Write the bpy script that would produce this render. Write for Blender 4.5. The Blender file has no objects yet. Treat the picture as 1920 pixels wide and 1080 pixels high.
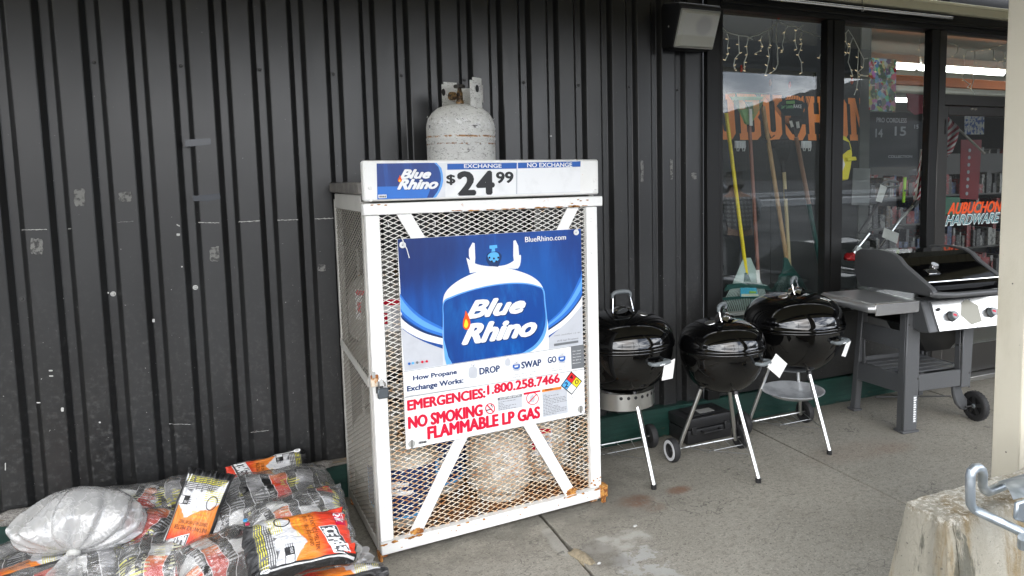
import bpy, bmesh, math, random
from mathutils import Vector, Matrix, noise
random.seed(7)
C = bpy.context.scene
COL = C.collection
R = math.radians

# ------------------------------------------------------------------ camera
CAM = Vector((0, 0, 1.48))
YAW, PITCH, ROLL, FPX, CX, CY = .42968975, .09496492, -.01764482, 1351.74, 1095.3, 459.64
_fw = Vector((math.sin(YAW)*math.cos(PITCH), math.cos(YAW)*math.cos(PITCH), -math.sin(PITCH)))
_r = Vector((math.cos(YAW), -math.sin(YAW), 0)); _u = _r.cross(_fw)
RT = math.cos(ROLL)*_r + math.sin(ROLL)*_u
UP = -math.sin(ROLL)*_r + math.cos(ROLL)*_u
cd = bpy.data.cameras.new('camera'); cam = bpy.data.objects.new('camera', cd); COL.objects.link(cam)
m = Matrix(((RT.x, UP.x, -_fw.x), (RT.y, UP.y, -_fw.y), (RT.z, UP.z, -_fw.z))).to_4x4(); m.translation = CAM
cam.matrix_world = m
cd.sensor_width = 36; cd.lens = FPX/1920*36; cd.shift_x = -(CX-960)/1920; cd.shift_y = -(540-CY)/1920
cd.clip_end = 2000; cd.clip_start = .05
C.camera = cam

# ------------------------------------------------------------------ light
SUN_EL, SUN_AZ = 32, 195        # azimuth measured clockwise from +y: in front of the wall, a bit to the right of the camera's back
w = bpy.data.worlds.new('World'); C.world = w; w.use_nodes = True
nt = w.node_tree; nt.nodes.clear(); N = nt.nodes.new; L = nt.links.new
sky = N('ShaderNodeTexSky'); sky.sky_type = 'NISHITA'; sky.sun_disc = False
sky.sun_elevation = R(SUN_EL); sky.sun_rotation = R(SUN_AZ); sky.air_density = 1; sky.dust_density = 2
tc = N('ShaderNodeTexCoord'); mp = N('ShaderNodeMapping'); mp.inputs['Scale'].default_value = (1, 1, 2.6)
nz = N('ShaderNodeTexNoise'); nz.inputs['Scale'].default_value = 2.3; nz.inputs['Detail'].default_value = 9; nz.inputs['Roughness'].default_value = .6
nz.inputs['Distortion'].default_value = .4
cr = N('ShaderNodeValToRGB'); e = cr.color_ramp.elements
e[0].position = .38; e[0].color = (1.5, 1.9, 2.8, 1); e[1].position = .60; e[1].color = (21, 21.4, 22, 1)
x = cr.color_ramp.elements.new(.48); x.color = (6.2, 6.7, 7.7, 1)
mx = N('ShaderNodeMix'); mx.data_type = 'RGBA'; mx.inputs[0].default_value = .86
bg = N('ShaderNodeBackground'); bg.inputs['Strength'].default_value = .15; out = N('ShaderNodeOutputWorld')
L(tc.outputs['Generated'], mp.inputs[0]); L(mp.outputs[0], nz.inputs['Vector']); L(nz.outputs[0], cr.inputs[0])
L(sky.outputs[0], mx.inputs[6]); L(cr.outputs[0], mx.inputs[7]); L(mx.outputs[2], bg.inputs[0]); L(bg.outputs[0], out.inputs[0])
sd = bpy.data.lights.new('sun', 'SUN'); so = bpy.data.objects.new('sun', sd); COL.objects.link(so)
sd.energy = .5; sd.angle = R(45); sd.color = (1, .96, .9)
az = R(SUN_AZ); dv = Vector((math.sin(az)*math.cos(R(SUN_EL)), math.cos(az)*math.cos(R(SUN_EL)), math.sin(R(SUN_EL))))
so.rotation_euler = (-dv).to_track_quat('-Z', 'Y').to_euler()
C.view_settings.view_transform = 'Standard'; C.view_settings.look = 'None'; C.view_settings.gamma = 1
C.view_settings.exposure = 1.38
C.cycles.max_bounces = 10; C.cycles.transparent_max_bounces = 24; C.cycles.glossy_bounces = 5; C.cycles.diffuse_bounces = 4
C.cycles.caustics_reflective = False; C.cycles.caustics_refractive = False

# ------------------------------------------------------------------ measuring helpers: a pixel of the 1920x1080 photo -> a point on a known plane
def ray(px, py): return ((px-CX)*RT - (py-CY)*UP + FPX*_fw).normalized()
def onpl(px, py, p0, n):
    d = ray(px, py); return CAM + d*((Vector(p0)-CAM).dot(n)/d.dot(n))
def Y(px, py, y): return onpl(px, py, (0, y, 0), Vector((0, 1, 0)))
def Z(px, py, z=0): return onpl(px, py, (0, 0, z), Vector((0, 0, 1)))

# ------------------------------------------------------------------ mesh builder
class MB:
    def __init__(s): s.bm = bmesh.new(); s.uv = None
    def quadbox(s, P):
        v = [s.bm.verts.new(p) for p in P]
        for f in ((0,3,2,1),(4,5,6,7),(0,1,5,4),(1,2,6,5),(2,3,7,6),(3,0,4,7)): s.bm.faces.new([v[i] for i in f])
        return s
    def box(s, x0, x1, y0, y1, z0, z1):
        return s.quadbox([(x0,y0,z0),(x1,y0,z0),(x1,y1,z0),(x0,y1,z0),(x0,y0,z1),(x1,y0,z1),(x1,y1,z1),(x0,y1,z1)])
    def bar(s, p0, p1, w, h, up=(0,0,1)):
        p0 = Vector(p0); p1 = Vector(p1); d = (p1-p0).normalized(); a = d.cross(Vector(up))
        if a.length < 1e-4: a = d.cross(Vector((0,1,0)))
        a.normalize(); b = a.cross(d).normalized(); a *= w/2; b *= h/2
        return s.quadbox([p0-a-b, p0+a-b, p0+a+b, p0-a+b, p1-a-b, p1+a-b, p1+a+b, p1-a+b])
    def tube(s, pts, r, n=8, cap=True):
        pts = [Vector(p) for p in pts]; rs = r if isinstance(r, (list, tuple)) else [r]*len(pts)
        rings = []; ref = None
        for i, p in enumerate(pts):
            t = (pts[min(i+1, len(pts)-1)]-pts[max(i-1, 0)]).normalized()
            if ref is None: ref = Vector((0,0,1)) if abs(t.z) < .9 else Vector((1,0,0))
            a = t.cross(ref).normalized(); ref = a.cross(t).normalized()
            rings.append([s.bm.verts.new(p+(a*math.cos(q)+ref*math.sin(q))*rs[i]) for q in [2*math.pi*k/n for k in range(n)]])
        for A, B in zip(rings, rings[1:]):
            for k in range(n): s.bm.faces.new((A[k], A[(k+1) % n], B[(k+1) % n], B[k]))
        if cap:
            s.bm.faces.new(rings[0][::-1]); s.bm.faces.new(rings[-1])
        return s
    def lathe(s, prof, n=32, c=(0,0,0), axis='z', a0=0, a1=2*math.pi):
        c = Vector(c); full = abs(a1-a0-2*math.pi) < 1e-6; m = n if full else n+1
        def P(r, z, t):
            a, b = r*math.cos(t), r*math.sin(t)
            return c+Vector({'z': (a, b, z), 'x': (z, a, b), 'y': (b, z, a)}[axis])
        rings = []
        for r, z in prof:
            if r < 1e-6: rings.append([s.bm.verts.new(P(0, z, 0))])
            else: rings.append([s.bm.verts.new(P(r, z, a0+(a1-a0)*k/n)) for k in range(m)])
        for A, B in zip(rings, rings[1:]):
            for k in range(n):
                k2 = (k+1) % m
                q = [A[0]] if len(A) == 1 else [A[k], A[k2]]
                q += [B[0]] if len(B) == 1 else [B[k2], B[k]]
                if len(q) > 2: s.bm.faces.new(q)
        return s
    def prism(s, pts, off, base=None):
        """pts: list of 3D points of a planar outline, off: extrusion vector"""
        off = Vector(off); A = [s.bm.verts.new(p) for p in pts]; B = [s.bm.verts.new(Vector(p)+off) for p in pts]
        s.bm.faces.new(A); s.bm.faces.new(B[::-1]); n = len(A)
        for k in range(n): s.bm.faces.new((A[k], B[k], B[(k+1) % n], A[(k+1) % n]))
        return s
    def flat(s, pts):
        s.bm.faces.new([s.bm.verts.new(p) for p in pts]); return s
    def grid(s, f, nu, nv, uvf=None, wrap=False):
        if s.uv is None: s.uv = s.bm.loops.layers.uv.new('UVMap')
        V = [[s.bm.verts.new(f(i/nu, j/nv)) for j in range(nv+1)] for i in range(nu+1)]
        for i in range(nu):
            for j in range(nv):
                fc = s.bm.faces.new((V[i][j], V[i+1][j], V[i+1][j+1], V[i][j+1]))
                for l, (a, b) in zip(fc.loops, ((i,j),(i+1,j),(i+1,j+1),(i,j+1))):
                    l[s.uv].uv = uvf(a/nu, b/nv) if uvf else (a/nu, b/nv)
        return s
    def mesh(s, name, smooth=False, bevel=0, weld=True, seg=1, angle=38, normals=True):
        if weld: bmesh.ops.remove_doubles(s.bm, verts=s.bm.verts, dist=1e-5)
        if normals: bmesh.ops.recalc_face_normals(s.bm, faces=s.bm.faces)
        if bevel:
            ed = [e for e in s.bm.edges if len(e.link_faces) == 2 and e.calc_face_angle(0) > R(30)]
            bmesh.ops.bevel(s.bm, geom=ed, offset=bevel, segments=seg, affect='EDGES', clamp_overlap=True, profile=.6)
        me = bpy.data.meshes.new(name); s.bm.to_mesh(me); s.bm.free()
        if smooth or bevel:
            me.polygons.foreach_set('use_smooth', [True]*len(me.polygons)); me.set_sharp_from_angle(angle=R(angle))
        return me
    def build(s, name, mat, parent=None, smooth=False, bevel=0, **k):
        return link(name, s.mesh(name, smooth, bevel, **k), mat, parent)
def link(name, me, mat=None, parent=None, loc=None):
    o = bpy.data.objects.new(name, me); COL.objects.link(o)
    if mat and me and len(me.materials) == 0: me.materials.append(mat)
    if parent is not None: o.parent = parent
    if loc is not None: o.location = loc
    return o
def tag(o, label=None, cat=None, group=None, kind=None):
    for k, v in (('label', label), ('category', cat), ('group', group), ('kind', kind)):
        if v: o[k] = v
    return o
def thing(name, label, cat, loc=(0,0,0), rotz=0, group=None):
    o = bpy.data.objects.new(name, None); COL.objects.link(o); o.empty_display_size = .1
    o.location = loc; o.rotation_euler = (0, 0, rotz)
    return tag(o, label, cat, group)
def struct(o): o['kind'] = 'structure'; return o

# ------------------------------------------------------------------ materials
def base(name, col, rough=.5, metal=0, spec=.5, coat=0, coatr=.05, emit=None, es=0):
    m = bpy.data.materials.new(name); m.use_nodes = True; b = m.node_tree.nodes['Principled BSDF']
    b.inputs['Base Color'].default_value = (*col, 1); b.inputs['Roughness'].default_value = rough
    b.inputs['Metallic'].default_value = metal; b.inputs['Specular IOR Level'].default_value = spec
    b.inputs['Coat Weight'].default_value = coat; b.inputs['Coat Roughness'].default_value = coatr
    if emit: b.inputs['Emission Color'].default_value = (*emit, 1); b.inputs['Emission Strength'].default_value = es
    return m
class Mat:
    """a Principled material with stacked procedural layers of colour, roughness and relief"""
    def __init__(s, name, col, rough=.5, metal=0, spec=.5, coat=0, coord='pos', **k):
        s.m = base(name, col, rough, metal, spec, coat, **k); s.nt = s.m.node_tree; s.b = s.nt.nodes['Principled BSDF']
        s.col = None; s.c0 = col; s.h = None; s.rg = None; s.r0 = rough; s.mt = None; s.m0 = metal
        if coord == 'pos': s.v = s.N('ShaderNodeNewGeometry').outputs['Position']
        elif coord == 'uv': s.v = s.N('ShaderNodeTexCoord').outputs['UV']
        else: s.v = s.N('ShaderNodeTexCoord').outputs['Object']
        sp = s.N('ShaderNodeSeparateXYZ'); s.L(s.v, sp.inputs[0]); s.X, s.Y, s.Z = sp.outputs
    def N(s, t, **k):
        n = s.nt.nodes.new(t)
        for a, v in k.items(): setattr(n, a, v)
        return n
    def L(s, a, b): s.nt.links.new(a, b)
    def math(s, op, a, b=0, c=0):
        n = s.N('ShaderNodeMath', operation=op)
        for i, v in enumerate((a, b, c)):
            if hasattr(v, 'default_value') or hasattr(v, 'links'): s.L(v, n.inputs[i])
            else: n.inputs[i].default_value = v
        return n.outputs[0]
    def noise(s, scale, detail=6, rough=.55, stretch=(1,1,1), dist=0, vec=None):
        mp = s.N('ShaderNodeMapping'); mp.inputs['Scale'].default_value = stretch; s.L(vec or s.v, mp.inputs[0])
        n = s.N('ShaderNodeTexNoise'); n.inputs['Scale'].default_value = scale; n.inputs['Detail'].default_value = detail
        n.inputs['Roughness'].default_value = rough; n.inputs['Distortion'].default_value = dist
        s.L(mp.outputs[0], n.inputs['Vector']); return n.outputs[0]
    def voro(s, scale, stretch=(1,1,1), out='Distance', feature='F1'):
        mp = s.N('ShaderNodeMapping'); mp.inputs['Scale'].default_value = stretch; s.L(s.v, mp.inputs[0])
        n = s.N('ShaderNodeTexVoronoi', feature=feature); n.inputs['Scale'].default_value = scale
        s.L(mp.outputs[0], n.inputs['Vector']); return n.outputs[out]
    def ramp(s, f, lo, hi, a=0., b=1.):
        n = s.N('ShaderNodeMapRange'); n.clamp = True; n.interpolation_type = 'SMOOTHSTEP'
        s.L(f, n.inputs[0]); n.inputs[1].default_value = lo; n.inputs[2].default_value = hi
        n.inputs[3].default_value = a; n.inputs[4].default_value = b; return n.outputs[0]
    def blob(s, c, r, soft=.5, wob=.5, sc=8, vec=None):
        """mask of a noisy blob round the point c with radii r"""
        mp = s.N('ShaderNodeMapping'); s.L(vec or s.v, mp.inputs[0])
        mp.inputs['Location'].default_value = tuple(-a/b for a, b in zip(c, r)); mp.inputs['Scale'].default_value = tuple(1/b for b in r)
        l = s.N('ShaderNodeVectorMath', operation='LENGTH'); s.L(mp.outputs[0], l.inputs[0])
        d = s.math('ADD', l.outputs['Value'], s.math('MULTIPLY', s.math('SUBTRACT', s.noise(sc, 5, .6), .5), wob*2))
        return s.ramp(d, 1+soft/2, 1-soft/2)
    def color(s, c2, mask, amt=1., rough=None, metal=None):
        if amt != 1.: mask = s.math('MULTIPLY', mask, amt)
        n = s.N('ShaderNodeMix', data_type='RGBA'); s.L(mask, n.inputs[0])
        if s.col is None: n.inputs[6].default_value = (*s.c0, 1)
        else: s.L(s.col, n.inputs[6])
        if isinstance(c2, tuple): n.inputs[7].default_value = (*c2, 1)
        else: s.L(c2, n.inputs[7])
        s.col = n.outputs[2]
        for key, tgt in (('rg', rough), ('mt', metal)):
            if tgt is None: continue
            q = s.N('ShaderNodeMix', data_type='FLOAT'); s.L(mask, q.inputs[0]); cur = getattr(s, key)
            if cur is None: q.inputs[2].default_value = s.r0 if key == 'rg' else s.m0
            else: s.L(cur, q.inputs[2])
            q.inputs[3].default_value = tgt; setattr(s, key, q.outputs[0])
        return s
    def bump(s, f, dist=.002, strength=1):
        n = s.N('ShaderNodeBump'); n.inputs['Distance'].default_value = dist; n.inputs['Strength'].default_value = strength
        s.L(f, n.inputs['Height'])
        if s.h is not None: s.L(s.h, n.inputs['Normal'])
        s.h = n.outputs[0]; return s
    def done(s):
        if s.col is not None: s.L(s.col, s.b.inputs['Base Color'])
        if s.rg is not None: s.L(s.rg, s.b.inputs['Roughness'])
        if s.mt is not None: s.L(s.mt, s.b.inputs['Metallic'])
        if s.h is not None: s.L(s.h, s.b.inputs['Normal'])
        return s.m

# --- painted black ribbed steel, scuffed, dusty and flecked near the ground
t = Mat('wall_paint', (.0135, .0135, .0137), .31, spec=.66)
t.color((.018, .019, .020), t.ramp(t.noise(3, 4, .6, (1, 1, .25)), .35, .7), .8, rough=.40)
low = t.ramp(t.Z, 1.5, .25)
t.color((.055, .055, .053), t.math('MULTIPLY', t.ramp(t.noise(60, 5, .7), .5, .72), low), .7, rough=.75)
t.color((.5, .5, .48), t.math('MULTIPLY', t.ramp(t.noise(95, 3, .5), .735, .76), t.ramp(t.Z, 2.2, .3, .25, 1)), .9)
t.color((.42, .42, .4), t.math('MULTIPLY', t.ramp(t.noise(34, 6, .75, (1.5, 1, .18)), .685, .71), t.ramp(t.Z, 1.8, .3, .1, 1)), .6)
t.color((.3, .3, .29), t.math('MULTIPLY', t.ramp(t.noise(30, 6, .8, (.25, 1, 3)), .70, .72), low), .6)
t.bump(t.noise(5, 3, .5, (1, 1, .6)), .004, .35).bump(t.noise(300, 3), .0004, .25)
M_WALL = t.done()
t = Mat('tape_residue', (.22, .22, .21), .8); t.color((.06, .06, .06), t.ramp(t.noise(60, 6, .7), .45, .58)); M_RES = t.done()
M_TAPE = base('black_tape', (.028, .034, .045), .22, spec=.8)
t = Mat('chipped_white', (.52, .52, .50), .7); M_CHIP = t.done()
t = Mat('screw_metal', (.08, .08, .08), .45, metal=.6); M_SCREW = t.done()
M_SCREW2 = base('bare_screw', (.55, .55, .53), .4, metal=.7)
# --- green board
t = Mat('green_board', (.006, .034, .027), .45, coord='pos'); t.color((.012, .06, .045), t.ramp(t.noise(9, 6, .6, (.6, 3, 6)), .4, .7), .7)
t.color((.12, .13, .12), t.ramp(t.noise(40, 6, .7, (.5, 1, 3)), .66, .74), .5)
t.color((.16, .10, .045), t.math('MULTIPLY', t.ramp(t.noise(14, 6, .7, (1, 1, 5)), .60, .68), t.ramp(t.Z, .09, .02)), .8)
t.bump(t.noise(30, 5, .6, (.2, 1, 6)), .003, .6); M_GREEN = t.done()
t = Mat('ledge_wood', (.16, .15, .13), .85); t.color((.36, .24, .12), t.ramp(t.noise(12, 6, .7, (.5, 3, 3)), .5, .62)); t.color((.05, .05, .045), t.ramp(t.noise(50, 5, .7), .55, .7), .7)
t.bump(t.noise(40, 5), .004); M_LEDGE = t.done()
# --- concrete
def concrete(name, c, c2, spots=True):
    t = Mat(name, c, .88, spec=.3)
    t.color(c2, t.ramp(t.noise(2.2, 6, .65), .35, .68), .9)
    t.color(tuple(a*.60 for a in c), t.ramp(t.noise(34, 9, .80, (1, 1.25, 1)), .49, .58), .55)
    t.color(tuple(a*1.45 for a in c2), t.ramp(t.noise(90, 7, .8, (1, 1.3, 1)), .55, .60), .6)
    t.color((.42, .39, .33), t.ramp(t.noise(75, 5, .6), .62, .66), .9)
    t.color((.07, .065, .055), t.ramp(t.noise(110, 5, .7), .57, .64), .8)
    if spots:
        fib = t.noise(70, 6, .7, (1, .45, 1))
        for c3, r3, a3 in (((1.51, 2.79, 0), (.075, .055, .2), 1.0), ((1.75, 2.80, 0), (.055, .035, .2), .7), ((1.56, 2.70, 0), (.05, .04, .2), .3), ((2.85, 2.78, 0), (.30, .11, .3), .12), ((3.05, 2.72, 0), (.12, .06, .3), .15)):
            t.color((.20, .072, .030), t.math('MULTIPLY', t.blob(c3, r3, 1.1, .3, 14), t.ramp(fib, .30, .5)), a3)
        # grout smears round the broken joint
        t.color((.44, .43, .39), t.math('MULTIPLY', t.blob((1.26, 2.50, 0), (.14, .07, .3), .35, .7, 9), t.ramp(t.noise(16, 5), .3, .6)), .8)
        t.color((.42, .42, .40), t.math('MULTIPLY', t.blob((1.28, 2.27, 0), (.12, .15, .3), .3, .9, 11), t.ramp(t.noise(12, 6, .7), .46, .5)), .75)
        t.color((.42, .41, .37), t.blob((1.05, 2.60, 0), (.035, .12, .3), .4, .8, 12), .6)
        t.color((.11, .10, .085), t.blob((1.17, 2.44, 0), (.07, .12, .3), .6, .9, 10), .45)
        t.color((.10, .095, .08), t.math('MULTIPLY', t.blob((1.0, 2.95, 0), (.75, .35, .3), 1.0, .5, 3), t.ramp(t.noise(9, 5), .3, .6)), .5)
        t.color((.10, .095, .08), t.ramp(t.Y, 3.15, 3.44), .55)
    t.color(tuple(a*.72 for a in c), t.ramp(t.noise(1.1, 4, .6), .5, .7), .55)
    t.color((.13, .125, .11), t.math('MULTIPLY', t.ramp(t.math('ABSOLUTE', t.math('SUBTRACT', t.noise(2.3, 5, .55), .5)), .004, .0015), t.ramp(t.noise(1.7, 2), .5, .56)), .8)
    t.bump(t.noise(30, 8, .7), .003, .4).bump(t.noise(190, 4, .6), .0015, .5)
    return t.done()
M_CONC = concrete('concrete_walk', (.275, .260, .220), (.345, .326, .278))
t = Mat('block_concrete', (.31, .29, .235), .92, spec=.25)
t.color((.42, .40, .34), t.ramp(t.noise(5, 6, .6, (1, 1, .35)), .45, .68), .8)
t.color((.20, .14, .06), t.ramp(t.noise(9, 6, .7, (1, 1, .12)), .50, .66), .8)
t.color((.07, .07, .055), t.ramp(t.noise(9, 6, .7, (1.3, 1.3, .2)), .56, .63), .8)
t.color((.13, .12, .10), t.ramp(t.noise(90, 3, .5), .68, .72), .8)
t.color((.60, .57, .50), t.math('MULTIPLY', t.ramp(t.noise(60, 6, .75), .5, .6), t.ramp(t.Z, .57, .595)), .8)
t.color((.22, .18, .12), t.math('MULTIPLY', t.ramp(t.noise(70, 6, .75), .52, .62), t.ramp(t.Z, .56, .59)), .8)
t.bump(t.noise(45, 8, .75), .012, .8).bump(t.noise(200, 4), .003, .6); M_BLOCK = t.done()
t = Mat('asphalt', (.022, .022, .023), .9); t.color((.036, .036, .036), t.ramp(t.noise(60, 6, .7), .4, .7)); t.color((.12, .12, .12), t.ramp(t.noise(.3, 4), .4, .7), .6); M_ASPH = t.done()
# --- cage
def rusty(name, c, amt=.64, zlo=None, dirt=.35, rough=.42, rc=(.55, .24, .05)):
    t = Mat(name, c, rough)
    t.color(tuple(a*.80 for a in c), t.ramp(t.noise(7, 6, .65), .45, .75), dirt)
    t.color((.18, .17, .15), t.ramp(t.noise(130, 4, .6), .72, .76), .7)
    n = t.noise(22, 8, .72, dist=.5)
    if zlo: n = t.math('ADD', n, t.ramp(t.Z, zlo[0], zlo[1], 0, zlo[2]))
    t.color(rc, t.ramp(n, amt-.05, amt+.02), .75, rough=.8)
    t.color((.28, .085, .015), t.ramp(n, amt+.01, amt+.06), .95, rough=.9)
    t.bump(n, .002, .3); return t.done()
M_CAGE = rusty('cage_white', (.86, .86, .84), .71, (.16, .05, .075))
M_RAIL = rusty('cage_rail', (.86, .86, .84), .675, dirt=.3)
M_RUSTY = rusty('cage_rusted', (.70, .62, .50), .46)
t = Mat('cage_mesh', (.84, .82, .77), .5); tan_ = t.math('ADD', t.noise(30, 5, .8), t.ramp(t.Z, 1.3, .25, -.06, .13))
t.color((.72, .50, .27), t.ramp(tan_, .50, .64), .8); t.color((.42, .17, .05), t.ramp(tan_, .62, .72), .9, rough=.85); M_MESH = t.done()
M_MESH2 = rusty('cage_mesh_shaded', (.30, .285, .25), .69, (1.0, .1, .05), rough=.6, rc=(.34, .20, .10))  # shade of the cage sides put into a grey-brown base, rust on top
t = Mat('roof_dull', (.11, .105, .10), .8); t.color((.2, .19, .17), t.ramp(t.noise(20, 6), .45, .7), .6); M_ROOF = t.done()
M_CAGESIDE = rusty('cage_side_shaded', (.50, .49, .46), .71, dirt=.8)  # darker copy of the cage white, the side's shade put into its colour
# --- tank paint, flaking
def tankmat(name, c, amt=.6, rings=()):
    t = Mat(name, c, .5)
    t.color(tuple(a*.72 for a in c), t.ramp(t.noise(9, 7, .7), .4, .7), .45)
    band = t.noise(42, 8, .75, (1, 1, 2.2), dist=1.2)
    t.color((.88, .88, .86), t.ramp(band, .56, .60), .6)
    t.color((.16, .14, .12), t.ramp(t.noise(38, 8, .75, (1, 1, 2.8), dist=1.6), amt+.03, amt+.05), .9)
    t.color((.38, .17, .05), t.ramp(t.noise(13, 8, .7, (1, 1, 1.6)), .68, .73), .85, rough=.9)
    for z_, w_, c_, lo_ in rings:
        near = t.ramp(t.math('ABSOLUTE', t.math('SUBTRACT', t.math('ADD', t.Z, t.math('MULTIPLY', t.math('SUBTRACT', t.noise(9, 3), .5), .01)), z_)), w_, w_*.5)
        t.color(c_, t.math('MULTIPLY', near, t.ramp(t.noise(34, 6, .75, dist=.8), lo_, lo_+.05)), .95)
    t.bump(band, .008, .9); return t.done()
M_TANK = tankmat('tank_flaking', (.80, .80, .77), .545, rings=((1.715, .032, (.93, .93, .92), .50), (1.735, .012, (.06, .05, .045), .58), (1.700, .016, (.05, .045, .04), .57), (1.659, .005, (.42, .20, .05), .44), (1.660, .004, (.06, .04, .03), .54), (1.628, .004, (.30, .13, .04), .50), (1.600, .02, (.10, .09, .08), .60)))
t = Mat('tank_grey', (.50, .49, .44), .45); t.color((.39, .38, .34), t.ramp(t.noise(7, 6, .7), .45, .7), .7); t.color((.33, .17, .07), t.ramp(t.noise(26, 8, .75, (1, 1, 2.5)), .66, .70), .7); t.color((.12, .11, .10), t.ramp(t.noise(60, 6, .7, (1, 1, 3)), .67, .70), .7); M_TANKG = t.done()
M_TANKD = tankmat('tank_dull', (.36, .35, .32), .62)
M_BRASS = Mat('brass', (.35, .22, .10), .45, metal=.8); M_BRASS.color((.08, .06, .05), M_BRASS.ramp(M_BRASS.noise(60), .45, .6)); M_BRASS = M_BRASS.done()
M_IRON = base('dark_valve', (.05, .045, .04), .5, metal=.4)
# --- prints
def P(name, c, rough=.35, spec=.4):
    t = Mat(name, c, rough, spec=spec); t.color(tuple(min(1, a*.82+.01) for a in c), t.ramp(t.noise(18, 5, .6), .45, .75), .5); return t.done()
PW = P('print_white', (.84, .85, .86)); PW2 = P('print_pale', (.72, .74, .77)); PK = P('print_black', (.012, .012, .014)); PR = P('print_red', (.62, .004, .035))
PN = P('print_navy', (.008, .035, .13)); PB = P('print_blue', (.010, .10, .42)); PLB = P('print_light_blue', (.12, .36, .80)); PLB2 = P('print_mid_blue', (.03, .17, .60))
PG = P('print_grey', (.52, .54, .58)); PDG = P('print_dark_grey', (.16, .17, .18)); PO = P('print_orange', (.80, .22, .02)); PY = P('print_yellow', (.85, .70, .03))
PF = P('print_flame', (.75, .09, .01)); PTB = P('print_valve_blue', (.10, .42, .85))
t = Mat('print_poster_blue', (.003, .035, .21), .33, coord='obj')
rays = t.noise(3.2, 4, .6, (5, 1, .9), dist=.3)
t.color((.006, .085, .38), t.ramp(rays, .40, .72), .8)
t.color((.006, .12, .46), t.blob((.55, 0, .98), (.30, 1, .22), 1.3, .25, 5), .6); t.color((.003, .018, .12), t.blob((.15, 0, 1.2), (.28, 1, .14), 1.1, .3, 5), .8)
PPB = t.done()
t = Mat('print_label_blue', (.004, .055, .28), .3, coord='obj')
t.color((.01, .17, .55), t.ramp(t.noise(5, 5, .6, (3, 1, .8), dist=.5), .42, .75), .7); t.color((.006, .03, .17), t.blob((.12, 0, .72), (.26, 1, .5), .9, .2, 4), .55); PLABEL = t.done()
t = Mat('print_tank_white', (.80, .82, .86), .33, coord='obj'); t.color((.55, .58, .66), t.blob((.24, 0, .72), (.10, 1, .34), .9, .1, 4), .8); t.color((.55, .58, .66), t.blob((.80, 0, .60), (.055, 1, .3), 1, .1, 4), .8); PTANK = t.done()
# --- metals and plastics
M_PORC = Mat('black_enamel', (.0018, .0018, .002), .04, spec=.75); M_PORC.color((.012, .012, .012), M_PORC.ramp(M_PORC.noise(45, 6, .75), .60, .75), .5, rough=.22); M_PORC = M_PORC.done()
M_ALU = base('satin_aluminium', (.72, .72, .70), .30, metal=1)
t = Mat('ash_aluminium', (.62, .64, .66), .38, metal=.35, coord='obj'); t.color((.36, .38, .40), t.ramp(t.noise(9, 5, .6), .4, .7)); M_ASH = t.done()
M_CHROME = base('chrome', (.75, .75, .75), .12, metal=1)
M_WIRE = base('zinc_wire', (.42, .42, .41), .35, metal=.9)
M_GREYP = base('grey_plastic', (.17, .19, .20), .42)
M_BLKP = base('black_plastic', (.018, .018, .019), .42)
M_RUB = Mat('rubber', (.022, .022, .023), .7); M_RUB = M_RUB.done()
M_WHITEP = base('white_plastic', (.75, .76, .77), .4)
M_PAPER = base('paper_tag', (.80, .80, .78), .6)
M_GFRAME = Mat('grill_grey_paint', (.085, .088, .092), .40, spec=.5); M_GFRAME.color((.11, .113, .117), M_GFRAME.ramp(M_GFRAME.noise(300, 2), .4, .6), .5); M_GFRAME = M_GFRAME.done()
t = Mat('stainless', (.62, .61, .59), .27, metal=1, coord='obj'); t.bump(t.noise(260, 3, .5, (.04, 1, 1)), .0006, .35); M_SS = t.done()
M_TABLE = Mat('table_metallic', (.52, .53, .54), .28, metal=.7, coord='obj').done()
t = Mat('galvanised', (.46, .50, .53), .38, metal=.75, coord='obj'); t.color((.32, .36, .39), t.ramp(t.voro(30, out='Distance'), .2, .6)); t.color((.30, .34, .30), t.ramp(t.noise(14, 6, .7), .55, .75), .7); M_GALV = t.done()
t = Mat('post_paint', (.62, .58, .47), .55); t.color((.30, .27, .19), t.ramp(t.noise(8, 7, .75, (1.5, 1.5, .25)), .58, .72), .5); t.color((.50, .46, .35), t.ramp(t.noise(5, 5, .6, (1, 1, .3)), .5, .7), .6); t.color((.12, .1, .07), t.ramp(t.noise(70, 3), .74, .78), .8)
t.bump(t.noise(60, 6, .7), .003, .4); M_POST = t.done()
t = Mat('soffit_cream', (.82, .77, .54), .6); t.color((.72, .67, .45), t.ramp(t.noise(6, 5), .4, .7), .6); M_SOFF = t.done()
M_TRIM = Mat('trim_cream', (.82, .78, .58), .55); M_TRIM = M_TRIM.done()
t = Mat('dark_frame', (.008, .008, .0078), .42, spec=.35); t.color((.025, .025, .023), t.ramp(t.noise(30, 6, .7, (1, 1, .3)), .6, .75), .5); M_FRAME = t.done()
M_DOORF = Mat('bronze_frame', (.055, .053, .050), .35, metal=.5); M_DOORF = M_DOORF.done()
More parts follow.
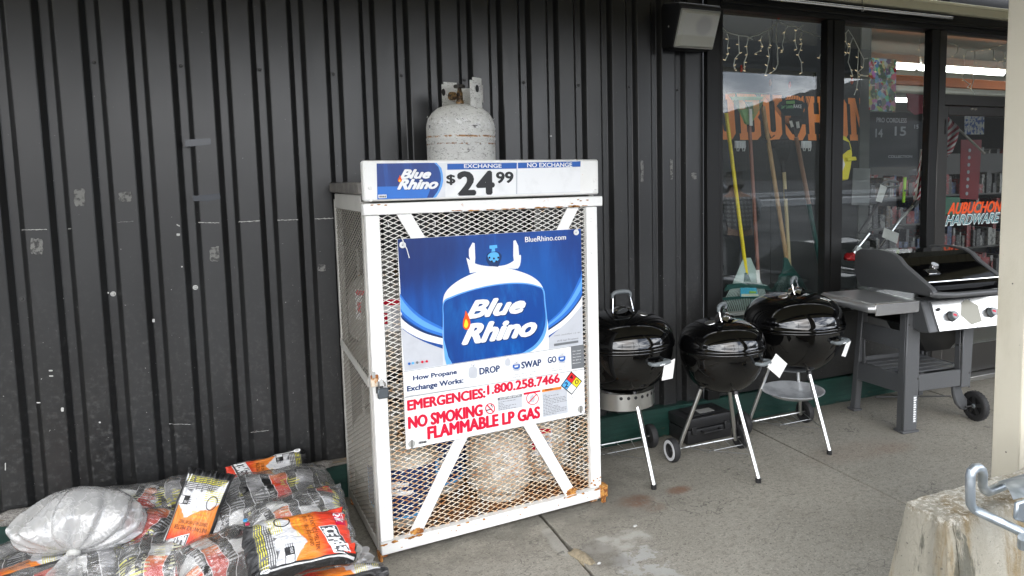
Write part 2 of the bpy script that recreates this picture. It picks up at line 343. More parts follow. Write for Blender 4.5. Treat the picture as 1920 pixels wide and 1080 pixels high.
def schlick(nt, f0, normal=None):
    g = nt.nodes.new('ShaderNodeNewGeometry'); d = nt.nodes.new('ShaderNodeVectorMath'); d.operation = 'DOT_PRODUCT'
    nt.links.new(g.outputs['Incoming'], d.inputs[0]); nt.links.new(normal or g.outputs['Normal'], d.inputs[1])
    def M(op, a, b=None):
        n = nt.nodes.new('ShaderNodeMath'); n.operation = op
        for i, v in enumerate((a, b)):
            if v is None: continue
            if hasattr(v, 'links'): nt.links.new(v, n.inputs[i])
            else: n.inputs[i].default_value = v
        return n.outputs[0]
    a = M('ABSOLUTE', d.outputs['Value']); p = M('POWER', M('SUBTRACT', 1., a), 5.); n = nt.nodes.new('ShaderNodeMath'); n.operation = 'MULTIPLY_ADD'
    nt.links.new(p, n.inputs[0]); n.inputs[1].default_value = 1-f0; n.inputs[2].default_value = f0; return n
def glass(name, tint=(.94, .96, .95), dirt=.006):
    m = bpy.data.materials.new(name); m.use_nodes = True; nt = m.node_tree; nt.nodes.clear(); N = nt.nodes.new; L = nt.links.new
    tr = N('ShaderNodeBsdfTransparent'); tr.inputs[0].default_value = (*tint, 1); gl = N('ShaderNodeBsdfGlossy'); gl.inputs['Roughness'].default_value = .01
    fr = schlick(nt, 0.062); mx = N('ShaderNodeMixShader'); o = N('ShaderNodeOutputMaterial')
    df = N('ShaderNodeBsdfDiffuse'); df.inputs[0].default_value = (.5, .5, .5, 1); m2 = N('ShaderNodeMixShader')
    nz = N('ShaderNodeTexNoise'); nz.inputs['Scale'].default_value = 3; nz.inputs['Detail'].default_value = 6; mr = N('ShaderNodeMapRange')
    mr.inputs[1].default_value = .4; mr.inputs[2].default_value = .8; mr.inputs[3].default_value = dirt*.3; mr.inputs[4].default_value = dirt
    ma = N('ShaderNodeMath'); ma.operation = 'MULTIPLY_ADD'; ma.inputs[1].default_value = 1.0; ma.inputs[2].default_value = .0; ma.use_clamp = True
    L(fr.outputs[0], ma.inputs[0]); L(ma.outputs[0], mx.inputs[0]); L(tr.outputs[0], mx.inputs[1]); L(gl.outputs[0], mx.inputs[2])
    L(nz.outputs[0], mr.inputs[0]); L(mr.outputs[0], m2.inputs[0]); L(mx.outputs[0], m2.inputs[1]); L(df.outputs[0], m2.inputs[2]); L(m2.outputs[0], o.inputs[0]); return m
M_GLASS = glass('window_glass')
def film(name, haze=.18, scale=6, stretch=(1, 1, 1), col=(.75, .75, .74), bd=.025):
    """thin crinkled clear plastic"""
    m = bpy.data.materials.new(name); m.use_nodes = True; nt = m.node_tree; nt.nodes.clear(); N = nt.nodes.new; L = nt.links.new
    tcn = N('ShaderNodeTexCoord'); mp = N('ShaderNodeMapping'); mp.inputs['Scale'].default_value = stretch; L(tcn.outputs['Object'], mp.inputs[0])
    n1 = N('ShaderNodeTexNoise'); n1.inputs['Scale'].default_value = scale; n1.inputs['Detail'].default_value = 4; n1.inputs['Distortion'].default_value = .35; L(mp.outputs[0], n1.inputs['Vector'])
    n2 = N('ShaderNodeTexNoise'); n2.inputs['Scale'].default_value = scale*3.1; n2.inputs['Detail'].default_value = 3; n2.inputs['Distortion'].default_value = .5; L(mp.outputs[0], n2.inputs['Vector'])
    def ridge(n):
        a = N('ShaderNodeMath'); a.operation = 'SUBTRACT'; a.inputs[1].default_value = .5; L(n.outputs[0], a.inputs[0])
        b = N('ShaderNodeMath'); b.operation = 'ABSOLUTE'; L(a.outputs[0], b.inputs[0]); return b
    r1, r2 = ridge(n1), ridge(n2); ad = N('ShaderNodeMath'); ad.operation = 'ADD'; L(r1.outputs[0], ad.inputs[0]); L(r2.outputs[0], ad.inputs[1])
    bp = N('ShaderNodeBump'); bp.inputs['Distance'].default_value = bd; bp.inputs['Strength'].default_value = .9; bp.invert = True; L(ad.outputs[0], bp.inputs['Height'])
    st = N('ShaderNodeMapRange'); st.inputs[1].default_value = .03; st.inputs[2].default_value = .0; st.inputs[3].default_value = haze; st.inputs[4].default_value = min(.85, haze*1.5); L(r2.outputs[0], st.inputs[0])
    tr = N('ShaderNodeBsdfTransparent'); df = N('ShaderNodeBsdfDiffuse'); df.inputs[0].default_value = (*col, 1); gl = N('ShaderNodeBsdfGlossy'); gl.inputs['Roughness'].default_value = .13
    L(bp.outputs[0], gl.inputs['Normal']); L(bp.outputs[0], df.inputs['Normal'])
    a = N('ShaderNodeMixShader'); L(st.outputs[0], a.inputs[0]); L(tr.outputs[0], a.inputs[1]); L(df.outputs[0], a.inputs[2])
    fr = schlick(nt, .05, bp.outputs[0]); b = N('ShaderNodeMixShader'); mm = N('ShaderNodeMath'); mm.operation = 'MULTIPLY_ADD'; mm.inputs[1].default_value = 1.4; mm.inputs[2].default_value = .05; mm.use_clamp = True
    L(fr.outputs[0], mm.inputs[0]); L(mm.outputs[0], b.inputs[0]); L(a.outputs[0], b.inputs[1]); L(gl.outputs[0], b.inputs[2])
    o = N('ShaderNodeOutputMaterial'); L(b.outputs[0], o.inputs[0]); return m
M_FILM = film('clear_film', .10, 8, (1, 2.2, 1), bd=.016); M_FILM2 = film('cloudy_film', .36, 8, bd=.010)

# ------------------------------------------------------------------ lettering
_tx = {}
def text_geo(s, bold=0, it=0, lines=None):
    """list of 2D verts and faces for a text, and its capital height"""
    key = (s, bold, it)
    if key in _tx: return _tx[key]
    def mk(q):
        cu = bpy.data.curves.new('t', 'FONT'); cu.body = q; cu.size = 1; cu.offset = bold; cu.shear = it; cu.fill_mode = 'BOTH'; cu.resolution_u = 3
        o = bpy.data.objects.new('t', cu); me = bpy.data.meshes.new_from_object(o)
        v = [(a.co.x, a.co.y) for a in me.vertices]; f = [tuple(p.vertices) for p in me.polygons]
        bpy.data.objects.remove(o); bpy.data.curves.remove(cu); bpy.data.meshes.remove(me); return v, f
    v, f = mk(s); hv, _ = mk('H'); ys = [a[1] for a in hv]; _tx[key] = (v, f, min(ys), max(ys)); return _tx[key]
def lettering(s, x0, x1, z0, z1, to3d, mat, parent, bold=.02, it=0, fitcap=True, name='lettering', mb=None, slant=0):
    """fit a line of text into [x0,x1] x [z0 baseline, z1 cap height]; slant = rise of the baseline over the whole width"""
    v, f, c0, c1 = text_geo(s, 0, it); xs = [a[0] for a in v]; ys = [a[1] for a in v]
    if not fitcap: c0, c1 = min(ys), max(ys)
    xa, xb = min(xs), max(xs); mb = mb or MB(); own = True; hh = z1-z0; bb = bold*hh*(1.35 if bold >= .03 else 1)
    if bold < .012: offs = [(0, 0)]
    elif bold < .03: offs = [(-bb, 0), (bb, 0)]
    else: offs = [(-bb, 0), (bb, 0), (0, bb*.7), (0, -bb*.7), (-bb*.6, bb*.55), (bb*.6, -bb*.55), (bb*.6, bb*.55), (-bb*.6, -bb*.55)]
    xm, zm = (x0+x1)/2, (z0+z1)/2; e = hh*.05; p0 = to3d(xm, zm); nn = (to3d(xm+e, zm)-p0).cross(to3d(xm, zm+e)-p0).normalized()
    x0 += bb*(len(offs) > 1); x1 -= bb*(len(offs) > 1)
    for k, (ox, oz) in enumerate(offs):
        V = []
        for a, b in v:
            u = (a-xa)/(xb-xa); V.append(mb.bm.verts.new(to3d(x0+u*(x1-x0)+ox, z0+(b-c0)/(c1-c0)*hh+u*slant+oz)+nn*(k*.00003)))
        for q in f:
            try: mb.bm.faces.new([V[i] for i in q])
            except ValueError: pass
    if own: return mb.build(name, mat, parent, weld=False, normals=False)
# ================================================================== THE SETTING
# ground: asphalt lot and road reaching the horizon behind the camera
struct(MB().box(-400, 400, -400, .80, -.5, -.14).build('parking_lot', M_ASPH))
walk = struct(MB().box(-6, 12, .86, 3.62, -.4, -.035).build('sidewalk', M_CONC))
XJ = [-4.925, -3.425, -1.925, -.425, 1.075, 2.575, 4.075, 5.575, 7.075]
for a, b in zip(XJ, XJ[1:]):
    mbs = MB(); rnd = random.Random(int(a*10)+99)
    if abs(a-1.075) < .01 or abs(b-1.075) < .01:      # the two slabs that meet in the broken joint
        pts = []
        n = 60
        def edge(y): return .012*(noise.noise(Vector((y*5, a, 0)))+.6*noise.noise(Vector((y*17, a, 3))))+(.022*max(0, noise.noise(Vector((y*7, a, 9)))) if y < 2.85 else 0)
        yy = [1.0+(3.60-1.0)*k/n for k in range(n+1)]
        if abs(a-1.075) < .01:
            pts = [(a+.004+abs(edge(y)), y) for y in yy]+[(b-.004, 3.60), (b-.004, 1.0)]
        else:
            pts = [(a+.004, 1.0), (a+.004, 3.60)][::-1]+[(b-.004-abs(edge(y+7)), y) for y in yy]
        mbs.prism([(p[0], p[1], -.12) for p in pts], (0, 0, .12)); mbs.build('slab', M_CONC, walk, bevel=.0025)
    else:
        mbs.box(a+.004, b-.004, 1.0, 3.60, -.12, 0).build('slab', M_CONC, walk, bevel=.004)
struct(MB().box(-6, 12, .80, .995, -.5, -.01).build('kerb', M_CONC, bevel=.012))
# loose pieces in the broken joint
def rock(c, sx, sy, sz, seed, name, mat, parent, rz=0):
    bm = bmesh.new(); bmesh.ops.create_icosphere(bm, subdivisions=3, radius=1)
    for v in bm.verts:
        n = v.co.normalized(); k = 1+.28*noise.noise(n*1.6+Vector((seed, 0, 0)))+.10*noise.noise(n*5+Vector((0, seed, 0)))
        q = n*k; q = Vector((q.x*sx, q.y*sy, max(q.z, -.5)*sz)); q.rotate(Matrix.Rotation(rz, 3, 'Z')); v.co = q+Vector(c)
    me = bpy.data.meshes.new(name); bm.to_mesh(me); bm.free(); me.polygons.foreach_set('use_smooth', [True]*len(me.polygons)); me.set_sharp_from_angle(angle=R(35))
    return link(name, me, mat, parent)
t = Mat('sand_mortar', (.33, .28, .19), .95); t.color((.22, .18, .12), t.ramp(t.noise(60, 6, .7), .4, .65)); t.bump(t.noise(80, 5), .003); M_MORT = t.done()
rk = rock((1.092, 2.452, -.006), .030, .075, .02, 3, 'mortar_lump', M_MORT, None, .25)
tag(rk, "tan lump of loose mortar in the broken walk joint in front of the cage", 'rubble')
rk = rock((1.132, 2.385, .0), .009, .006, .005, 8, 'concrete_chip', M_CHIP, None, .4)
tag(rk, 'white concrete chip beside the tan mortar lump in the walk joint', 'rubble')
for i, (px, py, s, lb) in enumerate([(1191, 987, .007, 'small white chip on the walk to the right of the cage foot'), (1727, 1004, .008, 'small white paper scrap on the walk by the concrete block')]):
    p = Z(px, py); tag(rock((p.x, p.y, .002), s*1.6, s, s*.5, i+20, 'litter_scrap', M_CHIP, None, .3), lb, 'litter')
# far bank and hill behind the camera, seen only in the reflections
t = Mat('hill_woods', (.030, .034, .030), 1); t.color((.06, .058, .055), t.ramp(t.noise(.09, 8, .75), .4, .65)); M_HILL = t.done()
def hillf(u, v):
    a = R(-85+u*150); d = 150+v*170; azd = -85+u*150; el = math.tan(R(max(3.2, min(7.5, 5.0+.17*(azd-36.5)))+.12*math.sin(u*60)+.25*math.sin(u*9)))
    h = (v**.8)*320*el+(.0 if v < .05 else 2.2*abs(noise.noise(Vector((u*260, v*9, 1))))*v)-.3
    return Vector((math.sin(a)*-d*-1, -math.cos(a)*d, h))
struct(MB().grid(hillf, 420, 10).build('hill', M_HILL))
t = Mat('snowbank_grey', (.55, .56, .57), .9); M_SNOW = t.done()
struct(MB().box(-60, 90, -22.4, -21.2, -.14, .16).build('far_pavement', M_SNOW))
struct(MB().box(-60, 90, -33.8, -33.2, -.14, .12).build('far_kerb', M_SNOW))

# ------------------------------------------------------------------ ribbed black wall
WY, RY = 3.472, 3.504          # proud flats and recessed strips
PITCH6 = .1524
wall = thing('ribbed_wall', 'black ribbed steel wall with scuffs, old tape and a white scratch line', 'wall', (0, 3.504, 0))
def profile(xc):               # one period centred on a recessed strip at xc
    h, s = .0155, .020
    return [(xc-h-s, WY), (xc-h, RY), (xc+h, RY), (xc+h+s, WY)]
X0 = -.546
ks = list(range(-9, 20))
def wallsheet(k0, k1, xe=None, xs=None):
    mb = MB(); pts = []
    for k in range(k0, k1): pts += profile(X0+k*PITCH6)
    if xs is not None: pts = [(xs, WY)]+pts
    else: pts = [(X0+(k0-.5)*PITCH6, WY)]+pts
    pts.append((X0+(k1-.5)*PITCH6, WY) if xe is None else (xe, WY))
    zs = [.165, .5, 1.0, 1.5, 2.0, 2.45, 2.62]
    # small rounded folds
    P2 = [pts[0]]
    for i in range(1, len(pts)-1):
        a, b, c = Vector(pts[i-1]), Vector(pts[i]), Vector(pts[i+1])
        P2 += [tuple(b+(a-b).normalized()*.0025), tuple(b+(c-b).normalized()*.0025)]
    P2.append(pts[-1]); pts = P2
    V = [[mb.bm.verts.new((x, y-3.504+.0, z)) for z in zs] for x, y in pts]
    for a, b in zip(V, V[1:]):
        for j in range(len(zs)-1): mb.bm.faces.new((a[j], b[j], b[j+1], a[j+1]))
    o = mb.build('wall_panel', M_WALL, wall, smooth=True, angle=25)
    return o
for a in (-9, -3, 3, 9): wallsheet(a, a+6)
wallsheet(15, 19, xe=2.345)
me = MB().lathe([(0, -.0045), (.004, -.0042), (.0065, -.002), (.007, 0), (.0105, 0), (.0105, .0012), (0, .0012)], 10, axis='y').mesh('rivet')
for k in range(0, 19, 2):
    for z in (1.975, 1.035):
        if k in (4, 6, 8) and z < 1.5: continue
        o = link('rivet', me, None, wall, (X0+k*PITCH6+random.uniform(-.003, .003), -.0012, z+random.uniform(-.006, .006)-.004*k*.3))
        if z < 1.5 and k < 6: me2 = me.copy(); me2.materials.clear(); me2.materials.append(M_SCREW2); o.data = me2
        elif not me.materials: me.materials.append(M_SCREW)
if not me.materials: me.materials.append(M_SCREW)
o = link('rivet', me, None, wall, (X0-2*PITCH6, -.0012, 1.035)); o = link('rivet', me, None, wall, (X0+16.3*PITCH6, -.0012, 1.73))
def W(px, py, off=-.0335): p = Y(px, py, 3.504+off); return Vector((p.x, p.y-3.504, p.z))
def patch(pts, name, mat, off=-.0335, label=None, th=.0008):
    o = MB().prism([W(*p, off) for p in pts], (0, th, 0)).build(name, mat, wall)
    if label: o['label'] = label
    return o
def ragged(cx, cy, w, h, seed, n=22):
    rn = random.Random(seed); return [(cx+w*.5*max(-1, min(1, 1.35*math.cos(q)))*(1-.22*rn.random()), cy+h*.5*max(-1, min(1, 1.35*math.sin(q)))*(1-.18*rn.random())) for q in [2*math.pi*k/n for k in range(n)]]
for i, (cx, cy, ww, hh) in enumerate([(149, 370, 23, 36), (235, 369, 26, 20), (69, 462, 26, 32), (402, 476, 20, 30), (603, 502, 16, 14), (1204, 320, 6, 44), (1259, 318, 6, 42), (1301, 330, 11, 13), (1334, 300, 5, 22)]):
    patch(ragged(cx, cy, ww, hh, i), 'tape_residue', M_RES)
patch([(347, 262), (366, 261), (395, 259), (396, 271), (366, 274), (347, 275)], 'tape_strip', M_TAPE, -.0345, 'black tape strip with curled end', .0015)
patch([(361, 366), (368, 367), (412, 362), (413, 373), (390, 377), (362, 377)], 'tape_strip', M_TAPE, -.0345, 'dark blue-black tape strip with lifted corner', .0015)
patch([(1331, 238), (1338, 238), (1339, 249), (1332, 249)], 'sticker', PR, -.0345, 'small red sticker', .001)
def scratchline(x0, y0, x1, y1, wd, seed, n=14):
    rn = random.Random(seed); top = []; bot = []
    for k in range(n+1):
        u = k/n; x = x0+(x1-x0)*u; y = y0+(y1-y0)*u+rn.uniform(-.5, .5); t_ = wd*rn.uniform(.25, 1)
        top.append((x, y-t_/2)); bot.append((x, y+t_/2))
    patch(top+bot[::-1], 'paint_chip_line', M_CHIP, -.0332, th=.0004)
for i, a in enumerate([(41, 431, 88, 430, 1.6), (372, 417, 411, 418, 1.8), (447, 416, 488, 414, 2), (520, 413, 559, 411.5, 2), (590, 410.5, 626, 409, 2), (128, 429, 133, 429, 1.5), (331, 421, 337, 424, 3), (220, 417, 250, 415, .7), (317, 795, 357, 796, .8), (470, 811, 504, 807, .8)]):
    scratchline(*a, seed=i)
M_DENT = M_CHIP
for i, (cx, cy, ww, hh) in enumerate([(288, 601, 5, 7), (334, 440, 7, 5), (117, 768, 6, 8), (95, 695, 8, 3), (96, 705, 9, 2.5), (72, 755, 8, 2.5), (10, 875, 2, 16), (187, 792, 4, 3), (203, 549, 3, 3), (341, 500, 3, 3), (1033, 255, 4, 3)]):
    patch(ragged(cx, cy, ww, hh, 50+i, 10), 'paint_chip', M_CHIP, -.0332, th=.0004)

# corner trim where the ribbed wall meets the shop window
tag(MB().box(2.347, 2.435, 3.432, 3.56, .165, 2.62).build('corner_trim', M_FRAME, bevel=.003), 'flat black steel corner trim between the ribbed wall and the shop window', 'wall trim')
# green timber along the base of the wall
brd = thing('base_board', 'green painted timber board along the base of the black wall', 'board', (0, 3.45, 0))
MB().box(-3.2, .95, -.015, .12, 0, .168).build('plank', M_GREEN, brd, bevel=.004)
MB().box(.953, 4.14, -.015, .12, 0, .168).build('plank', M_GREEN, brd, bevel=.004)
mb = MB(); n = 90; rn = random.Random(4)
top = []; 
def wj(x): return -.030+.012*noise.noise(Vector((x*6, 0, 0)))+.005*noise.noise(Vector((x*30, 0, 2)))
for k in range(n+1): x = -3.2+4.15*k/n; top.append((x, wj(x), .170))
mb.prism(top+[(.95, .03, .170), (-3.2, .03, .170)], (0, 0, .010)); mb.build('weathered_top_edge', M_LEDGE, brd)
# grit heaps on the ledge
t = Mat('grit_grey', (.30, .29, .27), .95); t.color((.16, .15, .14), t.ramp(t.noise(200, 3), .4, .6)); t.bump(t.noise(150, 4), .004); M_GRIT = t.done()
for i, (px, py, ln, hh, lb) in enumerate([(60, 945, .16, .035, 'low heap of grey grit on the ledge at the left edge of the wall'), (395, 885, .10, .03, 'low heap of grey grit on the ledge above the leaning ice melt bag'), (605, 850, .05, .016, 'small heap of grey grit on the green board beside the cage')]):
    p = Y(px, py, 3.44)
    tag(rock((p.x, 3.442, .172), ln, .035, hh, 40+i, 'grit_heap', M_GRIT, None), lb, 'grit', kind='stuff')

# ------------------------------------------------------------------ canopy
t = thing('canopy', 'cream canopy with slatted soffit over the walk', 'canopy', (2, 2, 2.622))
me = MB().box(0, .098, -1.05, 1.36, 0, .02).mesh('soffit_slat', bevel=.004); me.materials.append(M_SOFF)
for k in range(100): link('soffit_slat', me, None, t, (-5.5+k*.1016, 0, 0))
MB().box(-5.5, 5.6, -1.16, -1.055, -.12, .35).build('fascia', M_TRIM, t, bevel=.006)
MB().box(-5.5, 5.6, -1.16, 1.36, .024, .06).build('deck', M_FRAME, t)
MB().box(-5.5, 4.62, 1.40, 1.475, -.115, -.052).build('wall_trim', M_TRIM, t, bevel=.006)
MB().box(-5.5, 4.62, 1.385, 1.40, -.070, -.050).build('trim_bead', M_TRIM, t, bevel=.003)
MB().box(-5.5, 5.6, -.42, -.22, -.20, -.003).build('beam', M_FRAME, t)
# post
pst = thing('canopy_post', 'cream painted canopy post at the right edge of the photo behind the concrete block', 'post', (2.525, 1.70, 0))
MB().box(0, .075, -.02, .09, 0, 2.60).build('post_flange', M_POST, pst, bevel=.004)
MB().box(.076, .26, -.035, .09, 0, 2.60).build('post_face', M_POST, pst, bevel=.006)
for z in (.42, 1.06): MB().lathe([(0, -.001), (.0022, -.001), (.0028, 0)], 8, (-.002, .03, z), axis='x').build('nail', M_IRON, pst)
# unseen dark end walls, added to darken the sides of the wall ribs
wg = thing('added_end_wall', 'added dark end wall out of view on the left, darkening the wall ribs', 'wall', (-4.4, 2.2, 0)); MB().box(-.2, 0, -1.3, 1.3, 0, 2.6).build('added_wall_sheet', M_WALL, wg)
wg = thing('added_end_wall', 'added dark end wall out of view past the shop door, darkening the wall ribs', 'wall', (7.4, 2.2, 0)); MB().box(0, .2, -1.3, 1.3, 0, 2.6).build('added_wall_sheet', M_WALL, wg)
# two more posts of the row, seen in reflections
for i, x in enumerate((-.9,)):
    o = thing('canopy_post', 'cream canopy post standing left of the photo', 'post', (x-1.2, 1.70, 0)); MB().box(0, .2, -.035, .09, 0, 2.60).build('post_face', M_POST, o, bevel=.006)

# ------------------------------------------------------------------ shop front
GY = 3.47
sf = thing('shop_window', 'dark framed shop window with two panes and a header above', 'window', (2.44, 3.44, 0))
def sfb(x0, x1, y0, y1, z0, z1, name, mat=M_FRAME, bev=.004, par=None): return MB().box(x0-2.44, x1-2.44, y0-3.44, y1-3.44, z0, z1).build(name, mat, par or sf, bevel=bev)
sfb(2.437, 5.85, 3.43, 3.56, 2.402, 2.502, 'header')
sfb(2.437, 5.85, 3.415, 3.43, 2.43, 2.452, 'header_bead')
sfb(3.21, 3.352, 3.425, 3.485, .62, 2.40, 'mullion'); sfb(3.256, 3.262, 3.418, 3.425, .62, 2.40, 'mullion_bead')
sfb(4.10, 4.175, 3.425, 3.485, .0, 2.40, 'mullion')
sfb(4.178, 4.245, 3.425, 3.485, .0, 2.40, 'door_jamb', M_DOORF)
sfb(2.437, 2.462, 3.44, 3.49, .62, 2.40, 'jamb')
sfb(2.437, 4.098, 3.43, 3.56, .59, .618, 'sill')
sfb(2.437, 4.098, 3.455, 3.56, .17, .588, 'lower_panel', M_WALL)
sfb(2.463, 3.209, GY, GY+.006, .62, 2.40, 'pane', M_GLASS, 0); sfb(3.353, 4.099, GY, GY+.006, .62, 2.40, 'pane', M_GLASS, 0)
ew = thing('end_wall', 'dark panelled front wall beyond the shop door, right of the photo', 'wall', (5.86, 3.45, 0)); MB().box(0, 1.6, 0, .12, 0, 2.9).build('wall_sheet', M_WALL, ew); MB().box(-1.55, -.01, .02, .12, 2.51, 2.9).build('wall_sheet', M_FRAME, ew)
pp = thing('steel_pipe', 'thin galvanised pipe hooked under the canopy above the shop window', 'pipe', (2.5, 3.40, 2.475))
MB().tube([(-.2, 0, 0), (1.75, 0, 0)], .011, 10).build('tube', M_CHROME, pp, smooth=True)
for x in (.96, ): MB().tube([(x, 0, .10), (x-.004, -.004, .03), (x-.006, -.016, -.006), (x, -.008, -.020), (x+.008, .012, -.016), (x+.014, .014, .02)], .0022, 6).build('hook', M_WIRE, pp, smooth=True)
# door
dr = thing('shop_door', 'bronze framed glass shop door with the store name on the pane', 'door', (4.25, 3.45, 0))
def db(x0, x1, y0, y1, z0, z1, name, mat=M_DOORF, bev=.003): return MB().box(x0-4.25, x1-4.25, y0-3.45, y1-3.45, z0, z1).build(name, mat, dr, bevel=bev)
db(4.247, 5.80, 3.43, 3.52, 1.915, 1.985, 'transom_bar'); db(4.247, 5.80, 3.47, 3.476, 1.987, 2.40, 'transom_pane', M_GLASS, 0)
db(4.25, 4.295, 3.44, 3.49, .04, 1.91, 'stile'); db(5.15, 5.22, 3.44, 3.49, .04, 1.91, 'stile'); db(4.296, 5.149, 3.44, 3.49, 1.85, 1.91, 'top_rail'); db(4.296, 5.149, 3.44, 3.49, .04, .24, 'bottom_rail')
db(4.296, 5.149, 3.462, 3.468, .241, 1.849, 'pane', M_GLASS, 0)
db(5.30, 5.80, 3.47, 3.476, .05, 1.91, 'side_pane', M_GLASS, 0); db(5.223, 5.30, 3.43, 3.52, .0, 1.91, 'stile')
db(4.247, 5.80, 3.36, 3.54, .0, .035, 'threshold', M_ALU)
db(4.252, 4.268, 3.425, 3.44, 1.72, 1.82, 'hinge', M_BLKP)
for x in (4.52, 4.56): MB().lathe([(.007, 0), (.009, -.004), (.011, 0)], 12, (x-4.25, -.011, 1.895), axis='y').build('closer_bolt', M_CHROME, dr)
o = lettering('AUBUCHON', 4.337-4.25, 4.905-4.25, 1.178, 1.252, lambda x, z: Vector((x, 3.4600-3.45, z)), P('decal_orange', (.85, .10, .02)), dr, .045, .38, name='store_name')
t_white = P('decal_white', (.80, .85, .85))
o = lettering('HARDWARE', 4.318-4.25, 4.885-4.25, 1.098, 1.168, lambda x, z: Vector((x, 3.4604-3.45, z)), t_white, dr, .05, .38, name='store_name')
o = lettering('HARDWARE', 4.3215-4.25, 4.8815-4.25, 1.101, 1.165, lambda x, z: Vector((x, 3.4600-3.45, z)), P('decal_teal', (.05, .20, .22)), dr, .012, .38, name='store_name')

# ------------------------------------------------------------------ store interior
t = Mat('store_white', (.62, .61, .56), .6); M_IN = t.done()
t = Mat('store_floor_grey', (.16, .16, .15), .5); M_INF = t.done()
M_DARKIN = base('dark_interior', (.05, .05, .05), .7)
struct(MB().box(2.45, 16, 3.62, 13, -.1, .0).build('store_floor', M_INF))
struct(MB().box(2.3, 16, 3.57, 13, 2.90, 3.0).build('store_ceiling', M_IN))
struct(MB().box(2.3, 16, 13, 13.1, 0, 2.9).build('store_back_wall', M_DARKIN))
struct(MB().box(2.3, 2.36, 3.62, 13, 0, 2.9).build('store_side_wall', M_DARKIN))
struct(MB().box(15.95, 16, 3.62, 13, 0, 2.9).build('store_far_wall', M_DARKIN))
M_LAMP = base('fluorescent_tube', (1, 1, 1), .5, emit=(.95, 1, .97), es=8.)
M_ORANGE = base('orange_rail', (.75, .20, .04), .4)
def lightrow(y, z, xs, lb, rail=True, gs=None):
    for i, (a, b) in enumerate(xs):
        t = thing('ceiling_light', lb[i], 'ceiling light', (a, y, z), group='fluorescent lights inside the store')
        MB().box(0, b-a-.04, -.06, .06, .05, .13).build('housing', M_IN, t); MB().tube([(.02, -.01, .02), (b-a-.06, -.01, .02)], .032, 8).build('tube', M_LAMP, t)
lightrow(5.6, 2.55, [(5.7, 6.5), (6.5, 7.9), (7.95, 8.6)], ['nearest white ceiling tube, just right of the pegboard edge, above the orange rail', 'long white ceiling tube above the orange rail, beside the window mullion', 'white ceiling tube above the orange rail over the shop door'])
lightrow(8.6, 2.60, [(8.7, 10.2), (10.3, 11.9), (12.0, 13.6)], ['far ceiling tube behind the hanging flower poster', 'far ceiling tube right of the window mullion', 'far ceiling tube at the right edge of the door glass'])
tag(MB().box(5.66, 8.65, 5.45, 5.52, 2.36, 2.455).build('orange_rail', M_ORANGE, bevel=.004), 'orange ceiling rail below the nearest fluorescent lights in the store', 'rail')
tag(MB().box(5.6, 15.9, 7.0, 7.25, 2.50, 2.85).build('ceiling_duct', Mat('duct_cream', (.40, .39, .33), .35, metal=.3).done(), bevel=.08, seg=4), 'cream ceiling duct running behind the fluorescent lights', 'duct')
# pegboard partition with holes
pegd = thing('pegboard_partition', 'dark grey pegboard wall behind the rakes with large orange store lettering', 'partition', (2.46, 4.10, 0))
t = Mat('pegboard_dark', (.013, .015, .016), .55)
f1 = t.N('ShaderNodeVectorMath', operation='SCALE'); t.L(t.v, f1.inputs[0]); f1.inputs['Scale'].default_value = 1/.0254
f2 = t.N('ShaderNodeVectorMath', operation='FRACTION'); t.L(f1.outputs[0], f2.inputs[0]); sp = t.N('ShaderNodeSeparateXYZ'); t.L(f2.outputs[0], sp.inputs[0])
dx = t.math('POWER', t.math('SUBTRACT', sp.outputs[0], .5), 2); dz = t.math('POWER', t.math('SUBTRACT', sp.outputs[2], .5), 2)
t.color((.003, .003, .003), t.ramp(t.math('SQRT', t.math('ADD', dx, dz)), .20, .14)); M_PEG = t.done()
MB().box(0, .88, 0, .02, .1, 2.88).build('pegboard_panel', M_PEG, pegd); MB().box(.884, 1.70, 0, .02, .1, 2.88).build('pegboard_panel', M_PEG, pegd)
MB().box(1.703, 1.80, -.01, .05, .1, 2.88).build('end_post', base('post_grey', (.10, .105, .10), .5), pegd)
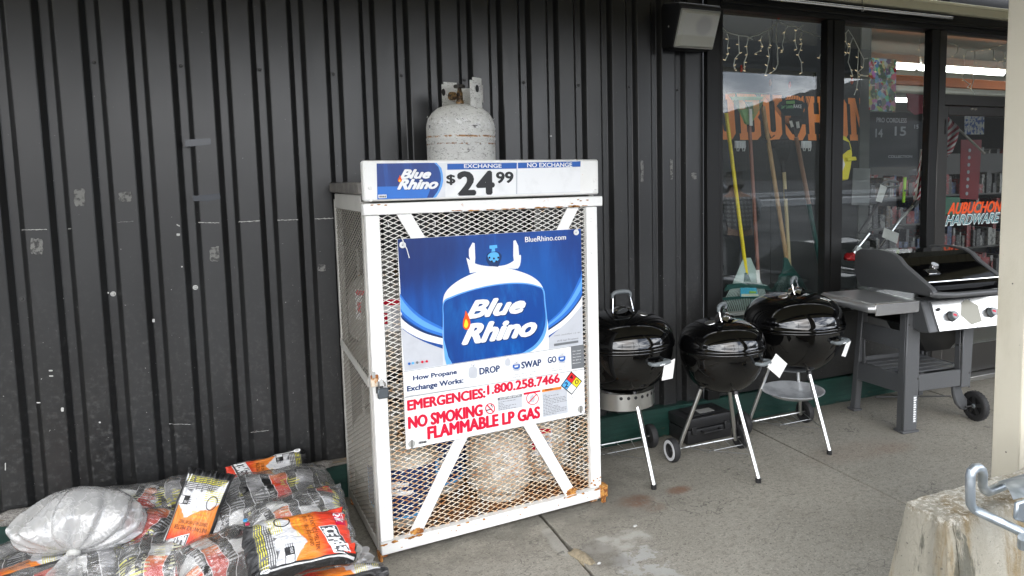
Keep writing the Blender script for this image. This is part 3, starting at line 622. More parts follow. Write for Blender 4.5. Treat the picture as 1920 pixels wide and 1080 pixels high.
# slab-serif block capitals
def slab(ch):
    s, c = .21, .14   # stem and corner cut in units of the height
    B = []
    if ch in 'UHN': pass
    def bx(x0, x1, z0, z1): B.append([(x0, z0), (x1, z0), (x1, z1), (x0, z1)])
    W_ = .74
    if ch == 'U':
        B.append([(.06, 1), (.06, c), (.06+c, 0), (W_-.06-c, 0), (W_-.06, c), (W_-.06, 1), (W_-.06-s, 1), (W_-.06-s, .22), (W_-.10-s, .18), (.10+s, .18), (.06+s, .22), (.06+s, 1)])
        bx(0, .06, .86, 1); bx(.06+s, .06+s+.05, .86, 1); bx(W_-.06, W_, .86, 1); bx(W_-.06-s-.05, W_-.06-s, .86, 1)
    if ch == 'H':
        bx(.06, .06+s, 0, 1); bx(W_-.06-s, W_-.06, 0, 1); bx(.06+s, W_-.06-s, .41, .60)
        for z in (0, .86):
            bx(0, .06, z, z+.14); bx(.06+s, .06+s+.04, z, z+.14); bx(W_-.06, W_, z, z+.14); bx(W_-.10-s, W_-.06-s, z, z+.14)
    if ch == 'N':
        bx(.06, .06+s, 0, 1); bx(W_-.04-s, W_-.04, 0, 1); B.append([(.06+s, 1), (W_-.04-s, .30), (W_-.04-s, 0), (.06+s, .70)])
        bx(0, .06, .86, 1); bx(0, .06, 0, .14); bx(.06+s, .06+s+.04, 0, .14); bx(W_-.04, W_+.02, .86, 1); bx(W_-.08-s, W_-.04-s, .86, 1)
    if ch in 'OC':
        ring = [(c, 0), (W_-c, 0), (W_, c), (W_, 1-c), (W_-c, 1), (c, 1), (0, 1-c), (0, c)]; inn = [(s, .24), (W_-s, .24), (W_-s, .76), (s, .76)]
        if ch == 'O':
            B += [[(c, 0), (W_-c, 0), (W_, c), (W_-s, .22), (W_-s-.04, .18), (s+.04, .18), (s, .22), (0, c)], [(0, c), (s, .22), (s, .78), (0, 1-c)], [(W_, c), (W_, 1-c), (W_-s, .78), (W_-s, .22)], [(0, 1-c), (s, .78), (s+.04, .82), (W_-s-.04, .82), (W_-s, .78), (W_, 1-c), (W_-c, 1), (c, 1)]]
        else:
            B += [[(c, 0), (W_-c, 0), (W_, c), (W_, .36), (W_-s, .36), (W_-s, .22), (W_-s-.04, .18), (s+.04, .18), (s, .22), (0, c)], [(0, c), (s, .22), (s, .78), (0, 1-c)], [(0, 1-c), (s, .78), (s+.04, .82), (W_-s-.04, .82), (W_-s, .78), (W_-s, .64), (W_, .64), (W_, 1), (W_-.07, 1), (W_-.1, .95), (W_-c-.08, 1), (c, 1)]]
    if ch == 'B':
        bx(.05, .05+s, 0, 1); B += [[(.05+s, 0), (W_-c, 0), (W_, .10), (W_, .42), (W_-.08, .5), (W_-s, .44), (W_-s, .20), (W_-s-.03, .17), (.05+s, .17)], [(.05+s, 1), (.05+s, .83), (W_-s-.03, .83), (W_-s, .80), (W_-s, .56), (W_-.08, .5), (W_, .58), (W_, .90), (W_-c, 1)], [(.05+s, .42), (W_-s, .44), (W_-.08, .5), (W_-s, .56), (.05+s, .58)]]
        bx(0, .05, 0, .14); bx(0, .05, .86, 1)
    if ch == 'A': B += [[(.0, 0), (s, 0), (.42, 1), (.28, 1)], [(W_, 0), (W_-s, 0), (.30, 1), (.46, 1)], [(.15, .22), (.6, .22), (.55, .36), (.2, .36)]]
    return B
M_LET = P('letter_orange', (.95, .30, .07))
lx = 4.262; zt, zb = 2.025, 1.712; hgt = zt-zb; pitch = .2005
for i, ch in enumerate(reversed('AUBUCHON')):
    x0 = lx-(i+1)*pitch; x1 = x0+pitch*.93; mb = MB()
    if x1 < 2.47: break
    def Lp(u, v): xx = x0+u/.76*(x1-x0)-.028*(v-.5)+.0; return (max(xx, 2.462)-2.46, -.0012, zb+v*hgt)
    for poly in slab(ch): mb.prism([Lp(*q) for q in poly], (0, -.0015, 0))
    mb.build('letter', M_LET, pegd)
for px, py in ((1389, 275), (1513, 275)):
    p = Y(px, py, 4.07); mb = MB()
    t = thing('spring_clip', 'white double spring clip on the pegboard under the %s orange letters' % ('left' if px < 1450 else 'middle'), 'tool clip', (p.x, p.y, p.z))
    for dx in (-.024, .024): MB().tube([(dx-.012, 0, .03), (dx-.014, 0, 0), (dx-.006, 0, -.03), (dx+.006, 0, -.03), (dx+.014, 0, 0), (dx+.012, 0, .03)], .004, 6).build('clip', M_WHITEP, t, smooth=True)
    MB().box(-.045, .045, .005, .012, -.01, .04).build('back_plate', M_WHITEP, t)
# display platform under the rakes
tag(MB().box(2.47, 4.12, 3.60, 4.08, .0, .60).build('display_platform', M_DARKIN, bevel=.004), 'black display platform inside the shop window under the rakes', 'platform')
tag(MB().box(2.47, 3.25, 3.615, 3.66, .603, .625).build('display_ledge', base('ledge_white', (.5, .5, .48), .5), bevel=.003), 'white strip along the front of the window display platform', 'ledge')
# shelving in the depth of the store
rn = random.Random(11)
def gondola(x, y, ln, lb, hues, h=1.75):
    t = thing('store_shelf', lb, 'shelving', (x, y, 0)); MB().box(0, ln, .2, .24, 0, h).build('back_panel', M_DARKIN, t)
    for z in [k*.35+.1 for k in range(int(h/.35))]:
        MB().box(0, ln, -.16, .2, z, z+.02).build('shelf', M_DOORF, t)
        cols = {}
        xx = .02
        while xx < ln-.15:
            wd = rn.uniform(.03, .09); c = rn.choice(hues); cols.setdefault(c, MB()).box(xx, xx+wd*.93, rn.uniform(-.14, -.08), .18, z+.021, z+.021+rn.uniform(.12, .29)); xx += wd
        for c, mb in cols.items(): tag(mb.build('goods', GM[c], t), kind='stuff')
def gm(n, c):
    t = Mat('goods_%s' % n, c, .5); k = t.noise(24, 3, .6); t.color((.02, .02, .022), t.ramp(k, .52, .56), .85); t.color((.20, .20, .19), t.ramp(t.noise(40, 3, .6), .60, .63), .8); return t.done()
GM = [gm(n, c) for n, c in (('dark', (.025, .025, .025)), ('red', (.14, .012, .012)), ('white', (.17, .17, .16)), ('blue', (.02, .04, .10)), ('brown', (.09, .06, .035)), ('green', (.015, .06, .04)), ('yellow', (.22, .17, .03)))]
gondola(4.75, 6.3, 2.2, 'low store shelves of dark boxed goods behind the pegboard edge', [0, 0, 4, 0, 2], 1.6)
gondola(6.6, 6.6, 3.2, 'store shelves with red and white goods behind the shop door', [0, 1, 1, 2, 0, 3], 1.7)
gondola(5.6, 9.4, 6, 'tall back shelves of mixed goods under the far ceiling lights', [0, 0, 2, 4, 1, 5, 3], 2.1)
gondola(9.9, 7.5, 3, 'store shelves at the right edge of the door glass', [0, 1, 2, 6, 0], 1.8)
# aisle banner with numbers
p0 = Y(1630, 225, 5.0); p1 = Y(1735, 312, 5.0)
bn = thing('aisle_banner', 'dark hanging banner with aisle numbers seen through the right pane', 'banner', (p0.x, 5.0, p1.z))
MB().box(0, p1.x-p0.x+.25, 0, .01, 0, p0.z-p1.z).build('panel', base('banner_dark', (.045, .05, .06), .7), bn)
def BNt(x, z): return Vector((x, -.002, z))
def bloc(px, py): p = Y(px, py, 5.0); return p.x-p0.x, p.z-p1.z
for s_, a, b in (('14', (1641, 257), (1655, 242)), ('15', (1677, 254), (1699, 238)), ('15', (1714, 241), (1722, 234)), ('COLLECTION', (1665, 296), (1710, 291)), ('PRO CORDLESS', (1643, 229), (1700, 222))):
    A = bloc(*a); B = bloc(*b); lettering(s_, A[0], B[0], A[1], B[1], BNt, PG, bn, .03)
# flower seed poster
def quadthing(pts, y, name, label, cat, mat, th=.004):
    P_ = [Y(*p, y) for p in pts]; o = P_[0].copy(); t = thing(name, label, cat, o)
    MB().prism([q-o for q in P_], (0, th, 0)).build('sheet', mat, t); return t, o
t = Mat('flower_print', (.10, .14, .10), .4)
vc = t.voro(27, out='Color'); hs = t.N('ShaderNodeHueSaturation'); hs.inputs['Saturation'].default_value = .75; hs.inputs['Value'].default_value = .8; t.L(vc, hs.inputs['Color'])
t.color(hs.outputs[0], t.ramp(t.noise(14, 4), .42, .5), .8); t.color((.40, .03, .03), t.ramp(t.noise(22, 4), .60, .64)); t.color((.55, .55, .52), t.ramp(t.noise(17, 4, vec=None, dist=2), .62, .66))
M_FLOWER = t.done()
quadthing([(1630, 108), (1681, 112), (1679, 210), (1630, 208)], 3.9, 'flower_poster', 'hanging plastic sleeve with a colourful flower and bird print inside the shop', 'poster', M_FLOWER)
quadthing([(1700, 175), (1734, 178), (1733, 212), (1716, 216), (1702, 205)], 4.6, 'red_banner', 'dark red cloth banner hanging left of the door mullion', 'banner', base('banner_red', (.22, .015, .03), .7))
quadthing([(1823, 262), (1841, 262), (1834, 375), (1800, 372), (1802, 262)], 4.4, 'red_display', 'tall red display column with a row of white emblems behind the door glass', 'display', base('display_red', (.30, .012, .02), .5))
quadthing([(1809, 208), (1846, 210), (1845, 252), (1809, 252)], 4.2, 'notice_sheet', 'white sheet with a blue print taped behind the top of the door glass', 'poster', (lambda t: (t.color((.03, .08, .28), t.ramp(t.noise(30, 4), .48, .54)), t.done())[1])(Mat('notice_print', (.5, .52, .53), .5)))
mb = MB()
for i in range(7):
    p = Y(1818-i*.9, 282+i*13.5, 4.38); q = MB().lathe([(0, 0), (.016, 0), (.016, -.003), (0, -.003)], 12, p, axis='y').build('round_emblem', PG); 
    q.parent = [o for o in COL.objects if o.name == 'red_display'][0]; q.location = -q.parent.location
quadthing([(1600, 315), (1632, 316), (1630, 385), (1597, 384)], 4.05, 'grey_sheet', 'pale grey sheet leaning at the end of the pegboard', 'sheet', base('sheet_grey', (.20, .21, .21), .6))
o = thing('lime_level', 'lime green spirit level hanging behind the right pane', 'level', Y(1694, 380, 4.0))
MB().bar((0, 0, 0), Y(1697, 332, 4.0)-o.location, .026, .012, (0, 1, 0)).build('body', base('lime', (.35, .65, .04), .4), o, bevel=.003)
MB().box(-.002, .024, -.014, -.004, .085, .10).build('vial', M_BLKP, o)
o = tag(link('green_box', MB().prism([Y(*q, 5.2) for q in ((1771, 369), (1802, 370), (1800, 406), (1770, 404))], (0, .3, 0)).mesh('green_box', bevel=.01), base('green_box_paint', (.01, .16, .08), .5)), 'dark green cabinet low behind the door glass', 'cabinet')

# flags
def flag(pts, y, pole, label, stripes=7):
    """cloth between a left and a right edge polyline, striped red and white along its fall"""
    t = thing('striped_flag', label, 'flag', Y(*pole[0], y)); o = t.location.copy()
    def f(u, v):
        n = len(pts)-1; k = min(int(u*n), n-1); q = u*n-k; l = Vector(pts[k][0]).lerp(Vector(pts[k+1][0]), q); r = Vector(pts[k][1]).lerp(Vector(pts[k+1][1]), q); a = l.lerp(r, v)
        return Y(a.x, a.y, y+.03*math.sin(u*7+v*9))-o
    M_FL = Mat('flag_cloth', (.62, .61, .60), .8, coord='uv'); M_FL.color((.34, .02, .04), M_FL.ramp(M_FL.math('SINE', M_FL.math('MULTIPLY', M_FL.math('ADD', M_FL.X, M_FL.math('MULTIPLY', M_FL.Y, .25)), stripes*6.283)), -.1, .1)); 
    MB().grid(f, 30, 12).build('cloth', M_FL.done(), t, smooth=True); MB().tube([Y(*q, y)-o for q in pole], .010, 8).build('pole', base('pole_pale', (.45, .42, .36), .5), t, smooth=True)
flag([((1773, 215), (1782, 222)), ((1772, 240), (1800, 240)), ((1771, 262), (1795, 262)), ((1771, 278), (1786, 285)), ((1771, 292), (1774, 296))], 4.3, [(1798, 243), (1846, 288)], 'striped flag at the top left of the door glass with its pole slanting down right')
flag([((1727, 282), (1729, 282)), ((1721, 310), (1730, 310)), ((1717, 340), (1730, 345)), ((1713, 365), (1729, 365)), ((1712, 388), (1716, 390))], 4.0, [(1728, 280), (1714, 388)], 'furled striped flag hanging against the mullion left of the door')

# rakes in the window
RKY = 3.74
def rp(cx, cy, y=RKY): return Y(1340+cx/2.453, 160+cy/2.4545, y)
def handle(t, a, b, r, col, name='handle', ya=RKY, yb=RKY, cm=None): return MB().tube([rp(*a, ya)-t.location, rp(*b, yb)-t.location], r, 10).build(name, cm or Mat('handle_'+name+str(len(bpy.data.materials)), col, .45).done(), t, smooth=True)
def fan(t, apex, e0, e1, n, col, r=.0022, bow=.10, name='tine', y=RKY, cm=None, hook=.03):
    A = rp(*apex, y)-t.location; m = cm or base('tine_paint%d' % len(bpy.data.materials), col, .4)
    for k in range(n):
        u = k/(n-1); q = Vector(e0).lerp(Vector(e1), u); q.y += bow*math.sin(math.pi*u)*-60; B = rp(q.x, q.y, y)-t.location; d = (B-A)
        MB().tube([A+d*.12, A+d*.6+Vector((0, -.012, 0)), B, B+d.normalized()*.004+Vector((0, hook, 0))], r, 5).build(name, m, t, smooth=True)
    return A, m
M_YH = base('yellow_handle', (.95, .74, .03), .4); M_WOOD = Mat('wood_handle', (.50, .33, .17), .5, coord='pos'); M_WOOD.color((.38, .22, .10), M_WOOD.ramp(M_WOOD.noise(30, 5, .6, (3, 3, .4)), .4, .65)); M_WOOD = M_WOOD.done()
M_RWOOD = base('reddish_handle', (.28, .12, .09), .45); M_GRN = base('rake_green', (.01, .075, .065), .4); M_PGRN = base('pale_green', (.22, .42, .16), .45)
def rake(label, apex, e0, e1, n, mat, hA, hB, hm, r=.013, bow=.1, tr=.0024, extra=None):
    t = thing('leaf_rake', label, 'rake', rp(*hA), group='rakes standing in the shop window')
    fan(t, apex, e0, e1, n, None, tr, bow, cm=mat); handle(t, hA, hB, r, None, cm=hm)
    if extra: extra(t)
    return t
def sock(t, a, b, w0, w1, mat, y=RKY-.012):
    A, B = rp(*a, y)-t.location, rp(*b, y)-t.location; d = (B-A).normalized(); s = d.cross(Vector((0, 1, 0))); MB().prism([A-s*w0, A+s*w0, B+s*w1, B-s*w1], (0, .02, 0)).build('socket', mat, t, bevel=.003)
# 1 yellow-handled wide green fan at the bottom left
def e1(t):
    sock(t, (146, 862), (152, 930), .012, .045, M_GRN)
    P_ = [rp(*q, RKY-.02)-t.location for q in ((58, 918), (100, 912), (150, 910), (200, 912), (240, 918), (262, 945), (230, 938), (150, 930), (80, 936), (45, 948))]
    MB().prism(P_, (0, .012, 0)).build('yoke', M_GRN, t); P_ = [rp(*q, RKY-.024)-t.location for q in ((36, 978), (150, 968), (200, 972), (198, 984), (150, 980), (38, 990))]; MB().prism(P_, (0, .01, 0)).build('yoke', M_GRN, t)
    P_ = [rp(*q, RKY-.035)-t.location for q in ((118, 932), (192, 932), (202, 972), (120, 974))]; lab = MB().prism(P_, (0, .002, 0)).build('label_card', base('card_teal', (.06, .42, .62), .5), t)
    P_ = [rp(*q, RKY-.037)-t.location for q in ((124, 960), (200, 960), (202, 971), (123, 972))]; MB().prism(P_, (0, .001, 0)).build('label_band', base('card_pale', (.65, .7, .55), .5), lab)
    P_ = [rp(*q, RKY-.038)-t.location for q in ((160, 947), (192, 947), (192, 958), (160, 958))]; MB().prism(P_, (0, .001, 0)).build('label_patch', base('card_green', (.25, .5, .08), .5), lab)
rake("wide green fan rake with a yellow handle, head down at the window's bottom left", (150, 760), (20, 1040), (262, 1040), 27, base('rake_pale_tine', (.45, .55, .52), .4), (53, 128), (146, 870), M_YH, .0125, -.02, .0032, e1)
# 2 pale green fan up, reddish handle
def e2(t):
    P_ = [rp(*q, RKY-.008)-t.location for q in ((72, 52), (225, 52), (215, 68), (82, 68))]; MB().prism(P_, (0, .006, 0)).build('crossbar', M_PGRN, t); sock(t, (150, 175), (140, 110), .010, .03, M_PGRN)
    P_ = [rp(*q, RKY-.03)-t.location for q in ((160, 108), (172, 108), (175, 186), (163, 186))]; MB().prism(P_, (0, .002, 0)).build('label_card', M_PAPER, t)
    MB().tube([rp(134, 68, RKY-.02)-t.location, rp(158, 100, RKY-.02)-t.location, rp(160, 185, RKY-.02)-t.location], .003, 6).build('wire_brace', M_WIRE, t)
    P_ = [rp(*q, RKY-.015)-t.location for q in ((190, 850), (206, 850), (210, 912), (194, 912))]; MB().prism(P_, (0, .003, 0)).build('label_card', M_PAPER, t)
rake("pale green fan rake standing head up on a thin reddish handle", (155, 200), (60, 38), (238, 38), 24, M_PGRN, (160, 185), (203, 912), M_RWOOD, .012, .05, .0017, e2)
# 3 tan handle rake, head down at centre bottom
def e3(t): sock(t, (328, 792), (340, 850), .012, .035, M_GRN); P_ = [rp(*q, RKY-.02)-t.location for q in ((300, 872), (340, 862), (385, 872), (388, 882), (340, 874), (296, 884))]; MB().prism(P_, (0, .008, 0)).build('yoke', M_GRN, t)
rake("dark green fan rake with a long tan wooden handle, head down", (333, 800), (262, 950), (425, 940), 17, M_GRN, (222, 97), (330, 795), M_WOOD, .014, -.06, .003, e3)
t = thing('cultivator', 'small black three-pronged hand cultivator head behind the tan rake handle', 'garden tool', rp(240, 235, RKY+.02), group=None)
for q in ((222, 248), (238, 262), (275, 240)): MB().tube([rp(243, 205, RKY+.02)-t.location, rp((243+q[0])/2, q[1]+4, RKY)-t.location, rp(q[0], q[1]-10, RKY-.03)-t.location], .004, 6).build('prong', M_BLKP, t, smooth=True)
# 4 small black fan with blond handle
def e4(t): P_ = [rp(*q, RKY-.008)-t.location for q in ((268, 278), (345, 276), (342, 288), (272, 290))]; MB().prism(P_, (0, .006, 0)).build('crossbar', M_BLKP, t); sock(t, (318, 400), (316, 350), .008, .006, M_BLKP); P_ = [rp(*q, RKY-.02)-t.location for q in ((320, 478), (332, 478), (336, 522), (324, 522))]; MB().prism(P_, (0, .002, 0)).build('label_card', M_BLKP, t)
rake("small black fan rake standing head up on a blond wooden handle", (318, 395), (258, 256), (355, 252), 15, M_BLKP, (319, 400), (345, 840), base('blond_wood', (.55, .45, .26), .5), .012, .05, .0018, e4)
# 5 big black fan with the large label, handle wood then green
def e5(t):
    P_ = [rp(*q, RKY-.03)-t.location for q in ((286, 95), (300, 76), (330, 66), (370, 64), (405, 74), (421, 88), (398, 140), (320, 140))]; c = MB().prism(P_, (0, .003, 0)).build('label_card', base('card_dark', (.012, .03, .04), .5), t)
    P_ = [rp(*q, RKY-.033)-t.location for q in ((328, 72), (368, 70), (370, 84), (330, 86))]; MB().prism(P_, (0, .001, 0)).build('label_patch', base('card_green2', (.2, .45, .15), .5), c)
    def lt(x, z): return Vector((x, RKY-.034, z))-t.location+Vector((0, 0, 0))
    for s_, a, b, mm in (('24"', (306, 106), (325, 94), P('lt_green', (.25, .6, .3))), ('LAWN', (328, 106), (362, 92), P('lt_green', (.25, .6, .3))), ('RAKE', (363, 104), (400, 89), PW)):
        A = rp(*a, RKY-.034); B = rp(*b, RKY-.034); lettering(s_, A.x, B.x, A.z, B.z, lambda x, z: Vector((x, RKY-.0345, z))-t.location, mm, c, .03)
    P_ = [rp(*q, RKY-.02)-t.location for q in ((345, 150), (400, 150), (382, 238), (372, 238))]; MB().prism(P_, (0, .006, 0)).build('fan_plate', M_BLKP, t)
    for q in (((343, 164), (356, 162), (364, 190), (352, 194)), ((374, 168), (388, 166), (392, 196), (378, 198))): MB().prism([rp(*z, RKY-.03)-t.location for z in q], (0, .002, 0)).build('label_card', M_PAPER, t)
    handle(t, (432, 545), (492, 860), .016, None, 'grip', cm=M_GRN)
rake("large black fan rake with a dark label, wooden handle ending in a green grip", (378, 250), (222, 40), (448, 20), 26, M_BLKP, (375, 240), (434, 548), Mat('brown_wood', (.30, .17, .11), .5).done(), .0145, .06, .0019, e5)
# yellow kids' leaf scoop
t = thing('leaf_scoop', 'yellow plastic hand rake with black label hanging beside the window mullion', 'hand rake', rp(600, 330, 3.7))
P_ = [rp(*q, 3.7)-t.location for q in ((545, 240), (572, 230), (594, 230), (610, 238), (624, 258), (632, 285), (636, 315), (634, 345), (629, 380), (622, 412), (618, 434), (590, 438), (560, 442), (540, 442))]; MB().prism(P_, (0, .03, 0)).build('scoop', base('toy_yellow', (.85, .72, .02), .35), t, bevel=.008)
P_ = [rp(*q, 3.69)-t.location for q in ((560, 255), (590, 250), (618, 262), (626, 295), (612, 300), (590, 318), (560, 330))]; MB().prism(P_, (0, .003, 0)).build('label_card', M_BLKP, t)
P_ = [rp(*q, 3.685)-t.location for q in ((576, 340), (590, 335), (600, 365), (586, 400), (578, 396))]; MB().prism(P_, (0, .002, 0)).build('price_tag', M_PAPER, t)
P_ = [rp(*q, 3.68)-t.location for q in ((610, 330), (652, 328), (656, 345), (612, 350))]; MB().prism(P_, (0, .05, 0)).build('handle', bpy.data.materials['toy_yellow'], t, bevel=.005)
# string trimmers
def ip(cx, cy, y): return Y(1340+cx/2.25, cy/2.25, y)
def trimmer(label, top, mid, bot, gy, headcol):
    t = thing('string_trimmer', label, 'string trimmer', ip(*mid, gy)); T, M_, B = [ip(*q, gy)-t.location for q in (top, mid, bot)]
    MB().tube([T, M_, B], .011, 8).build('shaft', M_CHROME if headcol else M_BLKP, t, smooth=True)
    return t, T, M_, B
t, T, M_, B = trimmer('black string trimmer with a loop handle leaning behind the right pane', (735, 790), (690, 860), (610, 985), 3.85, 0)
MB().tube([T+Vector((-.06, 0, .03)), T+Vector((.0, 0, .045)), T+Vector((.09, 0, .035)), T+Vector((.10, 0, .01)), T+Vector((.05, 0, 0)), T+Vector((-.05, 0, .005)), T+Vector((-.06, 0, .03))], .009, 8).build('loop_handle', base('handle_grey', (.2, .2, .2), .4), t, smooth=True)
MB().prism([ip(*q, 3.83)-t.location for q in ((700, 778), (728, 790), (705, 855), (680, 848))], (0, .002, 0)).build('price_tag', M_PAPER, t)
MB().tube([B+Vector((.14, 0, .06)), B+Vector((.04, -.02, .0)), B+Vector((-.02, 0, .01))], .004, 6).build('cable', M_BLKP, t)
t, T, M_, B = trimmer('string trimmer with a bare metal shaft and white tag leaning towards the gas grill', (838, 868), (780, 930), (700, 1040), 3.8, 1)
MB().prism([ip(*q, 3.78)-t.location for q in ((716, 960), (778, 985), (770, 1028), (706, 1000))], (0, .002, 0)).build('price_tag', M_PAPER, t)
MB().tube([T, T+(T-M_).normalized()*.05], .016, 8).build('grip', M_BLKP, t)
t, T, M_, B = trimmer('string trimmer with a red and white head low behind the gas grill', (652, 985), (620, 1025), (585, 1068), 3.8, 1)
rr = rock((0, 0, 0), .045, .04, .035, 5, 'motor_head', base('tool_red', (.5, .01, .015), .35), t); rr.location = B+Vector((-.03, 0, -.03))
rock((0, 0, 0), .035, .03, .05, 6, 'guard', M_WHITEP, t).location = B+Vector((.04, 0, .0))

# icicle string lights inside the glass
sl = thing('icicle_lights', 'white icicle string lights with tiny bulbs hanging inside the top of the shop window', 'string lights', (2.9, 3.53, 2.3))
def sp_(cx, cy): return Y(1340+cx/6, cy/6, 3.53)-sl.location
MW = base('white_cable', (.90, .89, .85), .5); M_BULB = base('clear_bulb', (.85, .75, .62), .15, emit=(1, .75, .45), es=.25)
wires = [[(85, 315), (130, 360), (190, 378), (280, 402), (360, 410), (430, 445)], [(370, 440), (430, 408), (500, 392), (600, 340), (660, 290), (720, 215)], [(720, 245), (780, 265), (830, 290), (900, 298), (950, 320), (1000, 355), (1070, 370), (1140, 400), (1222, 425)],
 [(140, 380), (150, 440), (145, 540), (158, 600), (120, 678)], [(275, 400), (270, 500), (280, 600), (230, 660), (215, 740), (245, 795)], [(385, 430), (365, 520), (368, 610), (335, 700), (325, 760), (345, 800)], [(535, 400), (520, 450), (545, 525), (500, 575), (450, 605)],
 [(612, 340), (615, 500), (600, 540), (610, 640), (590, 740), (578, 800), (565, 850)], [(693, 260), (688, 460), (705, 540), (715, 720), (680, 780), (640, 815)], [(830, 290), (790, 360), (785, 430), (765, 500), (768, 560), (742, 590)], [(990, 285), (920, 345), (910, 450), (920, 555)],
 [(980, 365), (955, 440), (980, 490), (960, 560), (942, 620), (972, 700), (975, 820)], [(1190, 430), (1212, 490), (1210, 580), (1178, 655)],
 [(1415, 385), (1480, 370), (1505, 335), (1550, 400), (1580, 480), (1640, 575), (1680, 660), (1730, 655)], [(1480, 375), (1475, 470), (1500, 530), (1480, 600), (1445, 640)], [(1545, 430), (1520, 500), (1515, 600), (1495, 700), (1530, 780), (1548, 860)], [(1610, 560), (1610, 650), (1600, 800), (1612, 860), (1590, 1000), (1575, 1070)], [(1680, 660), (1665, 760), (1605, 815), (1640, 850), (1705, 857)],
 [(1760, 670), (1800, 720), (1820, 810)], [(2300, 440), (2305, 560), (2320, 650), (2345, 730)], [(2610, 480), (2700, 500), (2800, 560), (2900, 575), (3000, 560), (3090, 550), (3200, 520), (3345, 480)], [(2745, 500), (2720, 600), (2680, 640)], [(2840, 570), (2810, 640), (2815, 720), (2780, 850), (2800, 900), (2865, 950), (2845, 985)], [(2930, 580), (2930, 700), (2900, 840), (2910, 900), (2890, 1000), (2935, 1060)], [(3140, 570), (3140, 660), (3200, 700), (3150, 830)], [(3250, 590), (3260, 650), (3230, 690), (3270, 780), (3305, 830)]]
for wv in wires: MB().tube([sp_(*q)+Vector((0, random.uniform(-.006, .006), 0)) for q in wv], .0030, 5).build('cable', MW, sl, smooth=True)
me = MB().tube([(0, 0, 0), (.010, 0, 0), (.018, 0, .001)], [.0026, .003, .0012], 6).mesh('bulb', smooth=True); me.materials.append(M_BULB)
rn = random.Random(3)
for wv in wires[3:13]+wires[14:]:
    for a, b in zip(wv, wv[1:]):
        if rn.random() < .15: continue
        o = link('bulb', me, None, sl, sp_(*b)); o.rotation_euler = (0, rn.uniform(-.5, .5), rn.choice((0, math.pi)))
gw = thing('christmas_light_string', 'green wire with large red and amber bulbs below the icicle lights', 'string lights', (2.9, 3.525, 2.1))
gp = lambda cx, cy: Y(1340+cx/6, cy/6, 3.525)-gw.location
MB().tube([gp(*q) for q in ((90, 830), (150, 800), (280, 770), (410, 805), (520, 850), (620, 895), (740, 905), (850, 918), (950, 880), (1020, 865), (1100, 850), (1180, 790))], .002, 5).build('cable', M_BLKP, gw, smooth=True)
for (cx, cy, c) in ((300, 775, (.55, .03, .01)), (625, 935, (.30, .14, .07)), (845, 960, (.35, .01, .01)), (1545, 915, (.6, .06, .01)), (1125, 862, (.01, .02, .015)), (720, 190, (.5, .03, .02))):
    MB().lathe([(0, -.02), (.006, -.014), (.0095, -.002), (.008, .008), (.006, .012), (.006, .022), (0, .022)], 10, gp(cx, cy)).build('bulb', base('bulb_%d' % cx, c, .2), gw, smooth=True)

# ------------------------------------------------------------------ wall pack light
lp = thing('wall_light', 'black wedge-shaped wall light with ribbed glass lens above the ribbed wall', 'wall light', (2.072, 3.47, 2.150))
def lq(x, y, z): return Vector((x, y, z))
# side outline (y, z) of the housing
hs_ = [(0, .03), (0, .26), (-.03, .275), (-.20, .245), (-.215, .235), (-.215, .215), (-.13, .02), (-.11, .005), (-.02, .005)]
mb = MB(); mb.prism([lq(0, a, b) for a, b in hs_], (.33, 0, 0)); mb.build('housing', M_BLKP, lp, bevel=.006)
a0, a1 = Vector((0, -.212, .205)), Vector((0, -.128, .012)); nrm = Vector((0, -.92, -.40)).normalized()
fr = [a0+Vector((.012, 0, 0)), a0+Vector((.318, 0, 0)), a1+Vector((.318, 0, 0)), a1+Vector((.012, 0, 0))]
t = Mat('lens_glass', (.95, .96, .92), .35, spec=.7, coord='obj'); wv = t.math('SINE', t.math('MULTIPLY', t.math('ADD', t.X, t.Z), 900)); t.color((.76, .77, .76), t.blob((.19, -.2, .12), (.06, .3, .05), .6, .2, 9)); t.color((.78, .78, .70), t.ramp(t.Z, .075, .06)); t.bump(wv, .0015, .8); M_LENS = t.done()
zc = [p+nrm*.035+(sum(fr, Vector())/4-p)*.14 for p in fr]
mb = MB(); V = [mb.bm.verts.new(p) for p in fr+zc]
for f in ((0,1,5,4), (1,2,6,5), (2,3,7,6), (3,0,4,7), (4,5,6,7)): mb.bm.faces.new([V[i] for i in f])
mb.build('lens', M_LENS, lp)
mb = MB(); 
for p, q in zip(fr, fr[1:]+fr[:1]): mb.tube([p+nrm*.004, q+nrm*.004], .005, 6)
mb.build('lens_rim', base('rim_pale', (.5, .5, .47), .4), lp, smooth=True)
MB().tube([(.18, -.05, .265), (.18, -.03, .46)], .008, 8).build('conduit', M_BLKP, lp, smooth=True)
MB().lathe([(0, -.003), (.006, -.002), (.006, 0), (0, 0)], 8, (-.001, -.09, .13), axis='x').build('screw', M_SCREW2, lp)
lp.scale = (.78, .92, .92)
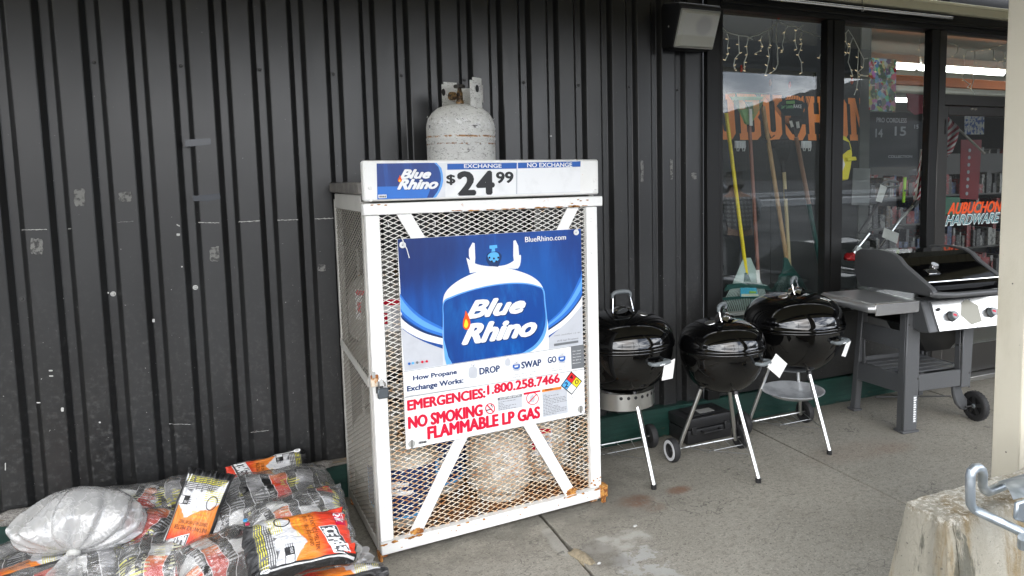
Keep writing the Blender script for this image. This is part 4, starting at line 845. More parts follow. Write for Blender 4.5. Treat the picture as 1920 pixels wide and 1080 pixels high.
# ================================================================== PROPANE CAGE
CA = .0712; CO = Vector((.372, 2.784, 0)); EX = Vector((math.cos(CA), math.sin(CA), 0)); EY = Vector((-math.sin(CA), math.cos(CA), 0))
def cg(px, py, off=0):
    q = onpl(px, py, CO+EY*off, EY)-CO; return Vector((q.dot(EX), off, q.z))
cage = thing('propane_cage', 'white expanded-metal propane exchange cage with a blue poster and rusty bottom corners', 'propane cage', CO, CA)
def cb(x0, x1, y0, y1, z0, z1, name, mat=M_CAGE, bev=.003, par=None): return MB().box(x0, x1, y0, y1, z0, z1).build(name, mat, par or cage, bevel=bev)
t = Mat('rust_patch', (.55, .26, .06), .9); t.color((.22, .07, .015), t.ramp(t.noise(60, 7, .75), .46, .56)); t.color((.62, .42, .16), t.ramp(t.noise(45, 6, .7), .60, .66)); M_RP = t.done()
DW, DD, DH = 1.005, .62, 1.40
door = cb(.006, .058, -.012, .016, .078, 1.348, 'door', M_CAGE)             # the left stile carries the rest of the door
cb(.944, .998, -.012, .016, .078, 1.348, 'door_stile')
cb(-.002, 1.022, -.020, .016, 1.350, 1.393, 'door_top_rail', M_RAIL)
cb(.006, 1.018, -.022, .016, .028, .076, 'door_bottom_rail', rusty('rail_bottom', (.78, .78, .76), .645))
cb(.985, 1.024, -.026, .02, .03, .085, 'rusted_corner', M_RP); cb(.998, 1.018, -.018, .0, .0, .03, 'rusted_corner', M_RP)
cb(.000, .012, -.018, .02, .0, .03, 'rusted_corner', M_RP)
def brace(p, q, name='brace', w=.05, y=-.013):
    p = Vector(p); q = Vector(q); d = (q-p).normalized(); s = Vector((d.z, 0, -d.x))*w/2; s = Vector((w/2*1.12, 0, 0))
    return MB().prism([p-s, p+s, q+s, q-s], (0, .008, 0)).build(name, M_CAGE, cage, bevel=.001)
brace((.150, -.013, 1.349), (.842, -.013, .077)); brace((.885, -.0045, 1.349), (.145, -.0045, .077))
for (cx, wd, hh, yy) in ((.15, .07, .030, -.0142), (.845, .06, .05, -.0142)):
    rn = random.Random(int(cx*100)); P_ = [(cx+wd/2*math.cos(q)*(1-.35*rn.random()), yy, .088+hh/2*math.sin(q)*(1-.4*rn.random())) for q in [2*math.pi*k/26 for k in range(26)]]
    MB().prism(P_, (0, .0012, 0)).build('rust_patch', M_RP, cage)
rn = random.Random(77)
def rustspot(x, z, wd, hh, y): MB().prism([(x+wd/2*math.cos(q)*(1-.5*rn.random()), y, z+hh/2*math.sin(q)*(1-.5*rn.random())) for q in [2*math.pi*k/18 for k in range(18)]], (0, .0008, 0)).build('rust_patch', M_RP, cage)
for k in range(26): x = rn.choice([rn.uniform(.25, .95), rn.gauss(.62, .12), rn.gauss(.88, .04)]); rustspot(min(x, 1.0), 1.3535+rn.uniform(-.001, .002), rn.uniform(.012, .05), rn.uniform(.004, .009), -.0207)
for x, z in ((.90, 1.381), (.912, 1.376), (.945, 1.378), (.03, 1.388), (.055, 1.389), (.08, 1.386), (.87, 1.366)): rustspot(x, z, .016, .006, -.0207)
for k in range(22): x = rn.choice([rn.gauss(.05, .03), rn.gauss(.14, .02), rn.gauss(.45, .08), rn.gauss(.84, .03), rn.gauss(.97, .02)]); rustspot(max(.012, min(x, 1.0)), .0745+rn.uniform(-.004, .001), rn.uniform(.012, .045), rn.uniform(.004, .012), -.0227)
for k in range(10): rustspot(rn.uniform(.02, .99), rn.uniform(.036, .07), rn.uniform(.004, .012), rn.uniform(.003, .008), -.0227)
for k in range(8): rustspot(rn.uniform(.945, .995), rn.uniform(.085, .13), rn.uniform(.008, .02), rn.uniform(.004, .012), -.0127)
# carcass
for x in (.002, .972): cb(x, x+.03, .022, .05, .03, 1.40, 'front_post', M_CAGESIDE)
for x in (.002, .972): cb(x, x+.03, DD-.03, DD, .0, 1.40, 'rear_post', M_CAGESIDE)
for z0, z1 in ((.03, .07), (1.36, 1.425)):
    cb(.002, .008, .052, DD-.032, z0, z1, 'side_rail', M_CAGESIDE); cb(.996, 1.002, .052, DD-.032, z0, z1, 'side_rail', M_CAGESIDE)
    cb(.034, .970, DD-.012, DD-.004, z0, z1, 'back_rail', M_CAGESIDE)
MB().bar((.0, .05, .70), (.0, DD-.02, .755), .005, .034, (0, 0, 1)).build('side_brace', M_CAGESIDE, cage); MB().bar((1.004, .05, .70), (1.004, DD-.02, .70), .005, .034).build('side_brace', M_CAGESIDE, cage)
cb(-.012, 1.016, .01, DD+.01, 1.427, 1.472, 'roof', M_ROOF, .006)
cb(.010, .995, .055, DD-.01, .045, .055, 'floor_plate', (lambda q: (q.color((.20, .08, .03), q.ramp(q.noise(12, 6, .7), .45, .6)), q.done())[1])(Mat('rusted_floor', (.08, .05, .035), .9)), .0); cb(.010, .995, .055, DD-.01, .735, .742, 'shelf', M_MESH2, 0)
for x in (.02, .975): 
    for y in (.03, DD-.05): cb(x-.018, x+.018, y-.015, y+.02, 0, .028, 'foot', M_RUSTY)
def expanded(ax, x0, x1, z0, z1, off, name, mat, lw=.0415, sw=.0195, wd=.0026, th=.0022):
    """diamond mesh of bars; ax 'x': in the x-z plane at y=off, ax 'y': in the y-z plane at x=off"""
    mb = MB(); nx = int((x1-x0)/lw*2); nz_ = int((z1-z0)/sw*2); ax_ = (x1-x0)/nx; az_ = (z1-z0)/nz_
    def P3(a, z, o): return (a, off+o, z) if ax == 'x' else (off+o, a, z)
    d = Vector((ax_, az_)).normalized()
    for i in range(nx):
        for j in range(nz_):
            a0, z_0 = x0+i*ax_, z0+j*az_; up = (i+j) % 2 == 0
            A = Vector((a0, z_0 if up else z_0+az_)); B = Vector((a0+ax_, z_0+az_ if up else z_0))
            dd = (B-A).normalized(); s = Vector((-dd.y, dd.x))*wd/2; e = dd*.001; t0, t1 = (0, th) if up else (-th*.5, th*.5)
            A = A-e; B = B+e
            V = [mb.bm.verts.new(P3(q.x, q.y, o)) for o in (t0, t1) for q in (A-s, A+s, B+s, B-s)]
            for f in ((0,1,2,3), (4,7,6,5), (0,4,5,1), (1,5,6,2), (2,6,7,3), (3,7,4,0)): mb.bm.faces.new([V[k] for k in f])
    return mb.build(name, mat, cage, weld=False, normals=False)
expanded('x', .05, .95, .07, 1.355, .006, 'front_mesh', M_MESH)
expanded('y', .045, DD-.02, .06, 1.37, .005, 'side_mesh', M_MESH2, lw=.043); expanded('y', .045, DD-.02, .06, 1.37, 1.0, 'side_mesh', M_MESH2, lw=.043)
# rivet-like bolts on stiles and sign
me = MB().lathe([(0, -.005), (.005, -.0042), (.008, -.001), (.008, 0), (0, 0)], 12, axis='y').mesh('bolt', smooth=True); me.materials.append(M_CAGE)
for x, z, y in ((.965, 1.29, -.0123), (.967, 1.15, -.0123), (.968, .95, -.0123), (.968, .72, -.0123), (.968, .42, -.0123), (.032, .22, -.0123), (.97, .18, -.0123), (.022, 1.452, -.0323), (.024, 1.408, -.0323), (.975, 1.462, -.0323), (.975, 1.418, -.0323)):
    link('bolt', me, None, cage, (x, y, z))
# padlock and hasp
pl = MB().box(.015, .056, -.045, -.028, .655, .695).build('padlock', base('lock_steel', (.16, .18, .20), .35, metal=.8), cage, bevel=.004)
MB().tube([(.022, -.036, .695), (.020, -.036, .722), (.028, -.036, .732), (.040, -.036, .728), (.046, -.036, .70)], .0035, 8).build('shackle', M_CHROME, pl, smooth=True)
MB().box(-.004, .024, -.024, -.0135, .70, .745).build('hasp', M_RUSTY, cage, bevel=.002); MB().box(.0, .012, -.03, -.024, .735, .76).build('hasp', M_SCREW2, cage, bevel=.002)
MB().box(.012, .040, -.0275, -.0245, .675, .70).build('lock_plate', M_SCREW, pl)

# ---- price sign
SY = -.032
sign = cb(.0, .997, SY, .012, 1.402, 1.552, 'price_sign', M_RAIL, .006)
def sg(px, py, o=0): v = cg(px, py, SY); v.y = SY-.0006-o; return v
c5 = lambda x, y: (690+x/4.364, 290+y/4.363)
def sflat(pts, mat, name, o, par=sign): return MB().prism([sg(*c5(*q), o) for q in pts], (0, .0004, 0)).build(name, mat, par)
def arc(cx, cy, rx, ry, a0, a1, n=18): return [(cx+rx*math.cos(R(a0+(a1-a0)*k/n)), cy+ry*math.sin(R(a0+(a1-a0)*k/n))) for k in range(n+1)]
sflat([(70, 72), (1738, 53), (1735, 305), (76, 366)], PW2, 'sign_sheet', .0)
sflat([(70, 72), (560, 66)]+[(600, 110), (612, 160), (615, 215), (605, 260), (585, 305), (560, 345)]+[(550, 352), (76, 366)], PLB, 'logo_field', .0006)
sflat([(70, 72), (540, 67), (575, 100), (592, 150), (597, 200), (588, 250), (568, 300), (530, 352), (76, 366)], PPB, 'logo_field', .0012)
sflat([(76, 262), (520, 255), (480, 355), (76, 365)], PLB2, 'logo_field', .0016)
sflat([(648, 75), (1217, 66), (1216, 114), (648, 123)], PB, 'header_band', .0008); sflat([(1226, 66), (1738, 54), (1737, 98), (1226, 112)], PB, 'header_band', .0008)
sflat([(635, 126), (1217, 118), (1214, 322), (632, 345)], PW, 'price_field', .0008); sflat([(1224, 116), (1736, 102), (1734, 300), (1222, 320)], PW, 'price_field', .0008)
def stext(s_, bl, tr, mat, o=.0022, bold=.03, it=0, par=sign, slant=None, name='lettering'):
    a, b = sg(*c5(*bl)), sg(*c5(*tr)); a2 = sg(*c5(tr[0], tr[1]+(bl[1]-tr[1])))
    return lettering(s_, a.x, b.x, a.z, b.z, lambda x, z: Vector((x, SY-.0006-o, z)), mat, par, bold, it, name=name, slant=0)
stext('EXCHANGE', (784, 109), (1090, 76), PW); stext('NO EXCHANGE', (1300, 103), (1668, 66), PW)
stext('$', (640, 235), (712, 165), PK, bold=.045); stext('2', (730, 326), (878, 146), PK, bold=.065); stext('4', (884, 320), (1032, 142), PK, bold=.065); stext('99', (1046, 230), (1188, 143), PK, bold=.05)
def logo(f, bl1, tr1, bl2, tr2, par, shade=(5, 5), sh=.42):
    for dx, dy, mm, o in ((shade[0], shade[1], PN, .0024), (0, 0, PW, .0030)):
        for s_, bl, tr in (('Blue', bl1, tr1), ('Rhino', bl2, tr2)): f(s_, (bl[0]+dx, bl[1]+dy), (tr[0]+dx, tr[1]+dy), mm, o, .075, sh, par)
logo(lambda s_, bl, tr, mm, o, bd, it, par: stext(s_, bl, tr, mm, o, bd, it, par), (258, 194), (514, 122), (236, 282), (572, 200), sign, (4, 4))
sflat([(258, 165)]+arc(258, 208, 16, 18, -20, 200, 10)+[(252, 185)], PF, 'flame', .0038); sflat(arc(257, 214, 8, 9, 0, 360, 10)[:-1]+[], PY, 'flame', .0044)
sflat([(82, 328), (150, 326), (152, 354), (84, 357)], PW, 'code_box', .0022)
for k in range(9): sflat([(88+k*6.6, 335), (91+k*6.6+(k % 3), 335), (91+k*6.6+(k % 3), 350), (88+k*6.6, 350)], PK, 'code_bar', .0028)
sflat([(1212, 118), (1218, 118), (1216, 322), (1210, 322)], PG, 'divider', .0014)

# ---- poster
PYY = -.020
c2 = lambda x, y: (700+x/3.177, 420+y/3.176)
c4b = lambda x, y: (740+x/4.908, 630+y/4.909)
def pg(px, py, o=0): v = cg(px, py, PYY); v.y = PYY-.0005-o; return v
TL, TR, BR, BL = [cg(*q, PYY) for q in ((745, 450.5), (1088, 427), (1097, 775.5), (762, 843))]
X0p, X1p, Z0p, Z1p = (TL.x+BL.x)/2, (TR.x+BR.x)/2, (BL.z+BR.z)/2, (TL.z+TR.z)/2
poster = MB().box(X0p, X1p, PYY, PYY+.005, Z0p, Z1p).build('poster', PW, cage)
def clampP(v): return Vector((min(max(v.x, X0p+.0005), X1p-.0005), v.y, min(max(v.z, Z0p+.0005), Z1p-.0005)))
def pf(pts, mat, name, o, c=c2, par=poster): return MB().prism([clampP(pg(*c(*q), o)) for q in pts], (0, .0003, 0)).build(name, mat, par)
def smooth(pts, n=5, closed=False):
    out = []; m_ = len(pts)
    for i in range(m_ if closed else m_-1):
        p = [Vector(pts[(i+k) % m_ if closed else min(max(i+k, 0), m_-1)]) for k in (-1, 0, 1, 2)]
        for k in range(n):
            t_ = k/n; q = .5*((2*p[1])+(p[2]-p[0])*t_+(2*p[0]-5*p[1]+4*p[2]-p[3])*t_*t_+(3*p[1]-p[0]-3*p[2]+p[3])*t_**3); out.append((q.x, q.y))
    if not closed: out.append(tuple(pts[-1]))
    return out
pf([(130, 90), (1240, 0), (1250, 780), (190, 890)], PPB, 'art_background', .0002)
# pale lower corners and swooshes
lo = smooth([(140, 590), (200, 645), (300, 700), (420, 745)]); pf(lo+[(420, 880), (185, 880)], PG, 'art_corner', .0006)
ro = smooth([(1030, 690), (1110, 620), (1180, 550), (1260, 440)]); pf(ro+[(1262, 740), (1030, 770)], PG, 'art_corner', .0006)
pf(smooth([(140, 385), (200, 470), (290, 550), (420, 620)])+smooth([(420, 672), (300, 630), (200, 565), (140, 500)]), PLB2, 'art_swoosh', .0010)
pf(smooth([(140, 400), (200, 490), (290, 570), (420, 635)])+smooth([(420, 655), (300, 612), (200, 545), (140, 480)]), PLB, 'art_swoosh', .0014)
pf(smooth([(140, 530), (200, 590), (300, 645), (425, 682)])+smooth([(425, 722), (300, 690), (200, 640), (140, 585)]), PW, 'art_swoosh', .0010)
pf(smooth([(140, 517), (200, 577), (300, 634), (425, 672)])+smooth([(425, 684), (300, 648), (200, 592), (140, 532)]), PN, 'art_swoosh', .0018)
pf(smooth([(1020, 600), (1110, 520), (1180, 420), (1260, 250)])+smooth([(1260, 400), (1190, 500), (1120, 570), (1020, 640)]), PLB2, 'art_swoosh', .0010)
pf(smooth([(1020, 610), (1110, 535), (1180, 440), (1260, 290)])+smooth([(1260, 350), (1190, 465), (1120, 545), (1020, 625)]), PLB, 'art_swoosh', .0014)
pf(smooth([(1020, 640), (1120, 575), (1190, 505), (1260, 405)])+smooth([(1260, 460), (1190, 545), (1120, 612), (1020, 680)]), PW, 'art_swoosh', .0010)
pf(smooth([(1020, 636), (1120, 568), (1190, 498), (1260, 392)])+smooth([(1260, 408), (1190, 508), (1120, 578), (1020, 648)]), PN, 'art_swoosh', .0018)
# painted tank: collar, dome, label
pf(smooth([(552, 200), (575, 215), (600, 232), (640, 245), (700, 252), (780, 245), (830, 222), (860, 190), (878, 190), (862, 262), (780, 262), (700, 275), (620, 285), (575, 292)], 4), PTANK, 'art_collar', .0020)
pf([(568, 150), (590, 110), (602, 114), (606, 200), (600, 285), (572, 290), (576, 215), (568, 190)], PTANK, 'art_collar', .0022); pf([(833, 100), (845, 95), (862, 130), (866, 180), (860, 265), (842, 265), (832, 190)], PTANK, 'art_collar', .0022)
pf(smooth([(690, 250), (672, 215), (676, 180), (700, 165), (740, 165), (762, 185), (758, 215), (742, 255)], 4), PN, 'art_valve', .0024)
pf(smooth([(690, 215), (680, 190), (700, 170), (735, 170), (748, 190), (742, 215), (716, 228)], 4), PTB, 'art_valve', .0028); pf([(702, 165), (704, 148), (690, 146), (690, 128), (735, 124), (737, 142), (722, 145), (724, 163)], PTB, 'art_valve', .0028)
for q in ((690, 200), (716, 205), (742, 200), (704, 222), (730, 222)): pf(arc(q[0], q[1], 6, 7, 0, 360, 8)[:-1], PK, 'art_valve', .0032)
pf(smooth([(412, 500), (418, 430), (452, 378), (520, 328), (610, 288), (700, 266), (790, 262), (870, 282), (940, 310), (992, 352), (1018, 410), (1026, 500), (1038, 600), (1044, 700), (1042, 780)])+[(1042, 800), (412, 870)], PTANK, 'art_tank', .0026)
lab = smooth([(414, 700), (412, 560), (416, 462), (470, 428), (560, 396), (680, 366), (800, 350), (900, 350), (975, 366), (1014, 390), (1024, 470), (1034, 580), (1022, 660), (985, 720), (930, 762), (850, 785)])
pf(lab+[(600, 840), (440, 860), (424, 800)], PLB, 'art_label', .0030)
pf(smooth([(420, 690), (418, 560), (420, 470), (474, 436), (562, 403), (682, 373), (800, 357), (898, 357), (970, 372), (1006, 394), (1016, 470), (1024, 570), (1006, 650), (962, 716), (890, 765)])+[(800, 800), (480, 850), (446, 790)], PLABEL, 'art_label', .0034)
def ptext(s_, bl, tr, mat, o=.004, bold=.03, it=0, par=poster, c=c2, rise=None):
    """bl: baseline start, tr: cap-top end in crop pixels; rise: crop pixels the baseline climbs over the word"""
    a, b = pg(*c(*bl)), pg(*c(*tr)); return lettering(s_, a.x, b.x, a.z, b.z, lambda x, z: Vector((x, PYY-.0005-o, z)), mat, par, bold, it)
pt = lambda s_, bl, tr, mm, o, bd, it, par: ptext(s_, bl, tr, mm, o, bd, it, par)
for dx, mm, o in ((5, PN, .0040), (0, PW, .0046)):
    ptext('Blue', (548+dx, 560+dx), (905+dx, 428+dx), mm, o, .075, .42); ptext('Rhino', (522+dx, 714+dx), (972+dx, 552+dx), mm, o, .075, .42)
pf(smooth([(547, 515), (566, 550), (576, 590), (566, 622), (548, 628), (532, 612), (532, 575), (542, 545)], 4, True), PF, 'art_flame', .0052); pf(smooth([(549, 565), (562, 592), (556, 614), (544, 616), (538, 600)], 4, True), PY, 'art_flame', .0056)
ptext('BlueRhino.com', (902, 108), (1145, 62), PW, .003, .018)
# banners
pf([(180, 876), (1173, 728), (1190, 862), (190, 1032)], PW, 'banner', .0050); 
def ztext(s_, bl, tr, mat, o=.0060, bold=.02, it=0): return ptext(s_, bl, tr, mat, o, bold, it, poster, c4b)
def zf(pts, mat, name, o=.0060): return pf(pts, mat, name, o, c4b)
zf([(78, 322), (1735, 72), (1745, 300), (90, 560)], PW, 'banner', .0048); zf([(88, 552), (1745, 295), (1745, 700), (105, 1040)], PW, 'banner', .0050)
for (a, b) in (((78, 325), (1735, 74)), ((88, 562), (1745, 298))): zf([a, b, (b[0], b[1]+4), (a[0], a[1]+4)], PDG, 'rule', .0056)
zf([(115, 716), (925, 572), (925, 575), (115, 720)], PG, 'rule', .0056)
ztext('How Propane', (165, 405), (567, 305), PN, bold=.05); ztext('Exchange Works:', (110, 507), (628, 380), PN, bold=.05)
ztext('DROP', (775, 352), (962, 266), PN, bold=.04); ztext('SWAP', (1160, 296), (1343, 210), PN, bold=.04); ztext('GO', (1402, 248), (1482, 182), PN, bold=.04)
M_RED = PR
ztext('EMERGENCIES:', (112, 682), (830, 475), M_RED, bold=.055); ztext('1.800.258.7466', (845, 535), (1514, 345), M_RED, bold=.055)
ztext('NO SMOKING', (120, 850), (805, 625), M_RED, bold=.055); ztext('FLAMMABLE LP GAS', (297, 945), (1333, 645), M_RED, bold=.055)
ztext('Net Weight 15 lb', (1468, -8), (1700, -30), PDG, .0040, .004); ztext('(6.8 kg) Propane', (1492, 50), (1685, 10), PDG, .0040, .004); zf([(1462, 70), (1685, 38), (1686, 58), (1463, 92)], PDG, 'small_bar', .0040)
zf([(1615, 93), (1735, 74), (1745, 285), (1622, 303)], PDG, 'grey_box', .0062)
for s_, y in (('No tank', 134), ('to swap?', 162), ('See store', 190), ('to get a', 216), ('Rhino.', 246)): ztext(s_, (1632, y+8), (1708, y-12), PW, .0070, .02)
# little tanks
def tankicon(x, y, w_, h_, blue):
    zf(smooth([(x, y+h_*.3), (x+w_*.15, y+h_*.05), (x+w_*.5, y), (x+w_*.85, y+h_*.05), (x+w_, y+h_*.3), (x+w_, y+h_*.75), (x+w_*.8, y+h_), (x+w_*.2, y+h_), (x, y+h_*.75)], 3, True), PG, 'icon_tank', .0062)
    if blue: zf([(x, y+h_*.25), (x+w_, y+h_*.15), (x+w_*.97, y+h_*.55), (x+w_*.7, y+h_*.78), (x+w_*.3, y+h_*.8), (x+w_*.03, y+h_*.6)], PB, 'icon_label', .0068); zf([(x+w_*.25, y+h_*.36), (x+w_*.75, y+h_*.3), (x+w_*.7, y+h_*.5), (x+w_*.25, y+h_*.56)], PW, 'icon_label', .0074)
    zf([(x+w_*.3, y-h_*.28), (x+w_*.4, y-h_*.28), (x+w_*.4, y-h_*.05), (x+w_*.3, y)], PG, 'icon_collar', .0064); zf([(x+w_*.65, y-h_*.3), (x+w_*.75, y-h_*.3), (x+w_*.75, y), (x+w_*.65, y-h_*.03)], PG, 'icon_collar', .0064); zf([(x+w_*.48, y-h_*.16), (x+w_*.58, y-h_*.16), (x+w_*.56, y), (x+w_*.5, y)], PDG, 'icon_valve', .0064)
tankicon(675, 280, 80, 105, 0); tankicon(1010, 208, 50, 62, 0); tankicon(1080, 245, 68, 72, 1); tankicon(1500, 170, 65, 78, 1)
for s_, bl, tr in (('DROP empty tank beside display.', (688, 425), (955, 377)), ('No access at tank outside', (742, 438), (905, 410)), ('See store employee to SWAP', (1070, 362), (1295, 316)), ('empty tank for Blue Rhino.', (1082, 382), (1285, 340)), ('GO enjoy your Blue Rhino', (1392, 308), (1583, 270)), ('propane tank.', (1440, 322), (1537, 292))): ztext(s_, bl, (tr[0], tr[1]+(0)), PDG, .0062, .01)
# hazard diamond
D = [(1618, 322), (1718, 412), (1622, 538), (1522, 455)]; ctr = (1620, 432); mid = lambda a, b: ((a[0]+b[0])/2, (a[1]+b[1])/2)
zf(D, PK, 'hazard_diamond', .0066)
ins = lambda p, k=.92: (ctr[0]+(p[0]-ctr[0])*k, ctr[1]+(p[1]-ctr[1])*k)
Di = [ins(p) for p in D]; M4 = [mid(Di[3], Di[0]), mid(Di[0], Di[1]), mid(Di[1], Di[2]), mid(Di[2], Di[3])]
def cell(pts, m_): cx = sum(p[0] for p in pts)/4; cy = sum(p[1] for p in pts)/4; zf([(cx+(p[0]-cx)*.93, cy+(p[1]-cy)*.93) for p in pts], m_, 'hazard_cell', .0072)
cell([Di[0], M4[1], ctr, M4[0]], P('haz_red', (.80, .02, .03))); cell([M4[1], Di[1], M4[2], ctr], PY); cell([ctr, M4[2], Di[2], M4[3]], PW); cell([M4[0], ctr, M4[3], Di[3]], PTB)
ztext('4', (1602, 396), (1633, 352), PK, .0080, .04); ztext('2', (1556, 470), (1588, 420), PK, .0080, .04); ztext('0', (1652, 442), (1684, 394), PK, .0080, .02)
def ringz(cx, cy, rx, ry, w_, mat, o=.0066):
    mb = MB(); n = 30; A = [clampP(pg(*c4b(cx+rx*math.cos(2*math.pi*k/n), cy+ry*math.sin(2*math.pi*k/n)), o)) for k in range(n)]; B = [clampP(pg(*c4b(cx+(rx-w_)*math.cos(2*math.pi*k/n), cy+(ry-w_)*math.sin(2*math.pi*k/n)), o)) for k in range(n)]
    for k in range(n): mb.flat([A[k], A[(k+1) % n], B[(k+1) % n], B[k]])
    return mb.build('ring', mat, poster)
ringz(873, 664, 46, 50, 9, M_RED); zf([(838, 632), (846, 624), (910, 694), (902, 702)], M_RED, 'slash', .0070); zf([(838, 676), (890, 664), (892, 672), (840, 686)], PK, 'cigarette', .0064); zf([(876, 640), (884, 622), (892, 640), (898, 652), (892, 656), (886, 640)], PK, 'smoke', .0064)
zf([(1180, 520), (1335, 494), (1336, 510), (1181, 540)], M_RED, 'red_strip', .0062); ringz(1262, 572, 58, 58, 7, M_RED); zf([(1222, 608), (1296, 530), (1302, 536), (1228, 614)], M_RED, 'slash', .0070); tankicon(1238, 545, 45, 58, 0)
zf([(942, 566), (1165, 530), (1168, 650), (948, 688)], PG, 'small_print_box', .0060); zf([(942, 566), (1165, 528), (1165, 552), (942, 590)], PDG, 'small_print_head', .0064); ztext('ACCEPTABLE EMPTIES', (960, 582), (1150, 534), PW, .0070, .02)
zf([(1350, 490), (1528, 460), (1528, 484), (1350, 514)], PO, 'warning_head', .0064); ztext('WARNING', (1375, 504), (1450, 474), PK, .0070, .02); zf([(1352, 516), (1580, 476), (1588, 700), (1360, 745)], PG, 'small_print_box', .0060)
# rows of unreadable fine print
def fineprint(x0, y0, x1, y1, rows, dy, slope, seed, mat=PDG):
    rn = random.Random(seed); mb = MB()
    for r_ in range(rows):
        x = x0; yy = y0+r_*dy
        while x < x1-8:
            w_ = rn.uniform(8, 26); w_ = min(w_, x1-x)
            mb.flat([clampP(pg(*c4b(*q), .0070)) for q in ((x, yy-(x-x0)*slope), (x+w_, yy-(x+w_-x0)*slope), (x+w_, yy+4.5-(x+w_-x0)*slope), (x, yy+4.5-(x-x0)*slope))]); x += w_+rn.uniform(4, 8)
            if rn.random() < .06: break
    tag(mb.build('fine_print', mat, poster, normals=False), kind='stuff')
fineprint(950, 604, 1110, 0, 6, 14, .16, 1); fineprint(1362, 540, 1575, 0, 14, 14, .17, 2); fineprint(120, 272, 270, 0, 3, 10, .16, 3, PG); ztext('UN 1075', (1592, 572), (1652, 553), PK, .0062, .01)
for i, (x, m_) in enumerate(((130, PB), (164, PTB), (203, PDG), (250, M_RED), (291, M_RED))): zf(arc(x, 252-i*5.5, 12, 12, 0, 360, 10)[:-1], m_, 'social_dot', .0060)
for k in range(12): zf([(216+k*6, 968-k), (219+k*6+(k % 3), 968-k), (219+k*6+(k % 3), 990-k), (216+k*6, 990-k)], PK, 'code_bar', .0062)
# fasteners
def washer(px, py, tie=1):
    v = pg(px, py, .006); MB().lathe([(.0035, -.002), (.0125, -.0015), (.0125, .002), (.0035, .002)], 16, v, axis='y').build('washer', M_WHITEP, poster, smooth=True)
    MB().tube([v+Vector((0, 0, 0)), v+Vector((.002, -.008, .010)), v+Vector((-.002, -.004, .026)), v+Vector((0, .018, .03))], .0022, 6).build('zip_tie', M_WHITEP, poster, smooth=True)
    if tie: MB().tube([v+Vector((.002, -.010, .006)), v+Vector((.012, -.014, -.015)), v+Vector((.020, -.014, -.05))], .0018, 6).build('zip_tie_tail', M_WHITEP, poster, smooth=True)
washer(754, 459, 1); washer(1079, 435.5, 0)
for px, py in ((771, 831), (1087, 766)):
    v = pg(px, py, .0062); MB().lathe([(0, -.0015), (.014, -.0015), (.014, 0)], 18, v, axis='y').build('twist_fastener', base('fastener_grey', (.42, .42, .40), .4), poster); MB().box(v.x-.003, v.x+.003, v.y-.008, v.y-.002, v.z-.017, v.z+.017).build('twist_wing', base('fastener_dark', (.2, .2, .19), .4), poster, bevel=.002)
# zip ties left on the mesh
for px, py in ((727, 420), (815, 417), (928, 408)): v = cg(px, py, -.002); MB().tube([v+Vector((0, 0, .006)), v+Vector((.001, -.006, 0)), v+Vector((0, -.004, -.012))], .0016, 5).build('zip_tie', M_WHITEP, cage)

